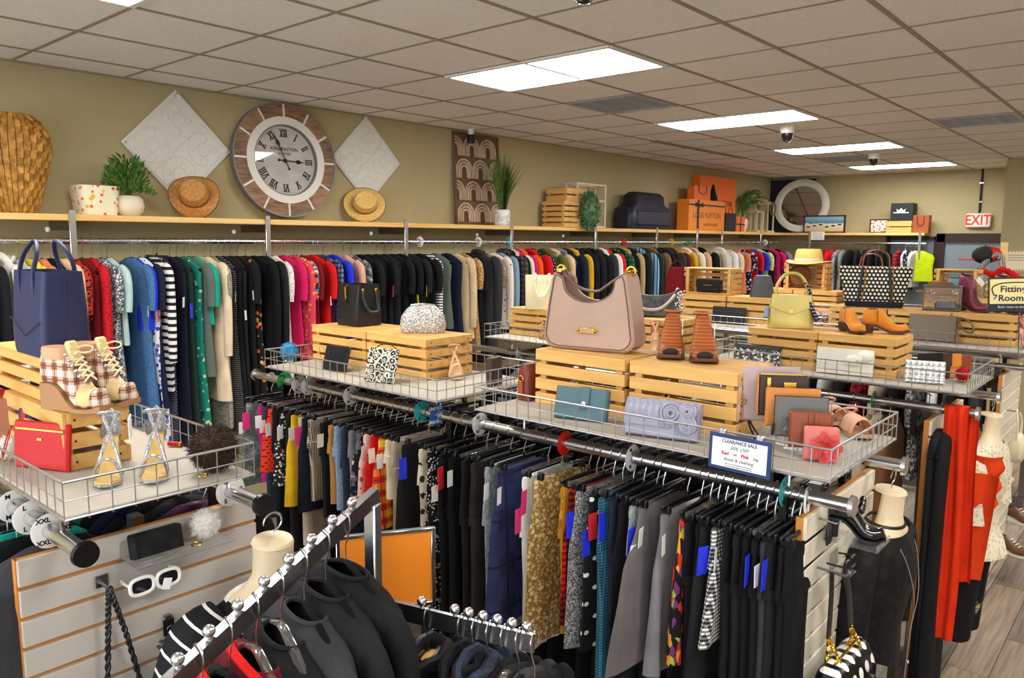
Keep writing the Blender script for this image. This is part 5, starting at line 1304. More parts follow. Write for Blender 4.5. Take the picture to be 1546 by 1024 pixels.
def sole_mb(L, W, heel, th=.008, wedge=False, n=14, grow=1.06, point=.35):
    b = MB(); top = []; bot = []
    rings_ = []
    for i in range(n+1):
        t = i/n; x = -L/2*1.01+L*1.02*t; zs = heel*(1-sm(.2, .66, t))+.008+.010*sm(.85, 1, t)
        w = W*grow*(.66+.34*sm(.3, .68, t))*(1 if t < .72 else (1-(1-point)*sm(.72, 1.0, t)**1.3))*(.35+.65*sm(-.1, .07, t))/2
        zb = (0.0 if not (wedge and t > .9) else .004*sm(.9, 1, t)) if wedge else max(0, zs-th)
        rings_.append([(x, -w, zb), (x, w, zb), (x, w, zs+.002), (x, -w, zs+.002)])
    return b.loft(rings_)
def block_heel(L, W, heel, depth=.2, taper=.8):
    x0 = -L/2; d = L*depth
    return MB().loft([rrect(d*taper, W*.55*taper, .012, 3, 0, x0+d*taper/2+.004), rrect(d, W*.6, .012, 3, heel*.7, x0+d/2), rrect(d*1.1, W*.62, .012, 3, heel+.006, x0+d*.55)])
def shoe_thing(name, lab, c, rz, group=None): return thing(name, lab, 'shoe', (c.x, c.y, c.z), rz, group)

# sandals with a stiletto
def strappy(lab, c, rz, L, W, heel, m, sole, group=None, tag_=False, ankle=.17):
    t = shoe_thing('high_heel_sandal', lab, c, rz, group)
    def zs(u): return heel*(1-sm(.18, .62, u))+.012+.004*sm(.8, 1, u)
    n = 14; rg = []
    for i in range(n+1):
        u = i/n; w = W*(.55+.45*sm(.25, .68, u))*(1 if u < .75 else 1-.55*sm(.75, 1, u))*(.4+.6*sm(-.1, .08, u))/2; x = -L/2+L*u
        rg.append([(x, -w, zs(u)-.007), (x, w, zs(u)-.007), (x, w, zs(u)), (x, -w, zs(u))])
    obj('footbed', MB().loft(rg), sole, t)
    rg2 = [[(x*1.01, y*1.06, z-.006) for x, y, z in r] for r in rg]
    obj('outsole', MB().loft(rg2), m, t)
    obj('heel', MB().tube([(-L*.42, 0, 0), (-L*.43, 0, heel*.5), (-L*.44, 0, heel)], [.004, .006, .017], 8), m, t)
    def P_(u, s, h): return Vector((-L/2+L*u, s*W*.5*(.55+.45*sm(.25, .68, u)), zs(u)+h))
    obj('toe_strap', MB().tube(bez([P_(.74, -1, 0), P_(.78, -.8, .07), P_(.78, .8, .07), P_(.74, 1, 0)], 10), .0035, 8, flat=3.0, up=(1, 0, 0)), m, t)
    obj('cross_strap', MB().tube(bez([P_(.62, -1, 0), P_(.55, -.7, .06), P_(.3, .6, .06), P_(.16, 1, .06)], 10), .0045, 8, flat=.6), m, t)
    obj('cross_strap', MB().tube(bez([P_(.62, 1, 0), P_(.55, .7, .06), P_(.3, -.6, .06), P_(.16, -1, .06)], 10), .0045, 8, flat=.6), m, t)
    obj('ankle_strap', MB().tube([(-L*.5+.008+(.034*math.cos(a)+.034), .027*math.sin(a), heel+.075+.012*math.cos(a)) for a in [2*PI*k/18 for k in range(18)]], .0032, 7, closed=True), m, t)
    b = MB(); rg = []
    for k in range(9):
        a = PI/2+PI*k/8; h_ = .075*(1-.75*abs(math.sin(a))**2); rg.append([(-L*.5+.032+.03*math.cos(a), .024*math.sin(a), heel+.008), (-L*.5+.035+.031*math.cos(a), .025*math.sin(a), heel+.008+h_*.5), (-L*.5+.038+.033*math.cos(a), .026*math.sin(a), heel+.008+h_)])
    b.loft(rg, False, False, closed=False); obj('heel_counter', b, m, t, 60)
    if tag_: obj('price_tag', MB().box((.03, -.05, heel+.05), (.045, .002, .06), rot=Matrix.Rotation(.15, 3, 'Y')), PAPER, t, 0)
    return t
def wallet(name, lab, cat, loc, rz, W, Hh, D, m, lean=0.12, flap=None, group=None, r=.012):
    t = thing(name, lab, cat, loc, rz, group, rot=(-lean, 0, rz))
    obj('wallet_body', MB().prism([(-W/2, 0.0), (W/2, 0.0), (W/2, Hh-.004), (W/2-.004, Hh), (-W/2+.004, Hh), (-W/2, Hh-.004)], -D/2, D/2, 'xz', ch=min(.006, D*.3)), m, t, 30)
    if flap: obj('flap', MB().prism([(-W/2, Hh+.001), (W/2, Hh+.001), (W/2, Hh*flap), (W/2-.01, Hh*flap-.006), (-W/2+.01, Hh*flap-.006), (-W/2, Hh*flap)], -D/2-.004, -D/2+.001, 'xz'), m, t, 30)
    return t
def fur(t, r, n, m, core, seed=1, ln=.35, s=(1, 1, 1), c=(0, 0, 0)):
    rn = random.Random(seed); b = MB(); c = Vector(c)
    for k in range(n):
        z = rn.uniform(-1, 1); a = rn.uniform(0, 2*PI); q = math.sqrt(1-z*z); d = Vector((q*math.cos(a)*s[0], q*math.sin(a)*s[1], z*s[2]))
        p0 = c+d*r*.72; e = c+d*r*(1+ln*rn.uniform(-.3, .25))+Vector((rn.gauss(0, .06), rn.gauss(0, .06), rn.gauss(0, .06)-.05))*r
        sd = d.cross(Vector((rn.gauss(0, 1), rn.gauss(0, 1), rn.gauss(0, 1)))); sd.normalize(); sd *= r*.035
        b.add([p0-sd, p0+sd, e], [(0, 1, 2)])
    obj('core', MB().sphere(c, r*.8, 16, 10, s), core, t); tag(obj('fur', b, m, t, 0), kind='stuff')
def pompom(name, lab, p, r, m, core, n=1300, seed=1):
    t = thing(name, lab, 'keychain', (p.x, p.y, p.z), 0, 'fur pom-poms'); fur(t, r, n, m, core, seed, c=(0, 0, r*.98))
    obj('ring', MB().tube(arc((r*.5, -r*.75, .008), .012, 0, 345, 12, 'xy'), .002, 6, closed=True), GOLD, t)
    return t
def facing(p): # rotation that turns local -y towards the camera
    return math.atan2(CAM.y-p.y, CAM.x-p.x)+PI/2
def leather(n, c=(.5, .5, .5, 1), rough=.42, **k): return mat('leather_'+n, c, rough, vary=.06, bump=(160, .12, .002), **k)

# ------------------------------------------------------------ rack of the plaid boots
NAVT = leather('navy', C(36, 44, 84), .5)
def tote(name, lab, loc, rz, W, D, Hh, m, flare=1.0, r=.02, open_=True, hem=None):
    t = thing(name, lab, 'bag', loc, rz)
    rg = [rrect(W*.98, D*.96, r, 3, 0), rrect(W, D, r, 3, Hh*.06), rrect(W*(1+flare)/2, D*.92, r*.8, 3, Hh*.6), rrect(W*flare, D*.78, r*.6, 3, Hh)]
    if open_: rg += [rrect(W*flare-.006, D*.78-.006, r*.6, 3, Hh), rrect(W*flare*.96, D*.74, r*.6, 3, Hh*.72)]
    obj('bag_body', MB().loft(rg), m, t, 50)
    return t
def handle(t, pts, r, m, flat=.45, name='handle', up=None, n=8): return obj(name, MB().tube(spline(pts, 6), r, n, flat=flat, up=up), m, t)
zt = BZ+.157+.125
p = on_z(62, 543, zt)
t = tote('tote_bag', 'navy leather tote with long handles standing on the stacked crate', (p.x-.115, p.y+.068, zt), 0, .235, .130, .235, NAVT, 1.04)
for s in (-1, 1):
    y = s*.052; handle(t, [(-.055, y*1.02, .17), (-.055, y*1.0, .235), (-.048, y*.75, .285), (0, y*.5, .318), (.048, y*.75, .285), (.055, y*1.0, .235), (.055, y*1.02, .17)], .0065, NAVT, .6)
    obj('panel_seam', MB().tube([(-.115, s*.067, .1), (0, s*.068, .055), (.115, s*.067, .1)], .0015, 5), NAVT, t)
obj('side_seam', MB().tube([(.119, 0, .005), (.119, 0, .12), (.124, 0, .228)], .002, 5), NAVT, t)

PLAIDB = cp('boot_plaid', plaid(C(232, 220, 206), C(206, 170, 146), C(140, 92, 70), .036, C(120, 66, 50), 'uz')); SHER = mat('sherpa_cream', C(230, 204, 148), .95, bump=(140, .6, .004)); RUBT = mat('tan_rubber', C(168, 124, 82), .6)
LACEM = mat('cream_lace', C(238, 224, 180), .7); PEACHL = leather('peach_cuff', C(214, 160, 122), .5)
def wedgeboot(lab, c, rz, L):
    t = shoe_thing('wedge_boot', lab, c, rz, 'plaid wedge boots'); hl, an = .06, .095; W = L*.37
    obj('upper', MB().loft(foot(L, W, hl, an, .05, .085, shaft=.42, point=.55, lean=.04)), PLAIDB, t, 60)
    obj('wedge_sole', sole_mb(L, W, hl, wedge=True, point=.6), RUBT, t, 40)
    obj('toe_cap', MB().loft([[(x, y*1.03, z*1.02+.001) for x, y, z in r] for r in foot(L, W, hl, an, .05, .085, shaft=.42, point=.55, lean=.04)[11:15]], False, False), SHER, t, 60)
    obj('cuff', MB().loft([rrect(L*.46, W*.72, .03, 4, hl+an-.02, -L*.24), rrect(L*.48, W*.76, .03, 4, hl+an, -L*.24), rrect(L*.46, W*.72, .03, 4, hl+an+.012, -L*.235), rrect(L*.36, W*.55, .025, 4, hl+an+.004, -L*.235)]), PEACHL, t, 60)
    obj('tongue', MB().box((L*.02, 0, hl+an+.0), (.016, W*.5, .06), .006, rot=Matrix.Rotation(-.35, 3, 'Y')), SHER, t)
    pts = []
    for k in range(6):
        u = k/5; x = L*(.02+.26*u); z = hl+an-.012-(an-.012)*u*.82+.006
        pts.append((x, z))
    for k in range(5):
        (xa, za), (xb, zb) = pts[k], pts[k+1]
        for s in (-1, 1): obj('lace', MB().tube(bez([(xa, -s*W*.24, za), ((xa+xb)/2+.008, 0, (za+zb)/2+.014), (xb, s*W*.26, zb)], 5), .0026, 6), LACEM, t)
    for x, z in pts[:5]:
        for s in (-1, 1): obj('lace_hook', MB().sphere((x-.004, s*W*.30, z), .0055, 8, 5), CHROME, t)
    for s in (-1, 1): obj('lace_bow', MB().tube(bez([(pts[0][0], 0, pts[0][1]+.01), (pts[0][0]+.02, s*.05, pts[0][1]+.04), (pts[0][0]+.045, s*.05, pts[0][1]-.01), (pts[0][0]+.01, 0, pts[0][1]+.005)], 9), .0024, 6), LACEM, t)
z1 = BZ+.157
ca, ra, La = at((84, 626), (162, 634), z1)
wedgeboot('plaid lace-up wedge boot nearer the camera on the small crate', Vector((2.895, -.79, z1)), .42, .195)
wedgeboot('plaid lace-up wedge boot on the far side of its pair', Vector((2.865, -.705, z1)), .42, .195)

SILV = mat('silver_glitter', pat=cells([(0.0, C(150, 150, 152)), (0.5, C(196, 196, 198)), (0.85, C(240, 240, 242))], 500), rough=.25, metal=.5); INSOLE = leather('gold_insole', C(222, 184, 112), .5)
c, rz, L = at((176, 706), (157, 742), BZ+.002)
strappy('silver strappy high heel sandal nearer the red pouch', c, rz, .165, .062, .085, SILV, INSOLE, 'silver sandals')
c, rz, L = at((243, 700), (228, 736), BZ+.002)
strappy('silver strappy high heel sandal with a white price tag', c, rz, .165, .062, .085, SILV, INSOLE, 'silver sandals', True)
REDL = leather('red', C(190, 14, 12), .5)
p = on_z(70, 702, BZ+.001)
t = wallet('zip_pouch', 'bright red zip pouch standing against the small crate', 'pouch', on_z(64, 708, BZ+.001), .42, .185, .125, .018, REDL, .10)
obj('zip', MB().box((0, -.011, .105), (.16, .003, .004)), GOLD, t, 0); obj('logo_plate', MB().box((0, -.0105, .08), (.016, .002, .006)), GOLD, t, 0)
obj('wrist_loop', MB().tube(bez([(-.09, -.005, .11), (-.105, -.02, .12), (-.115, -.02, .0), (-.13, -.02, .004), (-.11, -.02, .004), (-.095, -.012, .11)], 14), .0035, 6, flat=.5), REDL, t)
p = on_z(34, 690, BZ+.001)
t = wallet('wristlet', 'navy and red wristlet edge peeking out behind the red pouch', 'pouch', (p.x-.03, p.y+.055, BZ+.001), facing(p)-.4, .11, .125, .018, NAVT, .14)
obj('red_trim', MB().box((-.04, -.0105, .06), (.012, .003, .12)), REDL, t, 0)
COGN = leather('cognac', C(150, 84, 44), .45)
p = on_z(8, 668, BZ+.001)
t = wallet('flap_bag', 'cognac brown flap bag cut off by the photo edge, with a black ring handle', 'bag', (p.x-.03, p.y-.0, BZ+.001), facing(p)-.5, .19, .13, .06, COGN, .06, flap=.35)
obj('ring_handle', MB().tube(arc((.105, -.03, .10), .028, 0, 345, 18, 'xz'), .006, 8, closed=True), BLACKP, t)
p = on_z(18, 694, BZ+.001)
FURW = mat('white_fur', C(232, 226, 218), .9); pompom('fur_pompom', 'white fur pom-pom beside the red pouch', p, .038, FURW, FURW, 900, 2)
FURB = mat('brown_fur', C(66, 48, 36), .9); p = on_z(324, 712, BZ+.001); pompom('fur_pompom', 'dark brown fur pom-pom in the corner of the sandal basket', p, .066, FURB, FURB, 2200, 3)
p = on_z(263, 674, BZ+.001)
t = thing('lipstick_tube', 'small red tube lying behind the silver sandals', 'tube', (p.x, p.y, p.z+.007), .5)
obj('tube_body', MB().cyl((-.018, 0, 0), (.018, 0, 0), .007), REDL, t); obj('tube_cap', MB().cyl((.018, 0, 0), (.026, 0, 0), .0075), GOLD, t)
p = on_z(10, 612, BZ+.001)
t = thing('silk_scarf_roll', 'red cloth rolled beside the crates at the photo edge', 'scarf', (on_z(2, 600, BZ+.16).x, on_z(2, 600, BZ+.16).y-.0, BZ+.158), .6)
obj('cloth', MB().tube(spline([(-.1, 0, .016), (-.04, .0, .022), (.0, 0, .014)], 4), .014, 10), REDL, t)

# ------------------------------------------------------------ rack of skirts, first basket
BLKL = leather('black', C(26, 26, 28), .38)
zc1 = BZ+.182
p = on_z(536, 494, zc1)
t = tote('structured_tote', 'black structured tote with gold clasp strap on the pine crate', (p.x-.075, p.y+.085, zc1), 0, .165, .16, .205, BLKL, 1.02, .012)
obj('clasp_strap', MB().tube([(0, -.066, .2), (0, -.085, .19), (0, -.082, .13)], .006, 6, flat=.5), GOLD, t); obj('clasp', MB().box((0, -.084, .125), (.016, .008, .022), .003), BLKL, t)
for s in (-1, 1):
    x = s*.084; handle(t, [(x, -.04, .17), (x*1.1, -.042, .13), (x*1.35, -.03, .08), (x*1.42, 0, .07), (x*1.35, .03, .08), (x*1.1, .042, .13), (x, .04, .17)], .0065, BLKL, .8)
    for yy in (-.04, .04): obj('gold_stud', MB().box((x*1.02, yy, .175), (.006, .014, .02), .002), GOLD, t)
p = on_z(634, 502, zc1)
t = thing('sequin_bag', 'sparkling silver sequin clutch on the right of two pine crates'.replace('right of two pine crates', 'pine crate next to the black tote'), 'bag', (p.x, p.y+.02, zc1), facing(p)-.1)
SEQS = mat('sequin_bright', pat=cells([(0.0, C(130, 128, 124)), (0.35, C(180, 178, 172)), (0.7, C(236, 234, 226))], 260), rough=.25, metal=.4, bump=(300, .8, .004))
obj('bag_body', MB().loft([rrect(.20, .07, .03, 4, 0), rrect(.215, .085, .04, 4, .03), rrect(.20, .08, .035, 4, .075), rrect(.15, .05, .02, 4, .108), rrect(.11, .025, .012, 4, .125)]), SEQS, t, 60)
obj('frame_clasp', MB().tube([(-.055, 0, .125), (0, 0, .131), (.055, 0, .125)], .005, 6), CHROME, t)
FURBL = mat('blue_fur', C(56, 148, 196), .9); p = on_z(437, 545, BZ+.001); pompom('fur_pompom', 'bright blue fur pom-pom at the basket corner', p, .05, FURBL, FURBL, 1200, 4)
QUILT = cp('quilt_black', plaid(C(30, 30, 32), C(24, 24, 26), C(40, 40, 42), .014), .35)
p = on_z(504, 560, BZ+.001)
t = wallet('quilted_pouch', 'black quilted pouch leaning on the crate under the black tote', 'pouch', p, .12, .155, .115, .016, QUILT, .3)
for k in range(5):
    for s in (-1, 1): obj('quilt_seam', MB().tube([(-.07+k*.03, -.0095, .008), (-.07+k*.03+s*.05, -.0095, .105)], .0012, 4), BLKL, t)
GEO = mat('geometric_print', None, .5, pat=lambda g: g.mix(g.m('MAXIMUM', g.m('LESS_THAN', g.m('ABSOLUTE', g.m('SUBTRACT', g.m('FRACT', g.m('MULTIPLY', g.vor(40, 'F1'), 2.2)), .5)), .12), g.m('LESS_THAN', g.vor(40, 'DISTANCE_TO_EDGE'), .06)), C(24, 23, 22), C(222, 214, 196)))
p = on_z(572, 578, BZ+.001)
t = wallet('printed_pouch', 'pouch with black and white geometric print leaning beside the quilted pouch', 'pouch', p, .25, .155, .15, .012, GEO, .3)
obj('wrist_strap', MB().tube(bez([(-.04, 0, .15), (-.03, 0, .175), (.05, 0, .175), (.07, 0, .14)], 9), .004, 6, flat=.5), BLKL, t)
NUDE = leather('nude', C(222, 186, 142), .45)
c, rz, L = at((679, 560), (696, 580), BZ+.002)
strappy('beige suede sandal beside the end of the crates', c, rz, .15, .06, .06, NUDE, NUDE)
p = on_z(723, 572, BZ+.001)
t = wallet('brown_pouch', 'dark brown soft pouch at the end of the basket near the beige sandal', 'pouch', (2.92, .83, BZ+.001), facing(p)+1.0, .09, .12, .03, leather('dark_brown', C(66, 42, 34), .5), .04)
obj('zip', MB().box((0, -.0, .121), (.075, .004, .004)), GOLD, t, 0)

# ------------------------------------------------------------ rack of skirts, second basket
zc2 = BZ+.207
MAUVE = leather('mauve', C(178, 148, 130), .42); MAUVD = leather('mauve_edge', C(104, 74, 66), .45); HARD = GOLD
a, b_ = on_z(826, 524, zc2), on_z(950, 538, zc2)
cc = (a+b_)/2; W_ = .37
t = thing('hobo_bag', 'large mauve leather hobo bag with gold rings on the pine crate', 'bag', (cc.x-.02, cc.y+.075, zc2), math.atan2(b_.y-a.y, b_.x-a.x)+.12)
hh = .285
def hobo(W, Hh, dip, n=14):
    rc = .05; q = [(-W*.5+rc, 0), (W*.5-rc, 0)]+[(W*.5-rc+rc*math.sin(a), rc-rc*math.cos(a)) for a in (.3, .6, .9, 1.2, 1.5)]+[(W*.485, Hh*.3), (W*.46, Hh*.55), (W*.41, Hh*.93), (W*.385, Hh), (W*.33, Hh*.97)]
    for k in range(n+1):
        u = k/n; x = W*.30*math.cos(PI*u); q.append((x, Hh*.93-dip*math.sin(PI*u)**.8))
    return q+[(-W*.33, Hh*.97), (-W*.385, Hh), (-W*.41, Hh*.93), (-W*.46, Hh*.55), (-W*.485, Hh*.3)]+[(-W*.5+rc-rc*math.sin(a), rc-rc*math.cos(a)) for a in (1.5, 1.2, .9, .6, .3)]
hp_ = hobo(W_, hh, .085)
obj('front_panel', MB().prism(hp_, -.06, -.045, 'xz', ch=.008), MAUVE, t, 40); obj('back_panel', MB().prism(hp_, .045, .06, 'xz', ch=.008), MAUVE, t, 40)
out = [(p_[0], p_[1]) for p_ in hp_ if True]
b = MB(); side = [(-W_*.385, hh*.985), (-W_*.41, hh*.93), (-W_*.46, hh*.55), (-W_*.49, .055), (-W_*.47, .022), (-W_*.5+.05, .006), (0, .004), (W_*.5-.05, .006), (W_*.47, .022), (W_*.49, .055), (W_*.46, hh*.55), (W_*.41, hh*.93), (W_*.385, hh*.985)]
b.loft([[(x, -.052, z), (x, .052, z), (x*.985, .052, z+.006), (x*.985, -.052, z+.006)] for x, z in side]); obj('gusset', b, MAUVE, t, 50)
obj('piping', MB().tube([(x*.93, -.062, .012+z*.93) for x, z in hp_[:-1] if True], .002, 5, closed=True), MAUVD, t)
obj('lining', MB().box((0, 0, hh*.45), (W_*.86, .085, .01)), DARKIN, t, 0)
obj('strap', MB().tube(spline([(-W_*.385, 0, hh+.004), (-W_*.3, -.02, hh*.95), (-W_*.12, -.03, hh*.80), (.02, -.03, hh*.765), (W_*.15, -.03, hh*.83), (W_*.30, -.02, hh*.97), (W_*.38, 0, hh+.006)], 6), .007, 8, flat=.7), MAUVD, t)
for s in (-1, 1):
    obj('gold_ring', MB().tube(arc((s*W_*.385, 0, hh+.008), .017, 0, 345, 14, 'xz'), .0045, 7, closed=True), GOLD, t)
    obj('gold_bar', MB().tube([(s*W_*.36, -.03, hh+.006), (s*W_*.40, .03, hh+.008)], .007, 8), GOLD, t)
obj('name_plate', MB().box((.0, -.064, .075), (.062, .004, .022), .002), GOLD, t)
obj('name_plate', MB().box((.0, -.0665, .075), (.044, .002, .014)), MAUVE, t)
for s in (-1, 1): obj('plate_stud', MB().sphere((s*.036, -.064, .075), .006, 8, 5), GOLD, t)

BRNB = mat('woven_brown_leather', pat=stripes(C(188, 104, 48), C(146, 74, 32), .011, .28), rough=.45, bump=(120, .3, .003))
def peep(lab, hp, tp, group):
    c, rz, L = at(hp, tp, zc2); L = .20
    t = shoe_thing('peep_toe_bootie', lab, c, rz, group); W = .092; hl = .05; an = .105
    rg = foot(L, W, hl, an, .035, .08, shaft=.34, point=.75, lean=-.06)
    obj('upper', MB().loft(rg[:15]), BRNB, t, 60)
    obj('outsole', sole_mb(L, W, hl, .008, point=.75), mat('brown_outsole', C(96, 56, 30), .6), t)
    obj('heel', block_heel(L, W, hl, .22), mat('brown_outsole'), t, 50)
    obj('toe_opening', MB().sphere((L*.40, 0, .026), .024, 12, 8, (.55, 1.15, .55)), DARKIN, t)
    obj('collar', MB().tube([(-L*.5+.036+.033*math.cos(a)-.06*(an), .031*math.sin(a), hl+an) for a in [2*PI*k/18 for k in range(18)]], .004, 7, closed=True), BRNB, t)
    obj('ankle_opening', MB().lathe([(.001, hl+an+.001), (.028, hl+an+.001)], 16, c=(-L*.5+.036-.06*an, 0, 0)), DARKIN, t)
    obj('size_label', MB().box((-.01, .036, hl+.05), (.02, .002, .05)), PAPER, t, 0)
peep('brown woven peep-toe bootie beside the mauve bag', (1016, 528), (1010, 549), 'brown peep-toe booties')
peep('brown woven peep-toe bootie beside the wallets', (1055, 532), (1068, 556), 'brown peep-toe booties')
REDBR = leather('red_brown', C(116, 50, 30), .4)
p = on_z(802, 607, BZ+.001)
t = thing('crossbody_bag', 'small red brown crossbody bag standing at the crate end under the mauve bag', 'bag', (3.215, .72, BZ+.001), 0)
obj('bag_body', MB().loft([rrect(.055, .11, .012, 3, 0), rrect(.06, .115, .015, 3, .07), rrect(.055, .11, .018, 3, .12), rrect(.03, .09, .012, 3, .14)]), REDBR, t, 50)
obj('ring', MB().tube(arc((-.005, -.06, .085), .012, 0, 345, 12, 'xz'), .0025, 6, closed=True), GOLD, t); obj('hang_tab', MB().box((-.005, -.061, .045), (.02, .004, .05), .002), leather('rust_tab', C(176, 74, 34)), t)
TEALL = leather('teal_wax', C(74, 106, 114), .28)
p = on_z(876, 634, BZ+.001)
t = wallet('folded_wallet', 'teal waxed leather wallet leaning against the crate', 'wallet', p, .25, .19, .11, .035, TEALL, .28)
obj('tab', MB().box((.015, -.021, .075), (.034, .006, .075), .002), TEALL, t); obj('snap', MB().tube([(.015, -.024, .055), (.015, -.028, .055)], .008, 12), CHROME, t)
obj('fold_edge', MB().tube([(.094, -.018, .004), (.094, -.018, .106)], .003, 6), TEALL, t)
LILS = mat('lilac_satin', C(152, 150, 168), .35, vary=.05)
p = on_z(998, 661, BZ+.001)
t = wallet('satin_clutch', 'lilac grey satin clutch with rolled rosettes in the basket', 'clutch', p, .22, .235, .115, .05, LILS, .3)
obj('pleated_flap', MB().loft([[(-.117+.235*i/44, -.030-.0025*math.cos(i*PI/2), .032), (-.117+.235*i/44, -.036-.0025*math.cos(i*PI/2), .075), (-.117+.235*i/44, -.022-.002*math.cos(i*PI/2), .116), (-.117+.235*i/44, .0, .12)] for i in range(45)], False, False, closed=False), LILS, t, 80)
for cx, cz, rr in ((.035, .075, .032), (.085, .085, .024), (.09, .045, .024)):
    for q in (1, .65, .35): obj('rosette', MB().tube([(cx+rr*q*math.cos(a)*1.0, -.043-.006*(1-q), cz+rr*q*math.sin(a)) for a in [2*PI*k/16 for k in range(16)]], .005, 6, closed=True), LILS, t)

# row of wallets behind the sign
RISERM = []
YROSE = on_z(1238, 696, BZ).y
def rowwallet(lab, px0, px1, py0, py1, i, D, m, lean=.1, name='wallet', flap=None, dr=0.0, cat='wallet'):
    p = on_y((px0+px1)/2, py1, YROSE+.030*i); z = max(p.z, BZ+.001); k = ppm(p); W = (px1-px0)/k*1.03; Hh = (py1-py0)/k
    if z > BZ+.003: RISERM.append((p, W, z-BZ-.001))
    t = wallet(name, lab, cat, (p.x, p.y, z), facing(p)+.16+dr, W, Hh, D, m, lean, flap, 'row of wallets behind the sale sign'); t['W'] = W; t['H'] = Hh; return t
MAUG = leather('pale_mauve', C(186, 162, 160), .45); ESPR = leather('espresso', C(58, 42, 36), .45); CARAM = leather('caramel', C(206, 128, 52), .4); SLATEL = leather('slate_grey', C(104, 102, 100), .5); CHEST = leather('chestnut', C(138, 66, 34), .36); BLUSH = leather('blush', C(214, 120, 112), .5)
t = rowwallet('pale mauve envelope clutch, rearmost in the row of wallets', 1122, 1200, 553, 636, 5, .02, MAUG, .08, 'envelope_clutch', .5, cat='clutch')
W, Hh = t['W'], t['H']
obj('wrist_strap', MB().tube(bez([(-W/2, -.012, Hh*.92), (-W*.62, -.02, Hh*.9), (-W*.66, -.03, -.10), (-W*.56, -.03, -.10), (-W*.58, -.02, Hh*.85), (-W/2, -.012, Hh*.9)], 16), .004, 6, flat=.5), MAUG, t)
obj('gold_clip', MB().tube(arc((-W*.5, -.016, Hh*.35), .010, 0, 345, 10, 'xz'), .0022, 6, closed=True), GOLD, t)
t = rowwallet('espresso zip wallet with a gold name plate in the wallet row', 1145, 1216, 566, 628, 4, .024, ESPR, .06, 'zip_wallet', dr=.02)
W, Hh = t['W'], t['H']; obj('name_plate', MB().box((W*.12, -.016, Hh*.76), (W*.24, .003, Hh*.16), .001), GOLD, t); obj('zip', MB().box((0, 0, Hh+.001), (W*.9, .005, .004)), GOLD, t, 0); obj('zip_pull', MB().box((-W*.3, -.018, Hh*.82), (.01, .003, .03)), GOLD, t, 0); obj('side_gusset', MB().box((-W/2-.001, 0, Hh/2), (.004, .026, Hh*.96)), CARAM, t, 0)
t = rowwallet('caramel flap wallet in the middle of the wallet row', 1157, 1232, 586, 644, 3, .024, CARAM, .06, 'flap_wallet', .45)
t = rowwallet('slate grey zip wallet with butterfly stamping in the row', 1171, 1245, 599, 660, 2, .022, SLATEL, .06, 'zip_wallet')
W, Hh = t['W'], t['H']; obj('zip', MB().tube([(-W/2, 0, .004), (-W/2, 0, Hh), (W/2, 0, Hh), (W/2, 0, .004)], .0025, 6), BLACKP, t); obj('butterfly_stamp', MB().prism([(0, 0), (.012, .008), (.01, -.002), (.004, -.006), (0, -.004), (-.004, -.006), (-.01, -.002), (-.012, .008)], -.0125, -.0135, 'xz'), BLACKP, t, 0, loc=(.025, 0, .07))
for k in range(5): obj('stamped_vine', MB().tube(bez([(-.05+k*.004, -.0128, .02), (-.03+k*.01, -.0128, .04+.006*k), (-.045+k*.018, -.0128, .055)], 6), .001, 4), STEEL, t)
obj('tassel', MB().tube([(-W/2-.004, -.01, .04), (-W/2-.008, -.015, .004)], .004, 6), BLACKP, t)
t = rowwallet('chestnut brown wallet with a strap, second from the end of the row', 1192, 1252, 621, 676, 1, .024, CHEST, .06, 'strap_wallet')
Hh = t['H']
for xx in (-.004, .012): obj('strap_band', MB().box((xx, -.0165, Hh/2), (.006, .003, Hh)), CHEST, t)
obj('snap', MB().tube([(.004, -.019, .03), (.004, -.023, .03)], .007, 10), GOLD, t)
t = rowwallet('blush pink wallet with a big fabric rose, frontmost of the row', 1214, 1262, 644, 696, 0, .018, BLUSH, .05, 'rose_wallet')
ROSE = mat('rose_fabric', C(214, 86, 82), .6, vary=.12)
for i, (n, r0, cup) in enumerate(((7, .050, .012), (6, .038, .022), (5, .027, .030), (3, .015, .035))):
    for k in range(n):
        a = 2*PI*k/n+i*.6
        def pt(u, v):
            w_ = (.9/n*PI)*math.sin(PI*(.18+.72*v)); aa = a+(u-.5)*2*w_*1.3; r = r0*(.15+.85*v)*(1-.12*abs(u-.5)*2)
            return (.012+r*math.cos(aa), -.013-cup*(.3+.7*v**1.5)-.004*math.sin(u*PI)*(1-v), .04+r*math.sin(aa))
        obj('rose_petal', MB().grid(pt, 6, 4), ROSE, t, 80)
BLKS = BLKL
p = on_z(1150, 668, BZ+.002)
t = thing('wrist_strap', 'thin black leather wrist strap with gold clip by the wallet row', 'strap', (p.x, p.y, BZ+.002), 0)
q = on_z(1133, 600, BZ+.12)
obj('strap', MB().tube(spline([(q.x-p.x, q.y-p.y, .10), ((q.x-p.x)*.8, (q.y-p.y)*.6, .05), (0, 0, .004), (-.02, .0, .004), ((q.x-p.x)*.9-.01, (q.y-p.y)*.8, .06), (q.x-p.x-.004, q.y-p.y, .10)], 5), .003, 6, flat=.6), BLKS, t)
obj('gold_clip', MB().sphere((q.x-p.x, q.y-p.y, .103), .007, 8, 6), GOLD, t)
t = thing('wallet_riser', 'clear acrylic stepped riser holding up the wallet row', 'stand', (0, 0, BZ+.001))
for p, W, st in RISERM: obj('riser_step', MB().box((p.x, p.y+.004, st/2), (W*.6, .022, st-.002), .001), CLEAR, t, 0)
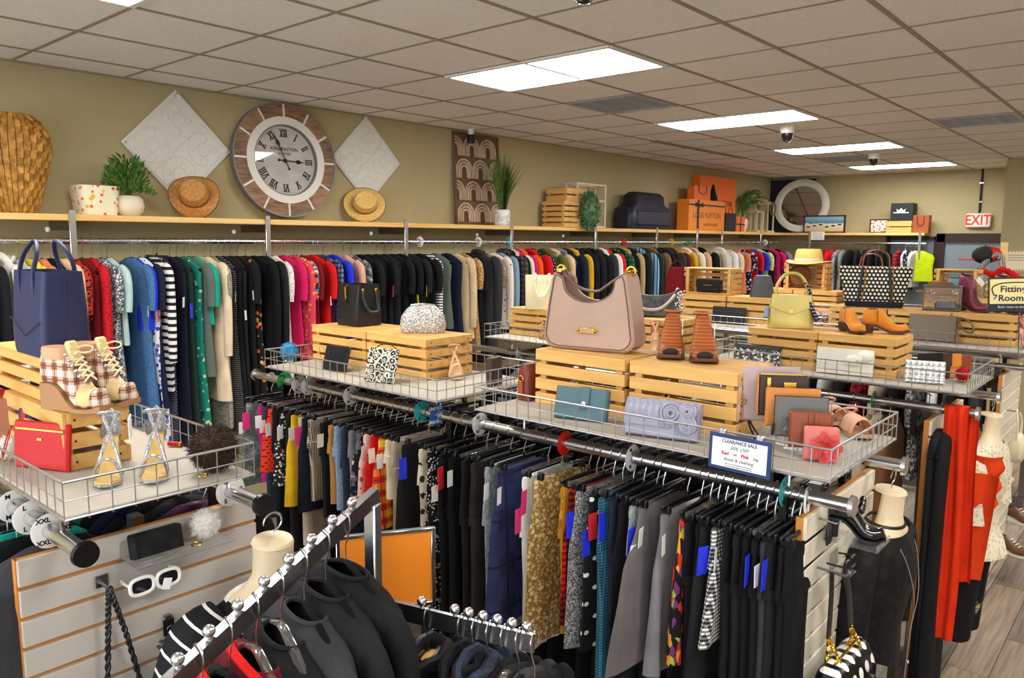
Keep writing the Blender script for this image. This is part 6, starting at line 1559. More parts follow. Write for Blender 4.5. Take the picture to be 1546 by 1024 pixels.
# flat beige sandals
def slide(lab, hp, tp, z, m, group, L=.2):
    c, rz, _ = at(hp, tp, z); t = shoe_thing('flat_sandal', lab, c, rz, group); W = .07
    obj('outsole', sole_mb(L, W, .006, .010, point=.55), leather('sand_sole', C(206, 166, 136), .6), t)
    for i, x in enumerate((.28, .16, .04, -.08)):
        w_ = W*(.5 if x > 0 else .42)
        obj('strap', MB().tube(bez([(L*x, -w_, .012), (L*x-.012*(i % 2), -w_*.8, .075), (L*x+.012*(i % 2), w_*.8, .075), (L*x, w_, .012)], 10), .0038, 8, flat=4.0, up=(1, 0, 0)), m, t)
    b = MB(); rg = []
    for k in range(9):
        a = PI/2+PI*k/8; rg.append([(-L*.40+.034*math.cos(a), .026*math.sin(a), .014), (-L*.40+.036*math.cos(a), .028*math.sin(a), .05)])
    b.loft(rg, False, False, closed=False); obj('heel_counter', b, m, t, 60)
    obj('ankle_strap', MB().tube([(-L*.36+.042*math.cos(a), .030*math.sin(a), .055+.02*math.cos(a)) for a in [2*PI*k/16 for k in range(16)]], .004, 7, closed=True), m, t)
BLS = leather('blush_sandal', C(226, 172, 142), .5)
slide('beige strappy flat sandal lying nearer the basket corner', (1268, 640), (1312, 668), BZ+.002, BLS, 'beige flat sandals')
slide('beige strappy flat sandal leaning behind its pair by the wallets', (1236, 622), (1275, 650), BZ+.002, BLS, 'beige flat sandals')

# ------------------------------------------------------------ third rack
zc3 = BZ+.177
CRM = leather('cream_white', C(232, 218, 176), .4)
def bagat(lab, px0, px1, py0, py1, z, D, m, name='tote_bag', rz=None, flare=1.0, dy=0.0, r=.015):
    p = on_z((px0+px1)/2, py1, z); k = ppm(p); W = (px1-px0)/k; Hh = (py1-py0)/k
    t = tote(name, lab, (p.x, p.y+D*.4+dy, z), facing(p)*.0+(rz if rz is not None else 0), W, D, Hh, m, flare, r); return t, W, Hh
p = on_y(812, 467, 2.3)
t, W, Hh = bagat('cream patent tote with white handles on the crate behind the mauve bag', 788, 838, 416, 467, zc3, .10, CRM, rz=.55, flare=1.04)
for s in (-1,):
    handle(t, [(-W*.2, s*.045, Hh*.9), (-W*.2, s*.055, Hh*.7), (-W*.1, s*.06, Hh*.42), (W*.1, s*.06, Hh*.42), (W*.22, s*.055, Hh*.7), (W*.22, s*.045, Hh*.9)], .006, mat('white_strap', C(240, 238, 230), .5), .7)
    for xx in (-W*.2, W*.22): obj('strap_tab', MB().box((xx, s*.05, Hh*.95), (.016, .012, .05), .003), mat('white_strap'), t)
LEOP = cp('leopard_pouch', petals(C(186, 144, 88), C(60, 38, 22), 90, .38, C(214, 176, 116)), .6)
p = on_z(820, 520, BZ+.001); t = wallet('leopard_pouch', 'leopard print pouch leaning on the crate under the cream tote', 'pouch', (2.17, 2.15, BZ+.001), .3, .13, .125, .02, LEOP, .1)
obj('zip', MB().box((0, 0, .126), (.11, .006, .004)), GOLD, t, 0)
GREYV = mat('grey_snake_leather', pat=lambda g: g.ramp(g.noise(30, 3), [(.3, C(44, 46, 50)), (.7, C(100, 104, 108))], False), rough=.3)
p = on_z(990, 478, zc3)
t = thing('shoulder_bag', 'dark grey crescent shoulder bag with a beaded chain charm', 'bag', (2.80, 2.32, zc3), .5)
q = [(-.13, .0), (.13, 0), (.15, .03), (.14, .1), (.135, .165)]+[(.13*math.cos(PI*k/10), .162-.04*math.sin(PI*k/10)) for k in range(11)]+[(-.135, .165), (-.14, .1), (-.15, .03)]
obj('bag_body', MB().prism(q, -.035, .035, 'xz', ch=.012), GREYV, t, 40)
obj('strap', MB().tube(spline([(-.13, 0, .16), (-.13, -.05, .10), (-.06, -.055, .05), (.03, -.055, .05), (.1, -.05, .11), (.13, 0, .165)], 5), .009, 8, flat=.5), leather('grey_strap', C(170, 160, 142)), t)
b = MB(); rn = random.Random(2)
for k in range(40): b.sphere((.14+rn.gauss(0, .010), -.04+rn.gauss(0, .008), .15-.11*k/40), .007, 6, 4)
tag(obj('chain_charm', b, CHROME, t), kind='stuff')
c, rz, L = at((1106, 516), (1108, 545), BZ+.002)
strappy('nude high heel sandal standing between the third rack baskets', Vector((2.93, 2.12, BZ+.002)), -1.0, .16, .06, .09, leather('nude_pink', C(206, 150, 112), .5), NUDE)
GOLDL = leather('pale_gold', C(206, 186, 106), .3, metal=.25)
zc4 = BZ+.182
p = on_z(1192, 494, zc4); kx = ppm(p)
t = thing('satchel', 'pale gold flap satchel with top handle and dotted scarf on the crate', 'bag', (3.60, 2.29, zc4), .42)
W, Hh = .20, .165
obj('bag_body', MB().loft([rrect(W*1.08, .11, .02, 3, 0), rrect(W*1.1, .115, .025, 3, .02), rrect(W, .09, .02, 3, Hh*.7), rrect(W*.9, .06, .015, 3, Hh)]), GOLDL, t, 50)
obj('flap', MB().prism([(-W*.46, Hh+.002), (W*.46, Hh+.002), (W*.5, Hh*.66), (W*.1, Hh*.44), (0, Hh*.42), (-W*.1, Hh*.44), (-W*.5, Hh*.66)], -.061, -.052, 'xz', ch=.003), GOLDL, t, 40)
obj('turn_lock', MB().tube([(0, -.06, Hh*.52), (0, -.067, Hh*.52)], .010, 12), GOLD, t); obj('turn_lock', MB().box((0, -.069, Hh*.52), (.006, .006, .014), .002), CHROME, t)
handle(t, [(-W*.36, 0, Hh), (-W*.34, 0, Hh+.05), (-W*.15, 0, Hh+.10), (W*.15, 0, Hh+.10), (W*.34, 0, Hh+.05), (W*.36, 0, Hh)], .009, GOLDL, .9)
for s in (-1, 1): obj('side_ring', MB().tube(arc((s*W*.36, 0, Hh+.006), .012, 0, 345, 10, 'xz'), .003, 6, closed=True), GOLD, t)
SCF = cp('navy_dot_scarf', dots(C(26, 30, 56), C(220, 220, 226), .016, .2))
obj('tied_scarf', MB().tube(spline([(W*.30, -.02, Hh+.06), (W*.42, -.03, Hh+.02), (W*.46, -.05, Hh*.75), (W*.56, -.05, Hh*.4), (W*.64, -.05, Hh*.25)], 4), [.012]*4+[.016]*4+[.02]*4+[.024]*4+[.02], 8, flat=.4), SCF, t)
obj('keychain', MB().tube([(-W*.55, -.03, Hh*.6), (-W*.6, -.05, Hh*.3)], .012, 8), FAB['ldenim'], t)
YEL = mat('ochre_suede', C(216, 132, 24), .85, sheen=.3, bump=(200, .2, .002)); HEELB = mat('stacked_heel', pat=stripes(C(104, 64, 36), C(70, 42, 26), .006, .3), rough=.6)
def ankleboot(lab, c, rz, L, m=YEL, group='ochre suede ankle boots', an=.085, name='ankle_boot'):
    t = shoe_thing(name, lab, c, rz, group); W = L*.36; hl = .03
    obj('upper', MB().loft(foot(L, W, hl, an, .035, .075, shaft=.36, point=.32)), m, t, 60)
    obj('outsole', sole_mb(L, W, hl, .007, point=.35), HEELB, t); obj('heel', block_heel(L, W, hl, .24, .92), HEELB, t, 40)
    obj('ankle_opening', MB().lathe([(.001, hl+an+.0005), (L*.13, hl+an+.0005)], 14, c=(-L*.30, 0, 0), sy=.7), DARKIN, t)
    obj('zip', MB().tube([(-L*.2, -W*.33, hl+an*.95), (-L*.18, -W*.35, hl+an*.3)], .0025, 5), GOLD, t)
ankleboot('ochre suede ankle boot pointing at the camera', Vector((3.905, 2.28, zc4)), -.72, .19)
ankleboot('ochre suede ankle boot seen from its side', Vector((4.03, 2.36, zc4)), .35, .20)
SEQM = mat('black_silver_sequin', pat=cells([(0.0, C(24, 24, 26)), (.45, C(120, 110, 90)), (.6, C(60, 58, 56)), (.8, C(230, 226, 216))], 110), rough=.35)
p = on_z(1160, 552, BZ+.001); t = wallet('sequin_pouch', 'black pouch with silver sequin embroidery leaning on the gold handbag crate', 'pouch', (3.50, 2.13, BZ+.001), .05, .235, .095, .016, SEQM, .2)
obj('top_band', MB().box((0, -.001, .085), (.236, .02, .022), .003), BLKL, t)
WHL = leather('soft_white', C(232, 228, 216), .45)
p = on_z(1283, 575, BZ+.001); t = wallet('bow_clutch', 'white leather clutch with a knotted bow, leaning on the boots crate', 'clutch', (3.93, 2.12, BZ+.001), .12, .245, .12, .03, WHL, .14, flap=.45)
for s in (-1, 1): obj('bow_loop', MB().sphere((.065+s*.026, -.03, .08+s*.012), .03, 10, 7, (1.1, .45, .9)), WHL, t)
obj('bow_knot', MB().sphere((.065, -.042, .075), .014, 8, 6), WHL, t)
SILW = mat('silver_woven', pat=lambda g: plaid(C(150, 150, 148), C(196, 196, 194), C(236, 236, 232), .022)(g), rough=.25, metal=.4, bump=(120, .5, .004))
p = on_z(1404, 582, BZ+.001); t = wallet('woven_clutch', 'silver woven clutch standing in the basket by the red pom-pom', 'clutch', (4.265, 2.13, BZ+.001), .25, .155, .10, .02, SILW, .22)
for i in range(7):
    for k in range(4): obj('woven_strip', MB().box((-.066+i*.022, -.012-.002*((i+k) % 2), .015+k*.024), (.019, .004, .021), .0015), SILW, t)
FURR = mat('red_fur', C(176, 12, 18), .9); pompom('fur_pompom', 'red fur pom-pom at the corner of the third rack basket', Vector((4.38, 2.30, BZ+.001)), .035, FURR, FURR, 700, 6)
for i, (lab, m, W, Hh) in enumerate((('black flap purse behind the silver woven clutch', BLKL, .12, .12), ('dark brown flap purse second behind the silver clutch', leather('dark_brown'), .11, .115), ('tan purse third behind the silver clutch', CARAM, .1, .11), ('brick leather purse behind the tan purse', CHEST, .1, .10))):
    wallet('flap_purse', lab, 'purse', (4.255+i*.03, 2.25+i*.055, BZ+.001), 1.0, W, Hh, .022, m, .05, .5, 'row of purses behind the silver clutch')

# ------------------------------------------------------------ fourth and fifth racks
zc5 = BZ+.182
POLK = cp('tote_dots', dots(C(18, 18, 20), C(236, 230, 210), .025, .33, 'xz'), .4)
t = tote('dotted_tote', 'black tote covered in cream polka dots with gold chain details', (3.52, 3.93, zc5), .35, .35, .15, .265, POLK, 1.28, .03)
obj('base_band', MB().loft([rrect(.348, .15, .03, 3, -.0), rrect(.364, .156, .03, 3, .036), rrect(.352, .14, .03, 3, .042)]), BLKL, t, 50)
for xx in (-.1, .1):
    obj('strap_front', MB().tube([(xx, -.085, .03), (xx*.9, -.078, .15), (xx*.8, -.064, .262)], .009, 6, flat=.4, up=(0, 1, 0)), BLKL, t)
    obj('gold_chain', MB().tube([(xx*.8+.02, -.07, .26), (xx*.85+.02, -.085, .14), (xx*.9+.015, -.09, .05)], .004, 5), GOLD, t)
for s in (-1, 1): handle(t, [(-.08, s*.05, .25), (-.07, s*.055, .34), (0, s*.05, .375), (.07, s*.055, .34), (.08, s*.05, .25)], .007, COGN if s < 0 else BLKL, .6)
CLB = mat('clear_vinyl', C(220, 220, 224), .05, trans=.85, alpha=.35); TRIMG = leather('grey_trim', C(92, 86, 84), .4)
t = thing('clear_bag', 'clear vinyl bag with grey piping on the crates beside the dotted tote', 'bag', (3.93, 3.93, zc5), .3)
obj('vinyl_body', MB().loft([rrect(.2, .09, .03, 4, 0), rrect(.215, .1, .035, 4, .02), rrect(.21, .09, .03, 4, .15), rrect(.205, .08, .03, 4, .155)]), CLB, t, 50)
for z, w_ in ((.004, .205), (.153, .21)): obj('piping', MB().tube([q for q in rrect(w_, .092, .03, 4, z)], .006, 6, closed=True), TRIMG, t)
for xx in (-.105, .105): obj('side_strip', MB().box((xx, 0, .078), (.006, .03, .15), .002), TRIMG, t)
obj('contents', MB().box((.02, 0, .035), (.12, .05, .05), .01), GREYV, t)
for xx in (-.06, .06): obj('hardware', MB().tube(arc((xx, -.05, .12), .012, 0, 345, 10, 'xz'), .003, 6, closed=True), CHROME, t)
BURB = mat('burgundy_croc', pat=lambda g: g.ramp(g.vor(70), [(.1, C(74, 22, 40)), (.5, C(122, 48, 68))], False), rough=.4)
def tallboot(lab, c, rz, m=BURB, group='burgundy snakeskin boots'):
    t = shoe_thing('tall_boot', lab, c, rz, group); L, W, hl = .22, .08, .03
    obj('upper', MB().loft(foot(L, W, hl, .20, .04, .085, shaft=.40, point=.4)), m, t, 60); obj('outsole', sole_mb(L, W, hl, .007), HEELB, t); obj('heel', block_heel(L, W, hl, .24), HEELB, t)
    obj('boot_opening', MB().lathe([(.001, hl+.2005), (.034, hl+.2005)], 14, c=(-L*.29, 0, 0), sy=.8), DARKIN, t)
    obj('pull_tab', MB().box((-L*.45, 0, hl+.18), (.006, .02, .06)), m, t, 0)
    return t
tb = tallboot('burgundy snakeskin boot with a white price tag', Vector((4.10, 3.97, zc5)), -.55)
obj('price_tag', MB().box((.06, -.03, .19), (.06, .002, .03), rot=Matrix.Rotation(.7, 3, 'Y')), PAPER, tb, 0)
tallboot('burgundy snakeskin boot beside the Fitting Rooms sign', Vector((4.29, 3.99, zc5)), -.55)
p = on_z(1425, 515, BZ+.001)
TAUP = leather('taupe', C(122, 108, 96), .5)
t = wallet('taupe_clutch', 'large taupe clutch with a wrist loop leaning on the burgundy boots crate', 'clutch', (3.92, 3.755, BZ+.001), .0, .27, .165, .02, TAUP, .2)
obj('wrist_loop', MB().tube(bez([(.13, -.01, .155), (.2, -.03, .17), (.3, -.03, .08), (.22, -.03, .0), (.16, -.03, .08), (.135, -.01, .15)], 16), .010, 6, flat=.5), TAUP, t)
t = wallet('taupe_clutch', 'small taupe grey clutch leaning on the dotted tote crate', 'clutch', (3.44, 3.755, BZ+.001), .0, .16, .115, .02, TAUP, .2)
obj('zip', MB().box((0, 0, .116), (.14, .005, .004)), GOLD, t, 0)
strappy('pink and black strappy heel at the end of the fourth rack', Vector((4.41, 3.80, BZ+.002)), -.6, .17, .06, .10, leather('rose_straps', C(170, 96, 92), .4), leather('rose_footbed', C(206, 130, 116)))
pz = BZ+.402
t = thing('box_bag', 'black croc box bag with gold plate sitting in the open crate', 'bag', (2.30, 3.985, BZ+.214), 0)
obj('bag_body', MB().box((0, 0, .05), (.2, .06, .10), .01), BLKL, t); obj('flap', MB().box((0, -.032, .07), (.2, .008, .055), .003), BLKL, t); obj('gold_plate', MB().box((0, -.037, .055), (.07, .004, .010)), GOLD, t, 0)
GREYP = leather('charcoal_grey', C(74, 76, 78), .5)
t = thing('trapeze_bag', 'charcoal trapeze shaped bag on the crates beyond the nude sandal', 'bag', (2.73, 3.97, BZ+.202), .3)
obj('bag_body', MB().loft([rrect(.17, .08, .02, 3, 0), rrect(.15, .07, .02, 3, .09), rrect(.11, .04, .012, 3, .155)]), GREYP, t, 50); obj('zip', MB().box((0, 0, .156), (.09, .006, .004)), CHROME, t, 0)
t = wallet('flat_clutch', 'flat black clutch leaning in front of the crates before the open crate', 'clutch', (2.55, 3.80, BZ+.001), .0, .26, .125, .02, BLKL, .2)
obj('fold_line', MB().box((0, -.011, .09), (.25, .002, .003)), GREYP, t, 0)
t = thing('burgundy_bag', 'soft burgundy velvet bag beside the open crate with the black bag', 'bag', (2.02, 3.97, BZ+.02), .3)
obj('bag_body', MB().loft([rrect(.16, .1, .03, 4, 0), rrect(.18, .12, .04, 4, .14), rrect(.17, .1, .04, 4, .28), rrect(.11, .06, .02, 4, .38)]), FAB['maroon'], t, 60); obj('strap', MB().tube(bez([(-.05, 0, .37), (-.04, 0, .45), (.04, 0, .45), (.05, 0, .37)], 8), .006, 6), FAB['burg'], t)
# straw fedora on the open crate
t = thing('fedora', 'straw fedora with pale band sitting on the open crate', 'hat', (2.52, 5.44, BZ+.418))
b = MB(); n = 30
def ring(r, z, sx=1.12): return [(r*math.cos(2*PI*k/n)*sx, r*math.sin(2*PI*k/n), z+.012*math.cos(4*PI*k/n)*(r > .12)) for k in range(n)]
b.loft([ring(.175, .004), ring(.17, .012), ring(.11, .014), ring(.108, .05), ring(.1, .105), ring(.085, .125), ring(.04, .112)], True, True); obj('hat_body', b, STRAWP, t, 50)
obj('hat_band', MB().loft([ring(.1115, .016), ring(.1105, .042)], False, False), mat('pale_band', C(206, 196, 176), .8), t)
t = thing('woven_clutch_round', 'round brown woven clutch in the open crate under the fedora', 'bag', (2.46, 5.42, BZ+.30)); t.rotation_euler = (PI/2-.1, 0, 0)
obj('clutch_body', MB().lathe([(.001, -.03), (.08, -.03), (.098, -.01), (.098, .012), (.08, .03), (.001, .03)], 24), mat('woven_brown', pat=stripes(C(140, 84, 40), C(96, 54, 26), .012, .4, 'u'), rough=.7), t); obj('rim_braid', MB().tube(arc((0, 0, .0), .099, 0, 350, 26, 'xy'), .006, 6, closed=True), COGN, t)
c5 = Vector((2.93, 5.36, BZ+.002))
strappy('silver platform sandal standing beside the fedora crates', c5, -.9, .19, .07, .11, SILV, NUDE)
strappy('pink beaded sandal lying near the dotted tote', Vector((3.17, 4.02, BZ+.01)), .2, .17, .06, .05, leather('pink_straps', C(224, 150, 122), .5), NUDE)
TEALP = leather('teal_soft', C(104, 140, 146), .5)
t = thing('drawstring_pouch', 'teal leather drawstring pouch in front of the open crate', 'bag', (3.70, 5.385, BZ+.196), .0)
obj('pouch_body', MB().loft([[( (q[0])*(1+.06*math.sin(7*k)), q[1], q[2]) for k, q in enumerate(rrect(w_, d_, .035, 4, z))] for w_, d_, z in ((.11, .06, 0), (.135, .07, .03), (.125, .065, .08), (.08, .045, .125), (.06, .035, .14), (.085, .05, .17))]), TEALP, t, 60); obj('drawcord', MB().tube([q for q in rrect(.066, .044, .02, 3, .138)], .004, 6, closed=True), GREYP, t)
BRH = mat('brown_felt', C(128, 78, 34), .9)
t = thing('felt_hat', 'brown felt hat behind the clear bag', 'hat', (3.62, 5.3, BZ+.19)); 
obj('hat_body', MB().lathe([(.17, .03), (.165, .038), (.1, .016), (.095, .07), (.08, .11), (.03, .115)], 28, cap0=True, cap1=True), BRH, t, 50); obj('hat_band', MB().lathe([(.1, .022), (.098, .045)], 28), DARKIN, t)
t = tote('dark_handbag', 'black handbag with orange piped handles behind the dotted tote', (3.08, 5.34, BZ+.19), .3, .3, .12, .22, FAB['navyb'], 1.02, .02)
for s in (-1, 1): handle(t, [(-.09, s*.045, .2), (-.07, s*.05, .29), (.0, s*.05, .32), (.07, s*.05, .29), (.09, s*.045, .2)], .007, COGN, .6)
crate('pine crate below the black handbag with orange handles', 2.93, 5.3, BZ, .36, .26, .18, 4, nails=False)
# ------------------------------------------------------------ size divider discs on the rails
DISCM = dict(w=mat('disc_white', C(236, 234, 228), .4), t=mat('disc_teal', C(50, 190, 190), .4), b=mat('disc_blue', C(30, 90, 180), .4), r=mat('disc_red', C(222, 36, 20), .4), g=mat('disc_green', C(20, 140, 60), .4), y=mat('disc_yellow', C(236, 196, 30), .4))
DMESH = {}
def disc_div(x, y, z, col, s, lab, along='x', where='', R=.0445):
    if col not in DMESH:
        n = 26; b = MB(); rr = []
        for r, d in ((.02, -.0015), (R-.002, -.0015), (R, 0), (R-.002, .0015), (.02, .0015), (.02, -.0015)): rr.append([(d, r*math.sin(2*PI*k/n), r*math.cos(2*PI*k/n)) for k in range(n)])
        DMESH[col] = b.loft(rr, False, False).mesh('disc', DISCM[col])
    t = thing('size_divider', lab, 'size divider', (x, y, z), 0 if along == 'x' else -PI/2, 'size divider discs on the rails')
    link('disc', DMESH[col], t)
    if s:
        for k in range(3):
            a = k*2*PI/3+.5
            text(s, .017, INK if col != 'b' else WHITEP, t, (.0022, -.032*math.sin(a), .032*math.cos(a)), (PI/2+0, 0, PI/2) if k == 0 else Matrix.Rotation(a, 3, 'X').to_4x4().to_euler() if False else (PI/2, 0, PI/2), depth=.0003, bold=.0006)
    return t
for px, py, c, s, lab in ((430, 580, 'g', 'XXL', 'green size disc nearest the wall on the skirt rack'), (452, 585, 'w', 'XL', 'white XL size disc beside the green disc on the skirt rack'), (466, 588, 'w', 'L', 'white L size disc second from the green disc on the skirt rack'), (530, 604, 'w', 'M', 'white M size disc above the ivory trousers area of the skirt rack'),
                          (637, 628, 't', 'S', 'turquoise size disc beside the blue disc on the skirt rack'), (661, 632, 'b', 'ONE SIZE', 'blue size disc beside the turquoise disc on the skirt rack'), (725, 643, 'w', 'XS', 'white XS size disc between the blue and red discs'), (853, 672, 'r', '', 'red size disc on the skirt rack rail'),
                          (955, 695, 'w', 'M', 'white M size disc between the red disc and the sale sign'), (1185, 745, 't', 'S', 'turquoise size disc at the open end of the skirt rack')):
    disc_div(on_y(px, py, .6).x, .6, RZ, c, s, lab)
for px, py, s, lab in ((22, 760, 'M', 'white M size disc cut off by the photo edge below the red pouch'), (48, 785, 'L', 'white L size disc in front of the M disc below the sandal basket'), (76, 798, 'XXL', 'white XXL size disc nearest the black rail cap')):
    disc_div(on_y(px, py, -.915).x, -.915, RZ, 'w', s, lab)
disc_div(on_y(348, 742, -.465).x, -.465, RZ, 'w', 'S', 'white S size disc below the brown pom-pom')
disc_div(on_y(785, 530, 2.15).x, 2.15, RZ, 'w', 'M', 'white M size disc on the rail left of the mauve bag crate'.replace('left of', 'beyond'))
disc_div(on_y(1319, 612, 2.15).x, 2.15, RZ, 'g', '', 'green size disc on the rail behind the wallet row')
disc_div(on_y(1471, 560, 3.69).x, 3.69, RZ, 'w', '', 'white size disc on the rail below the taupe clutch')
for px, c, lab in ((634, 'w', 'white size disc on the wall rail, the one closer to the clock'), (722, 'w', 'white size disc on the wall rail below the carved panel'), (768, 't', 'turquoise size disc on the wall rail by the marble grass pot'), (941, 'r', 'red size disc on the wall rail'), (1013, 'y', 'yellow size disc on the wall rail'), (1037, 'g', 'green size disc on the wall rail'), (1155, 'w', 'white size disc on the wall rail below the white lanterns')):
    disc_div(ROD[0], on_x(px, 364, ROD[0]).y, ROD[1], c, '', lab, 'y')

t = thing('zip_tie', 'white plastic loop around the skirt rail beside the end cap', 'loop', (on_y(1219, 748, .6).x, .6, RZ), .15)
obj('loop', MB().tube([(0, .03*math.cos(2*PI*k/20), -.012+.036*math.sin(2*PI*k/20)) for k in range(20)], .0035, 6, closed=True), WHITEP, t)
# ------------------------------------------------------------ signs
NAVYF = mat('navy_sign_frame', C(34, 58, 104), .4)
a, b_ = on_y(1070, 650, .425), on_y(1164, 675, .425); c_ = on_y(1064, 703, .425)
W = b_.x-a.x; Hh = a.z-c_.z
t = thing('sale_sign', 'navy framed CLEARANCE SALE sign clipped to the front of the wire basket', 'sign', ((a.x+b_.x)/2, .432, (a.z+c_.z)/2-.004), 0, None, (0.0, .02, 0))
obj('sign_frame', MB().box((0, 0, 0), (W, .006, Hh), .002), NAVYF, t, 0)
obj('sign_sheet', MB().box((0, -.0035, 0), (W-.022, .001, Hh-.022)), PAPER, t, 0)
rx = (PI/2, 0, 0); GREYI = mat('grey_ink', C(96, 100, 104), .8); REDI = mat('red_ink', C(196, 70, 84), .8)
text('CLEARANCE SALE', Hh*.135, GREYI, t, (0, -.0045, Hh*.32), rx, sx=.92, bold=.0003); text('50% OFF', Hh*.14, GREYI, t, (0, -.0045, Hh*.15), rx, shear=.35)
text('Red', Hh*.13, REDI, t, (-W*.22, -.0045, -Hh*.01), rx, bold=.0004); text('or', Hh*.13, GREYI, t, (-W*.055, -.0045, -Hh*.01), rx); text('Pink', Hh*.13, REDI, t, (W*.10, -.0045, -Hh*.01), rx, bold=.0004); text('tag', Hh*.12, GREYI, t, (W*.27, -.0045, -Hh*.015), rx)
text('shoes & clothing', Hh*.125, GREYI, t, (0, -.0045, -Hh*.17), rx)
for k in range(2): text('Offer on red and pink tagged shoes and clothing only', Hh*.035, GREYI, t, (0, -.0045, -Hh*(.29+.06*k)), rx)
for s in (-1, 1): obj('sign_clip', MB().box((s*W*.3, .006, Hh*.49), (.02, .014, .03), .003), WIRE, t)
a, b_ = on_y(1500, 420, 3.5), on_y(1558, 417, 3.5); c_ = on_y(1510, 467, 3.5)
W = b_.x-a.x+.06; Hh = a.z-c_.z
t = thing('fitting_sign', 'cream Fitting Rooms sign with a curled arrow at the end of the fourth rack', 'sign', ((a.x+b_.x)/2+.02, 3.5, (a.z+c_.z)/2), 0, None, (0, -.06, .1))
CREAMB = mat('cream_board', C(244, 228, 160), .7); NAVYI = mat('navy_ink', C(36, 48, 74), .7)
obj('sign_frame', MB().box((0, .004, 0), (W+.02, .006, Hh+.02), .002), mat('dark_frame'), t, 0)
obj('sign_board', MB().box((0, 0, 0), (W, .006, Hh), .002), CREAMB, t, 0); obj('sign_band', MB().box((0, -.004, -Hh*.40), (W, .002, Hh*.2)), NAVYI, t, 0)
text('Fitting', Hh*.28, NAVYI, t, (-.01, -.004, Hh*.17), rx, bold=.001); text('Rooms', Hh*.28, NAVYI, t, (-.01, -.004, -Hh*.12), rx, bold=.001); text('Back room to the right', Hh*.1, CREAMB, t, (0, -.0056, -Hh*.40), rx)
obj('curled_arrow', MB().tube(spline([(-W*.42, -.004, -Hh*.15), (-W*.36, -.004, -Hh*.02), (-W*.42, -.004, 0), (-W*.44, -.004, Hh*.25), (-W*.2, -.004, Hh*.38), (W*.38, -.004, Hh*.38)], 5), .003, 5), NAVYI, t)
obj('arrow_head', MB().prism([(W*.34, Hh*.32), (W*.46, Hh*.38), (W*.34, Hh*.44)], -.003, -.005, 'xz'), NAVYI, t, 0)
obj('sign_stem', MB().cyl((0.02, .008, -Hh*.5), (.02, .008, 1.62-(a.z+c_.z)/2-.1), .004, n=6).cyl((.02, .008, 1.44-(a.z+c_.z)/2), (.02, .008, -Hh*.5), .004, n=6), CHROME, t)

# ------------------------------------------------------------ hanging torso forms
FORMM = mat('cream_form', C(232, 210, 174), .4)
def torso(n=26):
    out = []
    for z, hw, hd in ((-.075, .056, .05), (-.10, .055, .05), (-.155, .056, .054), (-.185, .075, .062), (-.205, .12, .07), (-.23, .17, .08), (-.27, .196, .092), (-.36, .19, .115), (-.46, .165, .105), (-.55, .155, .098), (-.66, .18, .108)):
        out.append([(hw*math.copysign(abs(math.cos(2*PI*k/n))**.85, math.cos(2*PI*k/n)), (hd if math.sin(2*PI*k/n) < 0 else hd*.45)*math.sin(2*PI*k/n), z) for k in range(n)])
    return out
def form(lab, loc, rz, tilt=0.0):
    t = thing('torso_form', lab, 'mannequin', loc, rz, 'hanging cream torso forms', (tilt, 0, rz))
    obj('torso', MB().loft(torso(), True, True), FORMM, t, 50)
    obj('neck_cap', MB().lathe([(.001, -.066), (.052, -.067), (.056, -.075)], 26), FORMM, t, 50)
    obj('hook', MB().tube([(0, 0, -.068), (0, 0, -.045)]+arc((0, 0, -.018), .026, -90, 190, 14, 'xz'), .003, 7), CHROME, t)
    return t
def shell(rg, k, kd, i0, ext, m, name, parent, fold=0.0, n=26):
    out = [[(x*k, y*kd, z) for x, y, z in r] for r in rg[i0:]]
    last = out[-1]
    for z, w_, d_ in ext: out.append([(w_*math.copysign(abs(math.cos(2*PI*j/n))**.85, math.cos(2*PI*j/n))*(1+fold*math.sin(5*2*PI*j/n+z*3)), (d_ if math.sin(2*PI*j/n) < 0 else d_*.5)*math.sin(2*PI*j/n)*(1+fold*math.sin(7*2*PI*j/n)), z) for j in range(n)])
    return obj(name, MB().loft(out, False, True), m, parent, 60)
TG = torso()
def topthing(name, lab, f, cat='clothing'):
    o = thing(name, lab, cat, f.location, 0, None, tuple(f.rotation_euler)); o.scale = f.scale; return o
# striped top at the end of the sandal rack
fa = form('cream torso form wearing the striped black and white top', (3.30, -.465, RZ-.02), PI/2-.1, .10)
t = topthing('striped_blouse', 'black top with white chevron stripes on the torso form by the slat panel', fa)
CHEV = cp('chevron_stripes', lambda g: g.mix(g.m('LESS_THAN', g.m('FRACT', g.m('DIVIDE', g.m('SUBTRACT', g.coord()[3], g.m('ABSOLUTE', g.m('MULTIPLY', g.coord()[1], .9))), .062)), .16), C(24, 24, 27), C(236, 234, 228)))
shell(TG, 1.05, 1.1, 4, [(-.72, .2, .125)], CHEV, 'bodice', t)
obj('neckband', MB().tube([(.125*math.cos(a), .085*math.sin(a)*(1 if math.sin(a) < 0 else .5), -.212-.012*math.sin(a)*-1) for a in [2*PI*k/22 for k in range(22)]], .008, 7, closed=True), PAPER, t)
for s in (-1, 1): obj('sleeve', MB().tube(spline([(s*.15, -.005, -.235), (s*.225, -.01, -.27), (s*.255, -.012, -.36), (s*.265, -.012, -.44)], 4), [.05, .056, .06, .062, .064, .066, .068, .07, .072, .074, .076, .078, .08], 12, flat=.75), CHEV, t)
obj('price_tag', MB().box((.12, -.05, -.17), (.06, .002, .03), rot=Matrix.Rotation(-.4, 3, 'Y')), PAPER, t, 0)
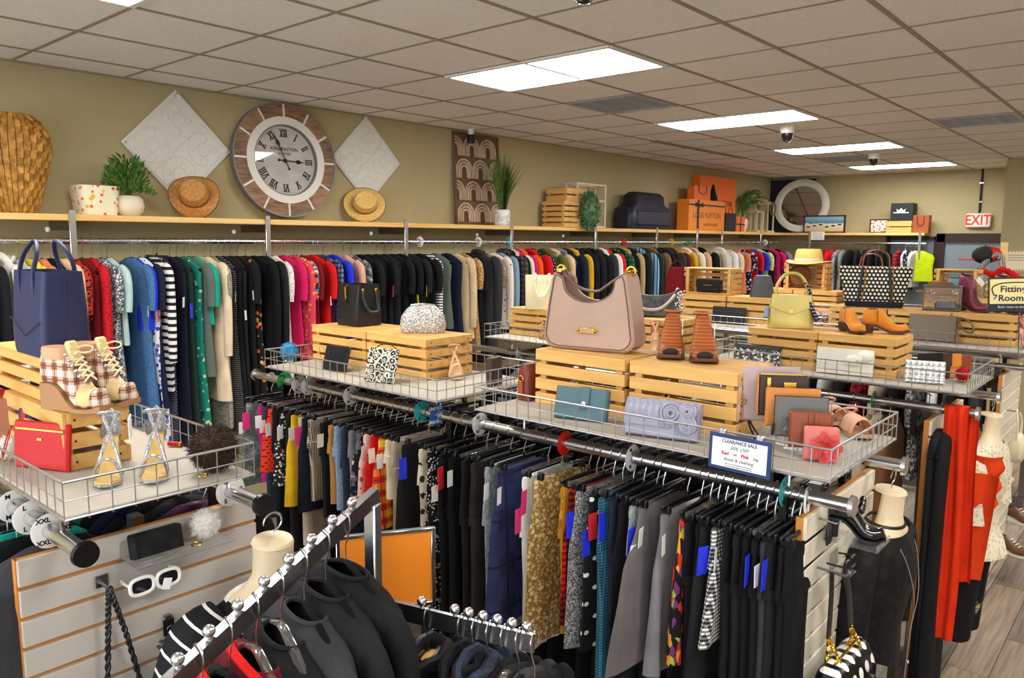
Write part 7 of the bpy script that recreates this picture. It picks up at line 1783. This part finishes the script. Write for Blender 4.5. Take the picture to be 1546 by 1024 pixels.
# black velvet dress
fb = form('cream torso form wearing the black velvet dress and long necklace', (4.425, 1.11, RZ-.02), PI/2-.05, .10)
fb.scale = (.9, .9, .95)
t = topthing('velvet_dress', 'black velvet dress with rose pattern on the form at the skirt rack end', fb)
shell(TG, 1.05, 1.1, 4, [(-.75, .20, .13), (-.95, .21, .14), (-1.12, .22, .14)], FAB['velvetrose'], 'bodice', t, .03)
for s in (-1, 1): obj('sleeve', MB().tube(spline([(s*.15, 0, -.24), (s*.22, -.01, -.29), (s*.245, -.02, -.45), (s*.25, -.03, -.62)], 4), .055, 11, flat=.8), FAB['velvetrose'], t)
t = topthing('necklace', 'long thin silver necklace hanging over the black velvet dress', fb, 'necklace')
obj('chain', MB().tube(spline([(.06, .02, -.19), (.1, -.075, -.24), (.06, -.135, -.40), (.02, -.145, -.55), (.015, -.16, -.78)], 6)+[(.015, -.16, -.78)], .0022, 6), CHROME, t)
obj('chain', MB().tube(spline([(-.06, .02, -.19), (-.07, -.085, -.24), (-.01, -.14, -.40), (.012, -.145, -.55)], 6), .0022, 6), CHROME, t)
for z in (-.66, -.78): obj('bead', MB().sphere((.015, -.158, z), .006, 8, 6), CHROME, t)
obj('choker', MB().tube([(.075*math.cos(a), .065*math.sin(a), -.183) for a in [2*PI*k/20 for k in range(20)]], .006, 6, closed=True), BLKL, t)
# lace top with orange shawl
fc = form('cream torso form wearing the white lace top and orange shawl', (4.455, 2.63, RZ-.02), PI/2-.05, .08)
fc.scale = (.88, .88, .95)
t = topthing('lace_blouse', 'white lace top with scalloped hem on the form of the third rack', fc)
shell(TG, 1.06, 1.12, 4, [(-.68, .21, .15), (-.76, .24, .18)], FAB['whitelace'], 'bodice', t, .04)
for s in (-1, 1): obj('sleeve', MB().tube(spline([(s*.15, 0, -.24), (s*.22, -.01, -.29), (s*.25, -.02, -.42), (s*.26, -.03, -.56)], 4), [.05+.004*i for i in range(13)], 11, flat=.8), FAB['whitelace'], t)
t = topthing('wide_trousers', 'wide black trousers hanging below the white lace top', fc)
shell(TG, 1.0, 1.0, 9, [(-.74, .19, .11)], FAB['black'], 'hip', t)
for s in (-1, 1): obj('leg', MB().loft([[(s*.09+w_*math.cos(2*PI*k/14), -.03+d_*math.sin(2*PI*k/14), z) for k in range(14)] for z, w_, d_ in ((-.70, .095, .08), (-.9, .098, .075), (-1.1, .10, .075), (-1.22, .10, .078))]), FAB['black'], t, 60)
t = topthing('shawl', 'bright orange shawl wrapped around the lace top form', fc, 'shawl')
def shw(u, v):
    a = -2.5+1.9*u; r = .27+.012*math.sin(9*u+v); z = -.23-.38*v*(.6+.4*math.sin(PI*u))-.012*math.sin(20*u)*v
    return (r*math.sin(a), -.15*math.cos(a)-.010*math.sin(16*v+4*u), z)
obj('drape', MB().grid(shw, 22, 14), FAB['orangeknit'], t, 80)
obj('drape_tail', MB().grid(lambda u, v: (-.305+.02*math.sin(6*u+v*2), -.14+.16*u, -.30-.52*v), 10, 12), FAB['orangeknit'], t, 80)
# orange scarf draped over the rail end
t = thing('long_scarf', 'long red orange scarf draped over the end of the third rack rail', 'scarf', (4.40, 2.15, RZ+.024))
def scf(u, v):
    x = -.042+.092*u+.010*math.sin(7*v); w_ = .010*math.sin(14*u+v*3)
    L1, L2 = 1.06, .82; s = v*(L1+L2)-L1
    if s < -.03: return (x*(1+.12*min(1, -s)), -.032+w_-.02*min(1, -s*2), s+.03)
    if s > .03: return (x+.035, .034+w_+.02*min(1, s*2), -s+.03)
    return (x, .033*s/.03*1.0, .004*math.cos(s/.03*PI/2))
obj('scarf_cloth', MB().grid(scf, 14, 60), FAB['scarfred'], t, 80)

# ------------------------------------------------------------ things on the slat panels
def shelfclip(lab, x, y, z, d=.13, w_=.11):
    t = thing('acrylic_shelf', lab, 'display shelf', (x, y, z), 0, 'clear acrylic shoe shelves')
    obj('shelf_plate', MB().box((d/2, 0, 0), (d, w_, .004)), CLEAR, t, 0); obj('shelf_back', MB().box((.003, 0, .02), (.004, w_, .045)), CLEAR, t, 0); obj('shelf_lip', MB().box((d-.002, 0, .008), (.004, w_, .016)), CLEAR, t, 0)
    return t
xa = 3.072
p = on_x(272, 830, xa+.06)
shelfclip('clear acrylic shelf on the grey slat panel holding the white fur pouch', xa, p.y, p.z, .11, .26)
t = thing('fur_keychain', 'fluffy white fur pom-pom at the end of the black clutch', 'keychain', (xa+.055, p.y+.075, p.z+.006)); fur(t, .042, 1100, FURW, FURW, 8, .4, c=(0, 0, .045)); obj('ring', MB().tube(arc((.03, -.04, .006), .014, 0, 345, 12, 'xy'), .0025, 6, closed=True), GOLD, t)
t = wallet('lace_clutch', 'black lace clutch lying on the acrylic shelf of the grey slat panel', 'clutch', (xa+.05, p.y-.055, p.z+.006), PI/2, .13, .062, .04, FAB['velvetrose'], .2)
SUNW = mat('white_sunglass_frame', C(240, 238, 230), .3); LENS = mat('dark_lens', C(30, 26, 34), .08, coat=.6)
def glasses(lab, loc, rz, m, s=1.0, name='sunglasses'):
    t = thing(name, lab, 'sunglasses', loc, rz)
    for q in (-1, 1):
        pr = [(q*.034*s+.030*s*math.copysign(abs(math.cos(a))**.7, math.cos(a)), .022*s*math.copysign(abs(math.sin(a))**.7, math.sin(a))) for a in [2*PI*k/20 for k in range(20)]]
        obj('rim', MB().tube([(a, 0, b) for a, b in pr], .005*s, 7, closed=True), m, t); obj('lens', MB().prism(pr, -.001, .001, 'xz'), LENS, t, 30)
        obj('temple', MB().tube([(q*.066*s, 0, .008*s), (q*.068*s, .03, .008*s), (q*.062*s, .055, .006*s)], .004*s, 6), m, t)
    obj('bridge', MB().tube([(-.006*s, 0, .004*s), (0, -.002, .008*s), (.006*s, 0, .004*s)], .004*s, 6), m, t)
    return t
p = on_x(234, 878, xa+.06)
t = glasses('white framed sunglasses with a price tag on the grey slat panel', (xa+.062, p.y, p.z), PI/2, SUNW, 1.0)
obj('price_tag', MB().box((.026, -.008, -.012), (.022, .001, .03), rot=Matrix.Rotation(.3, 3, 'Y')), PAPER, t, 0)
p = on_x(160, 886, xa+.03)
t = thing('chain_strap', 'black braided chain strap hung on a steel hook of the slat panel', 'bag strap', (xa+.012, p.y, p.z))
obj('slat_hook', MB().box((-.006, 0, .008), (.006, .03, .03)).tube([(-.004, 0, 0), (.05, 0, -.002), (.056, 0, .01)], .004, 6), STEEL, t)
def braid(pts, r, m, name, t, tw=9.0, n=70):
    P_ = spline(pts, max(4, n//(len(pts)-1)))
    for ph in (0, PI):
        q = []
        for i, a in enumerate(P_):
            d = (P_[min(i+1, len(P_)-1)]-P_[max(i-1, 0)]); d.normalize(); s = d.cross(Vector((1, .3, .2))).normalized(); u = d.cross(s); an = i*tw/10+ph
            q.append(a+(s*math.cos(an)+u*math.sin(an))*r*.6)
        obj(name, MB().tube(q, r*.75, 6), m, t)
q1, q2 = on_x(158, 1040, xa+.03), on_x(226, 1040, xa+.03)
braid([(.035, 0, .004), (.03, (q1.y-p.y)*.4, (q1.z-p.z)*.5), (.02, q1.y-p.y, q1.z-p.z-.1)], .006, BLKL, 'braided_strand', t)
braid([(.035, 0, .004), (.03, (q2.y-p.y)*.45, (q2.z-p.z)*.5), (.02, q2.y-p.y, q2.z-p.z-.1)], .006, BLKL, 'braided_strand', t)
p = on_x(256, 950, xa+.02)
t = thing('earring_card', 'black earrings with filigree discs hung on the grey slat panel', 'earrings', (xa+.012, p.y, p.z))
obj('card', MB().box((.004, 0, .005), (.003, .03, .045)), BLKL, t, 0); obj('stone', MB().sphere((.012, 0, 0), .011, 10, 7, (.5, 1, 1.3)), DOMEB, t); obj('slat_hook', MB().box((0, 0, .034), (.014, .018, .008)), STEEL, t)
for s in (-1, 1):
    for r in (.012, .007): obj('filigree_disc', MB().tube(arc((.010, s*.024, -.026+.008*s), r, 0, 345, 12, 'yz'), .002, 5, closed=True), STEEL, t)
p = on_x(252, 1022, xa+.03)
t = wallet('black_pouch', 'black pouch top edge at the bottom of the grey slat panel', 'pouch', (xa+.035, p.y, p.z-.10), PI/2, .06, .11, .03, BLKL, .0); obj('hang_loop', MB().tube([(0, 0, .11), (0, .02, .125), (0, .03, .12)], .003, 5), STEEL, t)

xb = 4.353
p = on_x(1290, 815, xb+.07)
shelfclip('clear acrylic shelf on the cream slat panel under the black shoe', xb, p.y, p.z, .15, .12)
c = Vector((xb+.075, p.y, p.z+.003))
t = shoe_thing('bow_pump', 'black patent shoe with a bow on the acrylic shelf of the skirt rack', c, .25)
PAT = mat('black_patent', C(18, 18, 20), .12, coat=.8)
obj('upper', MB().loft(foot(.15, .06, .05, .06, .035, .05, shaft=.34, point=.6)), PAT, t, 60); obj('outsole', sole_mb(.15, .06, .05, .006, point=.6), BLKL, t); obj('heel', block_heel(.15, .06, .05, .18), BLKL, t)
for s in (-1, 1): obj('bow_loop', MB().sphere((.01, s*.024, .105), .022, 10, 7, (.5, 1.1, .9)), PAT, t)
obj('bow_knot', MB().sphere((.012, 0, .103), .010, 8, 6), PAT, t)
p = on_x(1243, 800, xb+.02)
t = thing('drop_earrings', 'dark drop earrings on a steel hook of the cream slat panel', 'earrings', (xb+.006, p.y, p.z+.01))
obj('slat_hook', MB().tube([(0, 0, .02), (.05, .0, .016), (.06, 0, .026)], .003, 6), STEEL, t)
for s in (-1, 1): obj('drop', MB().lathe([(.001, .015), (.005, .0), (.008, -.03), (.003, -.05)], 8, c=(.03, s*.010, 0)), BLKL, t)
p = on_x(1283, 852, xb+.05)
glasses('dark sunglasses in a clear holder on the cream slat panel', (xb+.05, p.y, p.z), PI/2, BLKL, .8, 'dark_sunglasses')
t = thing('acrylic_shelf', 'clear acrylic holder for the dark sunglasses', 'display shelf', (xb, p.y, p.z-.03), 0, 'clear acrylic shoe shelves'); obj('shelf_plate', MB().box((.03, 0, 0), (.06, .07, .003)), CLEAR, t, 0); obj('shelf_back', MB().box((.003, 0, .03), (.003, .07, .06)), CLEAR, t, 0)
# polka dot bag with chain straps
PB = cp('bag_dots', dots(C(18, 18, 19), C(240, 238, 230), .052, .30, 'yz'), .3)
p = on_x(1252, 862, xb+.04); q = on_x(1275, 1000, xb+.10)
t = thing('chain_bag', 'black bag with white polka dots and gold chain straps on the slat panel', 'bag', (xb+.006, p.y, p.z))
dz = q.z-p.z; dy = q.y-p.y+.03
obj('slat_hook', MB().tube([(0, 0, .0), (.08, 0, -.002), (.09, 0, .012)], .004, 6), STEEL, t)
bb = MB(); rg = []
for z, w_, d_ in ((dz-.24, .26, .08), (dz-.20, .31, .13), (dz-.09, .31, .125), (dz, .27, .07), (dz+.012, .25, .04)): rg.append([(x+.085, y+dy, zz) for y, x, zz in [(a, b, c) for a, b, c in rrect(w_, d_, .03, 4, z)]][::-1])
obj('bag_body', MB().loft(rg), PB, t, 50)
obj('zip', MB().tube([(.085, dy-.09, dz+.012), (.085, dy+.09, dz+.012)], .004, 6), GOLD, t)
obj('side_bow', MB().loft([rrect(.04, .012, .005, 2, 0, .12, dy+.08), rrect(.10, .02, .008, 2, .0, .14, dy+.08)] if False else [[(.15+.01*math.sin(k), dy+.02+.11*u, dz-.02-.05*u+.07*v) for k, (u, v) in enumerate(((0, -.2), (1, -1.4), (1.1, .2), (0, .3)))], [(.165, dy+.02+.11*u, dz-.02-.05*u+.07*v) for u, v in ((0, -.2), (1, -1.4), (1.1, .2), (0, .3))]]), PAT, t, 30)
for xx, yy, e in ((.045, -.012, -.075), (.07, .014, .075)):
    obj('strap', MB().tube(spline([(xx, yy, .004), (xx+.01, yy+e*.3, -.06), (xx+.015, yy+e*.55, -.17)], 5), .021, 6, flat=.2, up=(1, 0, 0)), BLKL, t)
    for k2 in (-1, 1): braid([(xx+.015, yy+e*.55, -.17), (xx+.02, yy+e*.6+dy*.5+k2*.02, (dz-.17)/2), (.085+.03*k2, dy+e, dz-.01)], .0045, GOLD, 'gold_chain', t, 14, 40)
# third rack panel
def shoeclip(lab, px, py, xpl, build, w_=.11, d=.12):
    p = on_x(px, py, xpl+.07); shelfclip('clear acrylic shelf holding the %s' % lab, xpl, p.y, p.z, d, w_); build(Vector((xpl+.065, p.y, p.z+.003)))
xc = 4.318
def b1(c):
    t = shoe_thing('espadrille_boot', 'brown lace-up wedge boot with rope sole beside the orange scarf', c, -.3)
    m = leather('saddle', C(150, 82, 34), .45); rope = mat('rope_sole', pat=stripes(C(236, 220, 180), C(190, 168, 124), .012, .3), rough=.8)
    obj('upper', MB().loft(foot(.19, .075, .065, .12, .045, .085, shaft=.42, point=.6)), m, t, 60); obj('rope_sole', sole_mb(.19, .078, .065, wedge=True, point=.6), rope, t)
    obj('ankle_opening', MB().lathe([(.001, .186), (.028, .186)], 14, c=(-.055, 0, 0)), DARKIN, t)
    for k in range(4): obj('lace', MB().tube([(.0+.012*k, -.02, .175-.022*k), (.008+.012*k, .0, .182-.022*k), (.012+.012*k, .02, .165-.022*k)], .003, 5), DARKIN, t)
shoeclip('brown rope-soled boot', 1478, 702, xc, b1, .14, .16)
def b2(c):
    t = shoe_thing('loafer', 'black patent shoe with yellow lining on the middle shelf of the third rack', c, -.2)
    obj('upper', MB().loft(foot(.16, .06, .02, .05, .03, .05, shaft=.3, point=.6)), PAT, t, 60); obj('outsole', sole_mb(.16, .062, .02, .008, point=.6), mat('yellow_sole', C(206, 160, 40), .6), t); obj('buckle', MB().box((.01, 0, .075), (.02, .03, .004), .001), GOLD, t)
shoeclip('black patent loafer', 1462, 806, xc, b2)
def b3(c):
    t = shoe_thing('loafer', 'black patent shoe on the lowest shelf of the third rack', c, -.2)
    obj('upper', MB().loft(foot(.16, .06, .02, .05, .03, .05, shaft=.3, point=.6)), PAT, t, 60); obj('outsole', sole_mb(.16, .062, .02, .008, point=.6), mat('yellow_sole'), t); obj('buckle', MB().box((.01, 0, .075), (.02, .03, .004), .001), GOLD, t)
shoeclip('lowest black shoe', 1450, 912, xc, b3, .13, .15)
xd = 4.348
SNK = leather('snake_brown', C(110, 70, 44), .4)
def sneaker(lab):
    def f(c):
        t = shoe_thing('sneaker', lab, c, -.3, 'brown sneakers')
        obj('upper', MB().loft(foot(.2, .078, .02, .075, .045, .07, shaft=.34, point=.65)), SNK, t, 60); obj('rubber_sole', sole_mb(.2, .084, .02, .03, point=.65, grow=1.1), WHL, t)
        for k in range(4): obj('lace', MB().tube([(.0+.016*k, -.02, .088-.011*k), (.004+.016*k, 0, .094-.011*k), (.0+.016*k, .02, .088-.011*k)], .003, 5), PAPER, t)
        obj('ankle_opening', MB().lathe([(.001, .096), (.026, .096)], 14, c=(-.06, 0, 0)), DARKIN, t)
    return f
shoeclip('lower brown sneaker', 1527, 836, xd, sneaker('brown sneaker with white sole on the lower shelf beyond the trousers'), .12, .14)
shoeclip('upper brown sneaker', 1540, 790, xd, sneaker('brown sneaker with white sole on the upper shelf at the photo edge'), .12, .14)
CRB = leather('soft_cream', C(226, 214, 176), .5)
p = on_x(1535, 655, xd+.06)
t = thing('shoulder_bag_cream', 'soft cream shoulder bag hung on the fourth rack panel', 'bag', (xd+.07, p.y, p.z))
obj('bag_body', MB().loft([[(a[1], a[0], a[2]) for a in rrect(w_, d_, .03, 4, z)][::-1] for w_, d_, z in ((.14, .06, -.16), (.2, .09, -.13), (.19, .085, -.05), (.13, .04, -.01), (.1, .02, 0))]), CRB, t, 50)
handle(t, [(0, -.07, -.03), (0, -.07, .08), (-.02, 0, .14), (0, .07, .08), (0, .07, -.03)], .010, CRB, .6); obj('slat_hook', MB().tube([(-.07, 0, .135), (-.01, 0, .132), (0, 0, .145)], .004, 6), STEEL, t)

# ------------------------------------------------------------ accessory stand near the door
def at_y(px, py, y): return on_y(px, py, y)
yk = 6.1
p = at_y(1514, 400, yk)
t = thing('hook_post', 'pine accessory post carrying caps and scarves before the back door', 'stand', (p.x, yk, 0))
top_z = at_y(1514, 366, yk).z
obj('post', MB().box((0, 0, top_z/2), (.05, .04, top_z), .004), WOODL, t, 0); obj('foot_plate', MB().box((0, 0, .015), (.4, .4, .03), .005), WOODL, t, 0)
for z in (top_z-.08, top_z-.25): obj('peg', MB().tube([(-.02, 0, z), (-.16, -.02, z+.01)], .006, 6), CHROME, t)
CAPB = mat('cap_black', C(34, 34, 38), .8); CAPR = mat('cap_red', C(206, 36, 26), .8)
p = at_y(1487, 378, yk-.05)
t = thing('baseball_cap', 'black and red baseball cap on the pine accessory post', 'cap', (p.x, yk-.03, p.z-.04), .3)
obj('crown', MB().sphere((0, 0, 0), .1, 16, 10, (1, .85, .75)), CAPB, t); obj('crown_panel', MB().sphere((.04, 0, .005), .085, 14, 8, (1, .88, .8)), CAPR, t)
obj('brim', MB().prism([(-.08, -.06), (-.17, -.05), (-.2, 0), (-.17, .05), (-.08, .06)], -.045, -.035, 'xy'), CAPR, t, 30); obj('button', MB().sphere((0, 0, .075), .008, 8, 5), CAPB, t)
p = at_y(1497, 398, yk)
t = thing('checked_scarf', 'black and white checked scarf draped from the pine post', 'scarf', (p.x, yk-.06, p.z), 0)
obj('cloth', MB().tube(spline([(-.09, 0, -.09), (-.05, -.01, -.02), (0, 0, .05), (.05, .01, .07), (.09, 0, .0), (.08, -.02, -.08), (.02, -.03, -.12)], 5), .036, 10, flat=.6), FAB['bwcheck'], t, 60)
p = at_y(1505, 416, yk-.2)
t = thing('red_scarf', 'crumpled bright red scarf below the checked scarf', 'scarf', (p.x, yk-.16, p.z), 0)
obj('cloth', MB().tube(spline([(-.17, 0, .0), (-.1, -.02, .03), (-.03, 0, .0), (.03, -.03, .05), (.09, 0, .02), (.15, -.01, -.02)], 5), [.02+.012*abs(math.sin(i*1.3)) for i in range(26)], 10, flat=.8), FAB['red'], t, 60)
p = at_y(1484, 436, 5.5)
t = thing('mesh_bag', 'gold mesh bag standing behind the burgundy boots', 'bag', (3.98, 5.45, BZ+.182), .2)
obj('bag_body', MB().loft([rrect(.16, .09, .02, 3, 0), rrect(.17, .1, .02, 3, .1), rrect(.16, .07, .02, 3, .13)]), mat('gold_mesh', pat=cells([(0, C(120, 92, 40)), (.5, C(176, 142, 70)), (.8, C(210, 180, 110))], 140), rough=.4, metal=.4), t, 40); obj('clasp', MB().tube([(-.06, 0, .132), (.06, 0, .132)], .005, 6), GOLD, t)
p = at_y(1536, 394, 6.4)
t = thing('notice_card', 'cream notice card with a dotted border near the pine post', 'sign', (p.x, 6.4, p.z))
obj('card', MB().box((0, 0, 0), (.21, .004, .17)), mat('cream_card', C(238, 228, 200), .8), t, 0)
for k in range(3): obj('printed_line', MB().box((0, -.003, .05-.022*k), (.15, .001, .006)), mat('grey_print'), t, 0)
for k in range(9):
    for s in (-1, 1): obj('border_dot', MB().box((-.09+k*.0225, -.003, s*.078), (.010, .001, .008)), REDI, t, 0)
obj('stem', MB().cyl((0, .006, -.08), (0, .006, -p.z+.02), .006, n=8), CHROME, t); obj('foot', MB().cyl((0, .006, -p.z), (0, .006, -p.z+.02), .12, n=18), CHROME, t)
p = at_y(1542, 362, 9.28)
t = thing('wood_frame', 'orange wood framed board on the corner wall at the photo edge', 'picture', (p.x+.1, 9.318, p.z-.05))
obj('frame', MB().box((0, 0, .2), (.4, .024, .03)).box((0, 0, -.2), (.4, .024, .03)).box((-.185, 0, 0), (.03, .024, .37)).box((.185, 0, 0), (.03, .024, .37)), mat('orange_wood', C(176, 96, 44), .5), t, 0); obj('board', MB().box((0, .004, 0), (.35, .012, .38)), mat('cork', C(206, 190, 150), .8), t, 0)

# ------------------------------------------------------------ chrome four-way rack close to the camera
a0 = on_z(562, 752, 1.45); a1 = on_z(262, 1030, 1.30); a2 = a1+(a1-a0)*.12
t = thing('four_way_rack', 'chrome four-way rack with ball-stop arms in front of the skirt rack', 'rack', (0, 0, 0))
d = (a2-a0).normalized(); side = Vector((0, 0, 1)).cross(d).normalized(); upv = d.cross(side)
def bar_(p0, p1, w_, h_):
    dd = (p1-p0).normalized(); s_ = Vector((0, 0, 1)).cross(dd).normalized() if abs(dd.z) < .98 else Vector((1, 0, 0)); u_ = dd.cross(s_)
    return MB().loft([[p+s_*x+u_*y for x, y in ((-w_/2, -h_/2), (w_/2, -h_/2), (w_/2, h_/2), (-w_/2, h_/2))] for p in (p0, p1)])
CHD = mat('dark_chrome', C(150, 148, 150), .24, 1.0)
obj('sloped_arm', bar_(a0-d*.016, a2, .022, .038), CHD, t, 30)
M_ = Matrix.Rotation(math.atan2(d.y, d.x), 3, 'Z')
obj('post', MB().box((a0.x, a0.y, a0.z/2-.0), (.032, .032, a0.z-.03), .003, rot=M_), CHROME, t)
s0 = on_z(588, 918, 1.20); s1 = on_z(806, 972, 1.20); e = (s1-s0).normalized()
obj('straight_arm', bar_(s0, s1, .010, .042), CHROME, t, 30)
M2 = Matrix.Rotation(math.atan2(e.y, e.x), 3, 'Z')
obj('post', MB().box((s0.x, s0.y, .6), (.03, .03, 1.2), .003, rot=M2), CHROME, t)
ctr = (Vector((a0.x, a0.y, 0))+Vector((s0.x, s0.y, 0)))/2
obj('base_foot', MB().box((ctr.x, ctr.y, .03), (.7, .03, .03), .003, rot=M_).box((ctr.x, ctr.y, .03), (.03, .7, .028), .003, rot=M_), CHROME, t)
ballm = MB().sphere((0, 0, 0), .0122, 14, 9).cyl((0, 0, -.02), (0, 0, -.004), .005, n=8).mesh('ball_stop', CHROME)
L = (a2-a0).length; hooks = []
for k in range(9):
    f = .12+k*.108
    if f > 1: break
    p = a0+(a2-a0)*f; link('ball_stop', ballm, t, p+Vector((0, 0, .034))); hooks.append(p+d*.028)
L2 = (s1-s0).length; hooks2 = []
for k in range(7):
    p = s0+(s1-s0)*(.38+k*.096 if k else .24); link('ball_stop', ballm, t, p+Vector((0, 0, .036))); hooks2.append(p+e*.018)
# orange sign
oc = ray(584, 862).normalized(); oc = CAM+oc*(2.12/oc.dot(_fw)); k_ = ppm(oc)
t = thing('orange_sign', 'blank orange sign in a chrome frame on the four-way rack', 'sign', oc, math.atan2(CAM.y-oc.y, CAM.x-oc.x)+PI/2+.12)
W, Hh = 142/k_, 118/k_
for c, s in (((0, Hh/2), (W, .012)), ((0, -Hh/2), (W, .012)), ((-W/2, 0), (.012, Hh+.012)), ((W/2, 0), (.012, Hh+.012))): obj('frame_side', MB().box((c[0], 0, c[1]), (s[0], .014, s[1]), .002), CHROME, t)
obj('orange_sheet', MB().box((0, 0, 0), (W-.012, .003, Hh-.012)), mat('orange_sheet', C(255, 150, 44), .35), t, 0)
obj('sign_stem', MB().cyl((0, .0, -Hh/2), (0, 0, -Hh/2-.28), .007, n=8), CHROME, t)
# garments on the sloped arm
run = []
rz1 = math.atan2(d.y, d.x)+PI/2-.45
spec = [('black', J, .8, 'l', 'black wool jacket', SH_BLACK, '', 'black wool jacket on a velvet hanger, closest to the chrome post'), ('blackb', J, .8, 'l', 'x', SH_BLACK, '', 'soft black cardigan second on the sloped chrome arm'), ('charcoal', CT, .85, 'l', 'x', SH_BLACK, 'yw', 'charcoal coat with yellow edged price tags on the sloped chrome arm'),
        ('black', K, .8, 's', 'x', SH_CLEAR, '', 'black dress on a clear hanger in the sloped arm of the chrome rack'), ('burg', J, .8, 'l', 'x', SH_CLEAR, '', 'dark red lined jacket on the sloped chrome arm'), ('blackb', J, .8, 'l', 'x', SH_BLACK, '', 'black jacket with a red neck band on the sloped chrome arm'), ('black', J, .8, 'l', 'x', SH_BLACK, '', 'black jacket lowest on the sloped chrome arm')]
for (f, kd, L_, sl, _d, hg, tg, lab), p in zip(spec, hooks):
    if not lab: continue
    o = garment(kd, f, L_, (p.x, p.y, p.z+.006), rz1+.08*math.sin(p.x*50), sl, hw=.22, ht=.036, hang=hg, tags='', wide=FAB['burg'] if ('lined' in lab or 'cardigan' in lab) else FAB['blackc']); tag(o, lab, group='clothes on the chrome four-way rack')
    if tg:
        for i, k in enumerate(tg): obj('price_tag', MB().box((.03+.035*i, -.064-.004*i, -.22-.03*i), (.03, .002, .07), rot=Matrix.Rotation(.2, 3, 'Y')), YELT if k == 'y' else PAPER, o, 0)
    if 'red neck' in lab or 'lined' in lab: obj('neck_band', MB().tube(spline([(-.09, -.02, -.12), (-.05, -.04, -.095), (0, -.045, -.09), (.05, -.04, -.095), (.09, -.02, -.12)], 4), .009, 7), FAB['red'], o)
rz2 = math.atan2(e.y, e.x)-PI/2
spec2 = [('blackb', J, 'black leather jacket on a wooden hanger, nearest the orange sign', SH_WOOD), ('black', J, 'black jacket second on the straight chrome arm', SH_BLACK), ('ddenim', J, 'dark denim jacket third on the straight chrome arm', SH_BLACK), ('blackc', B_, 'black blouse fourth on the straight chrome arm', SH_BLACK), ('black', B_, 'black blouse fifth on the straight chrome arm', SH_CLEAR), ('charcoal', B_, 'charcoal blouse sixth on the straight chrome arm', SH_BLACK), ('black', B_, 'black blouse at the tip of the straight chrome arm', SH_BLACK)]
for (f, kd, lab, hg), p in zip(spec2, hooks2):
    o = garment(kd, f if 'leather' not in lab else BLKL, .7, (p.x, p.y, p.z+.006), rz2, 'l' if kd == J else 's', hw=.17, ht=.028, hang=hg); tag(o, lab, group='clothes on the chrome four-way rack')
    for c in CH.get(o.name, []):
        if f == 'x': pass
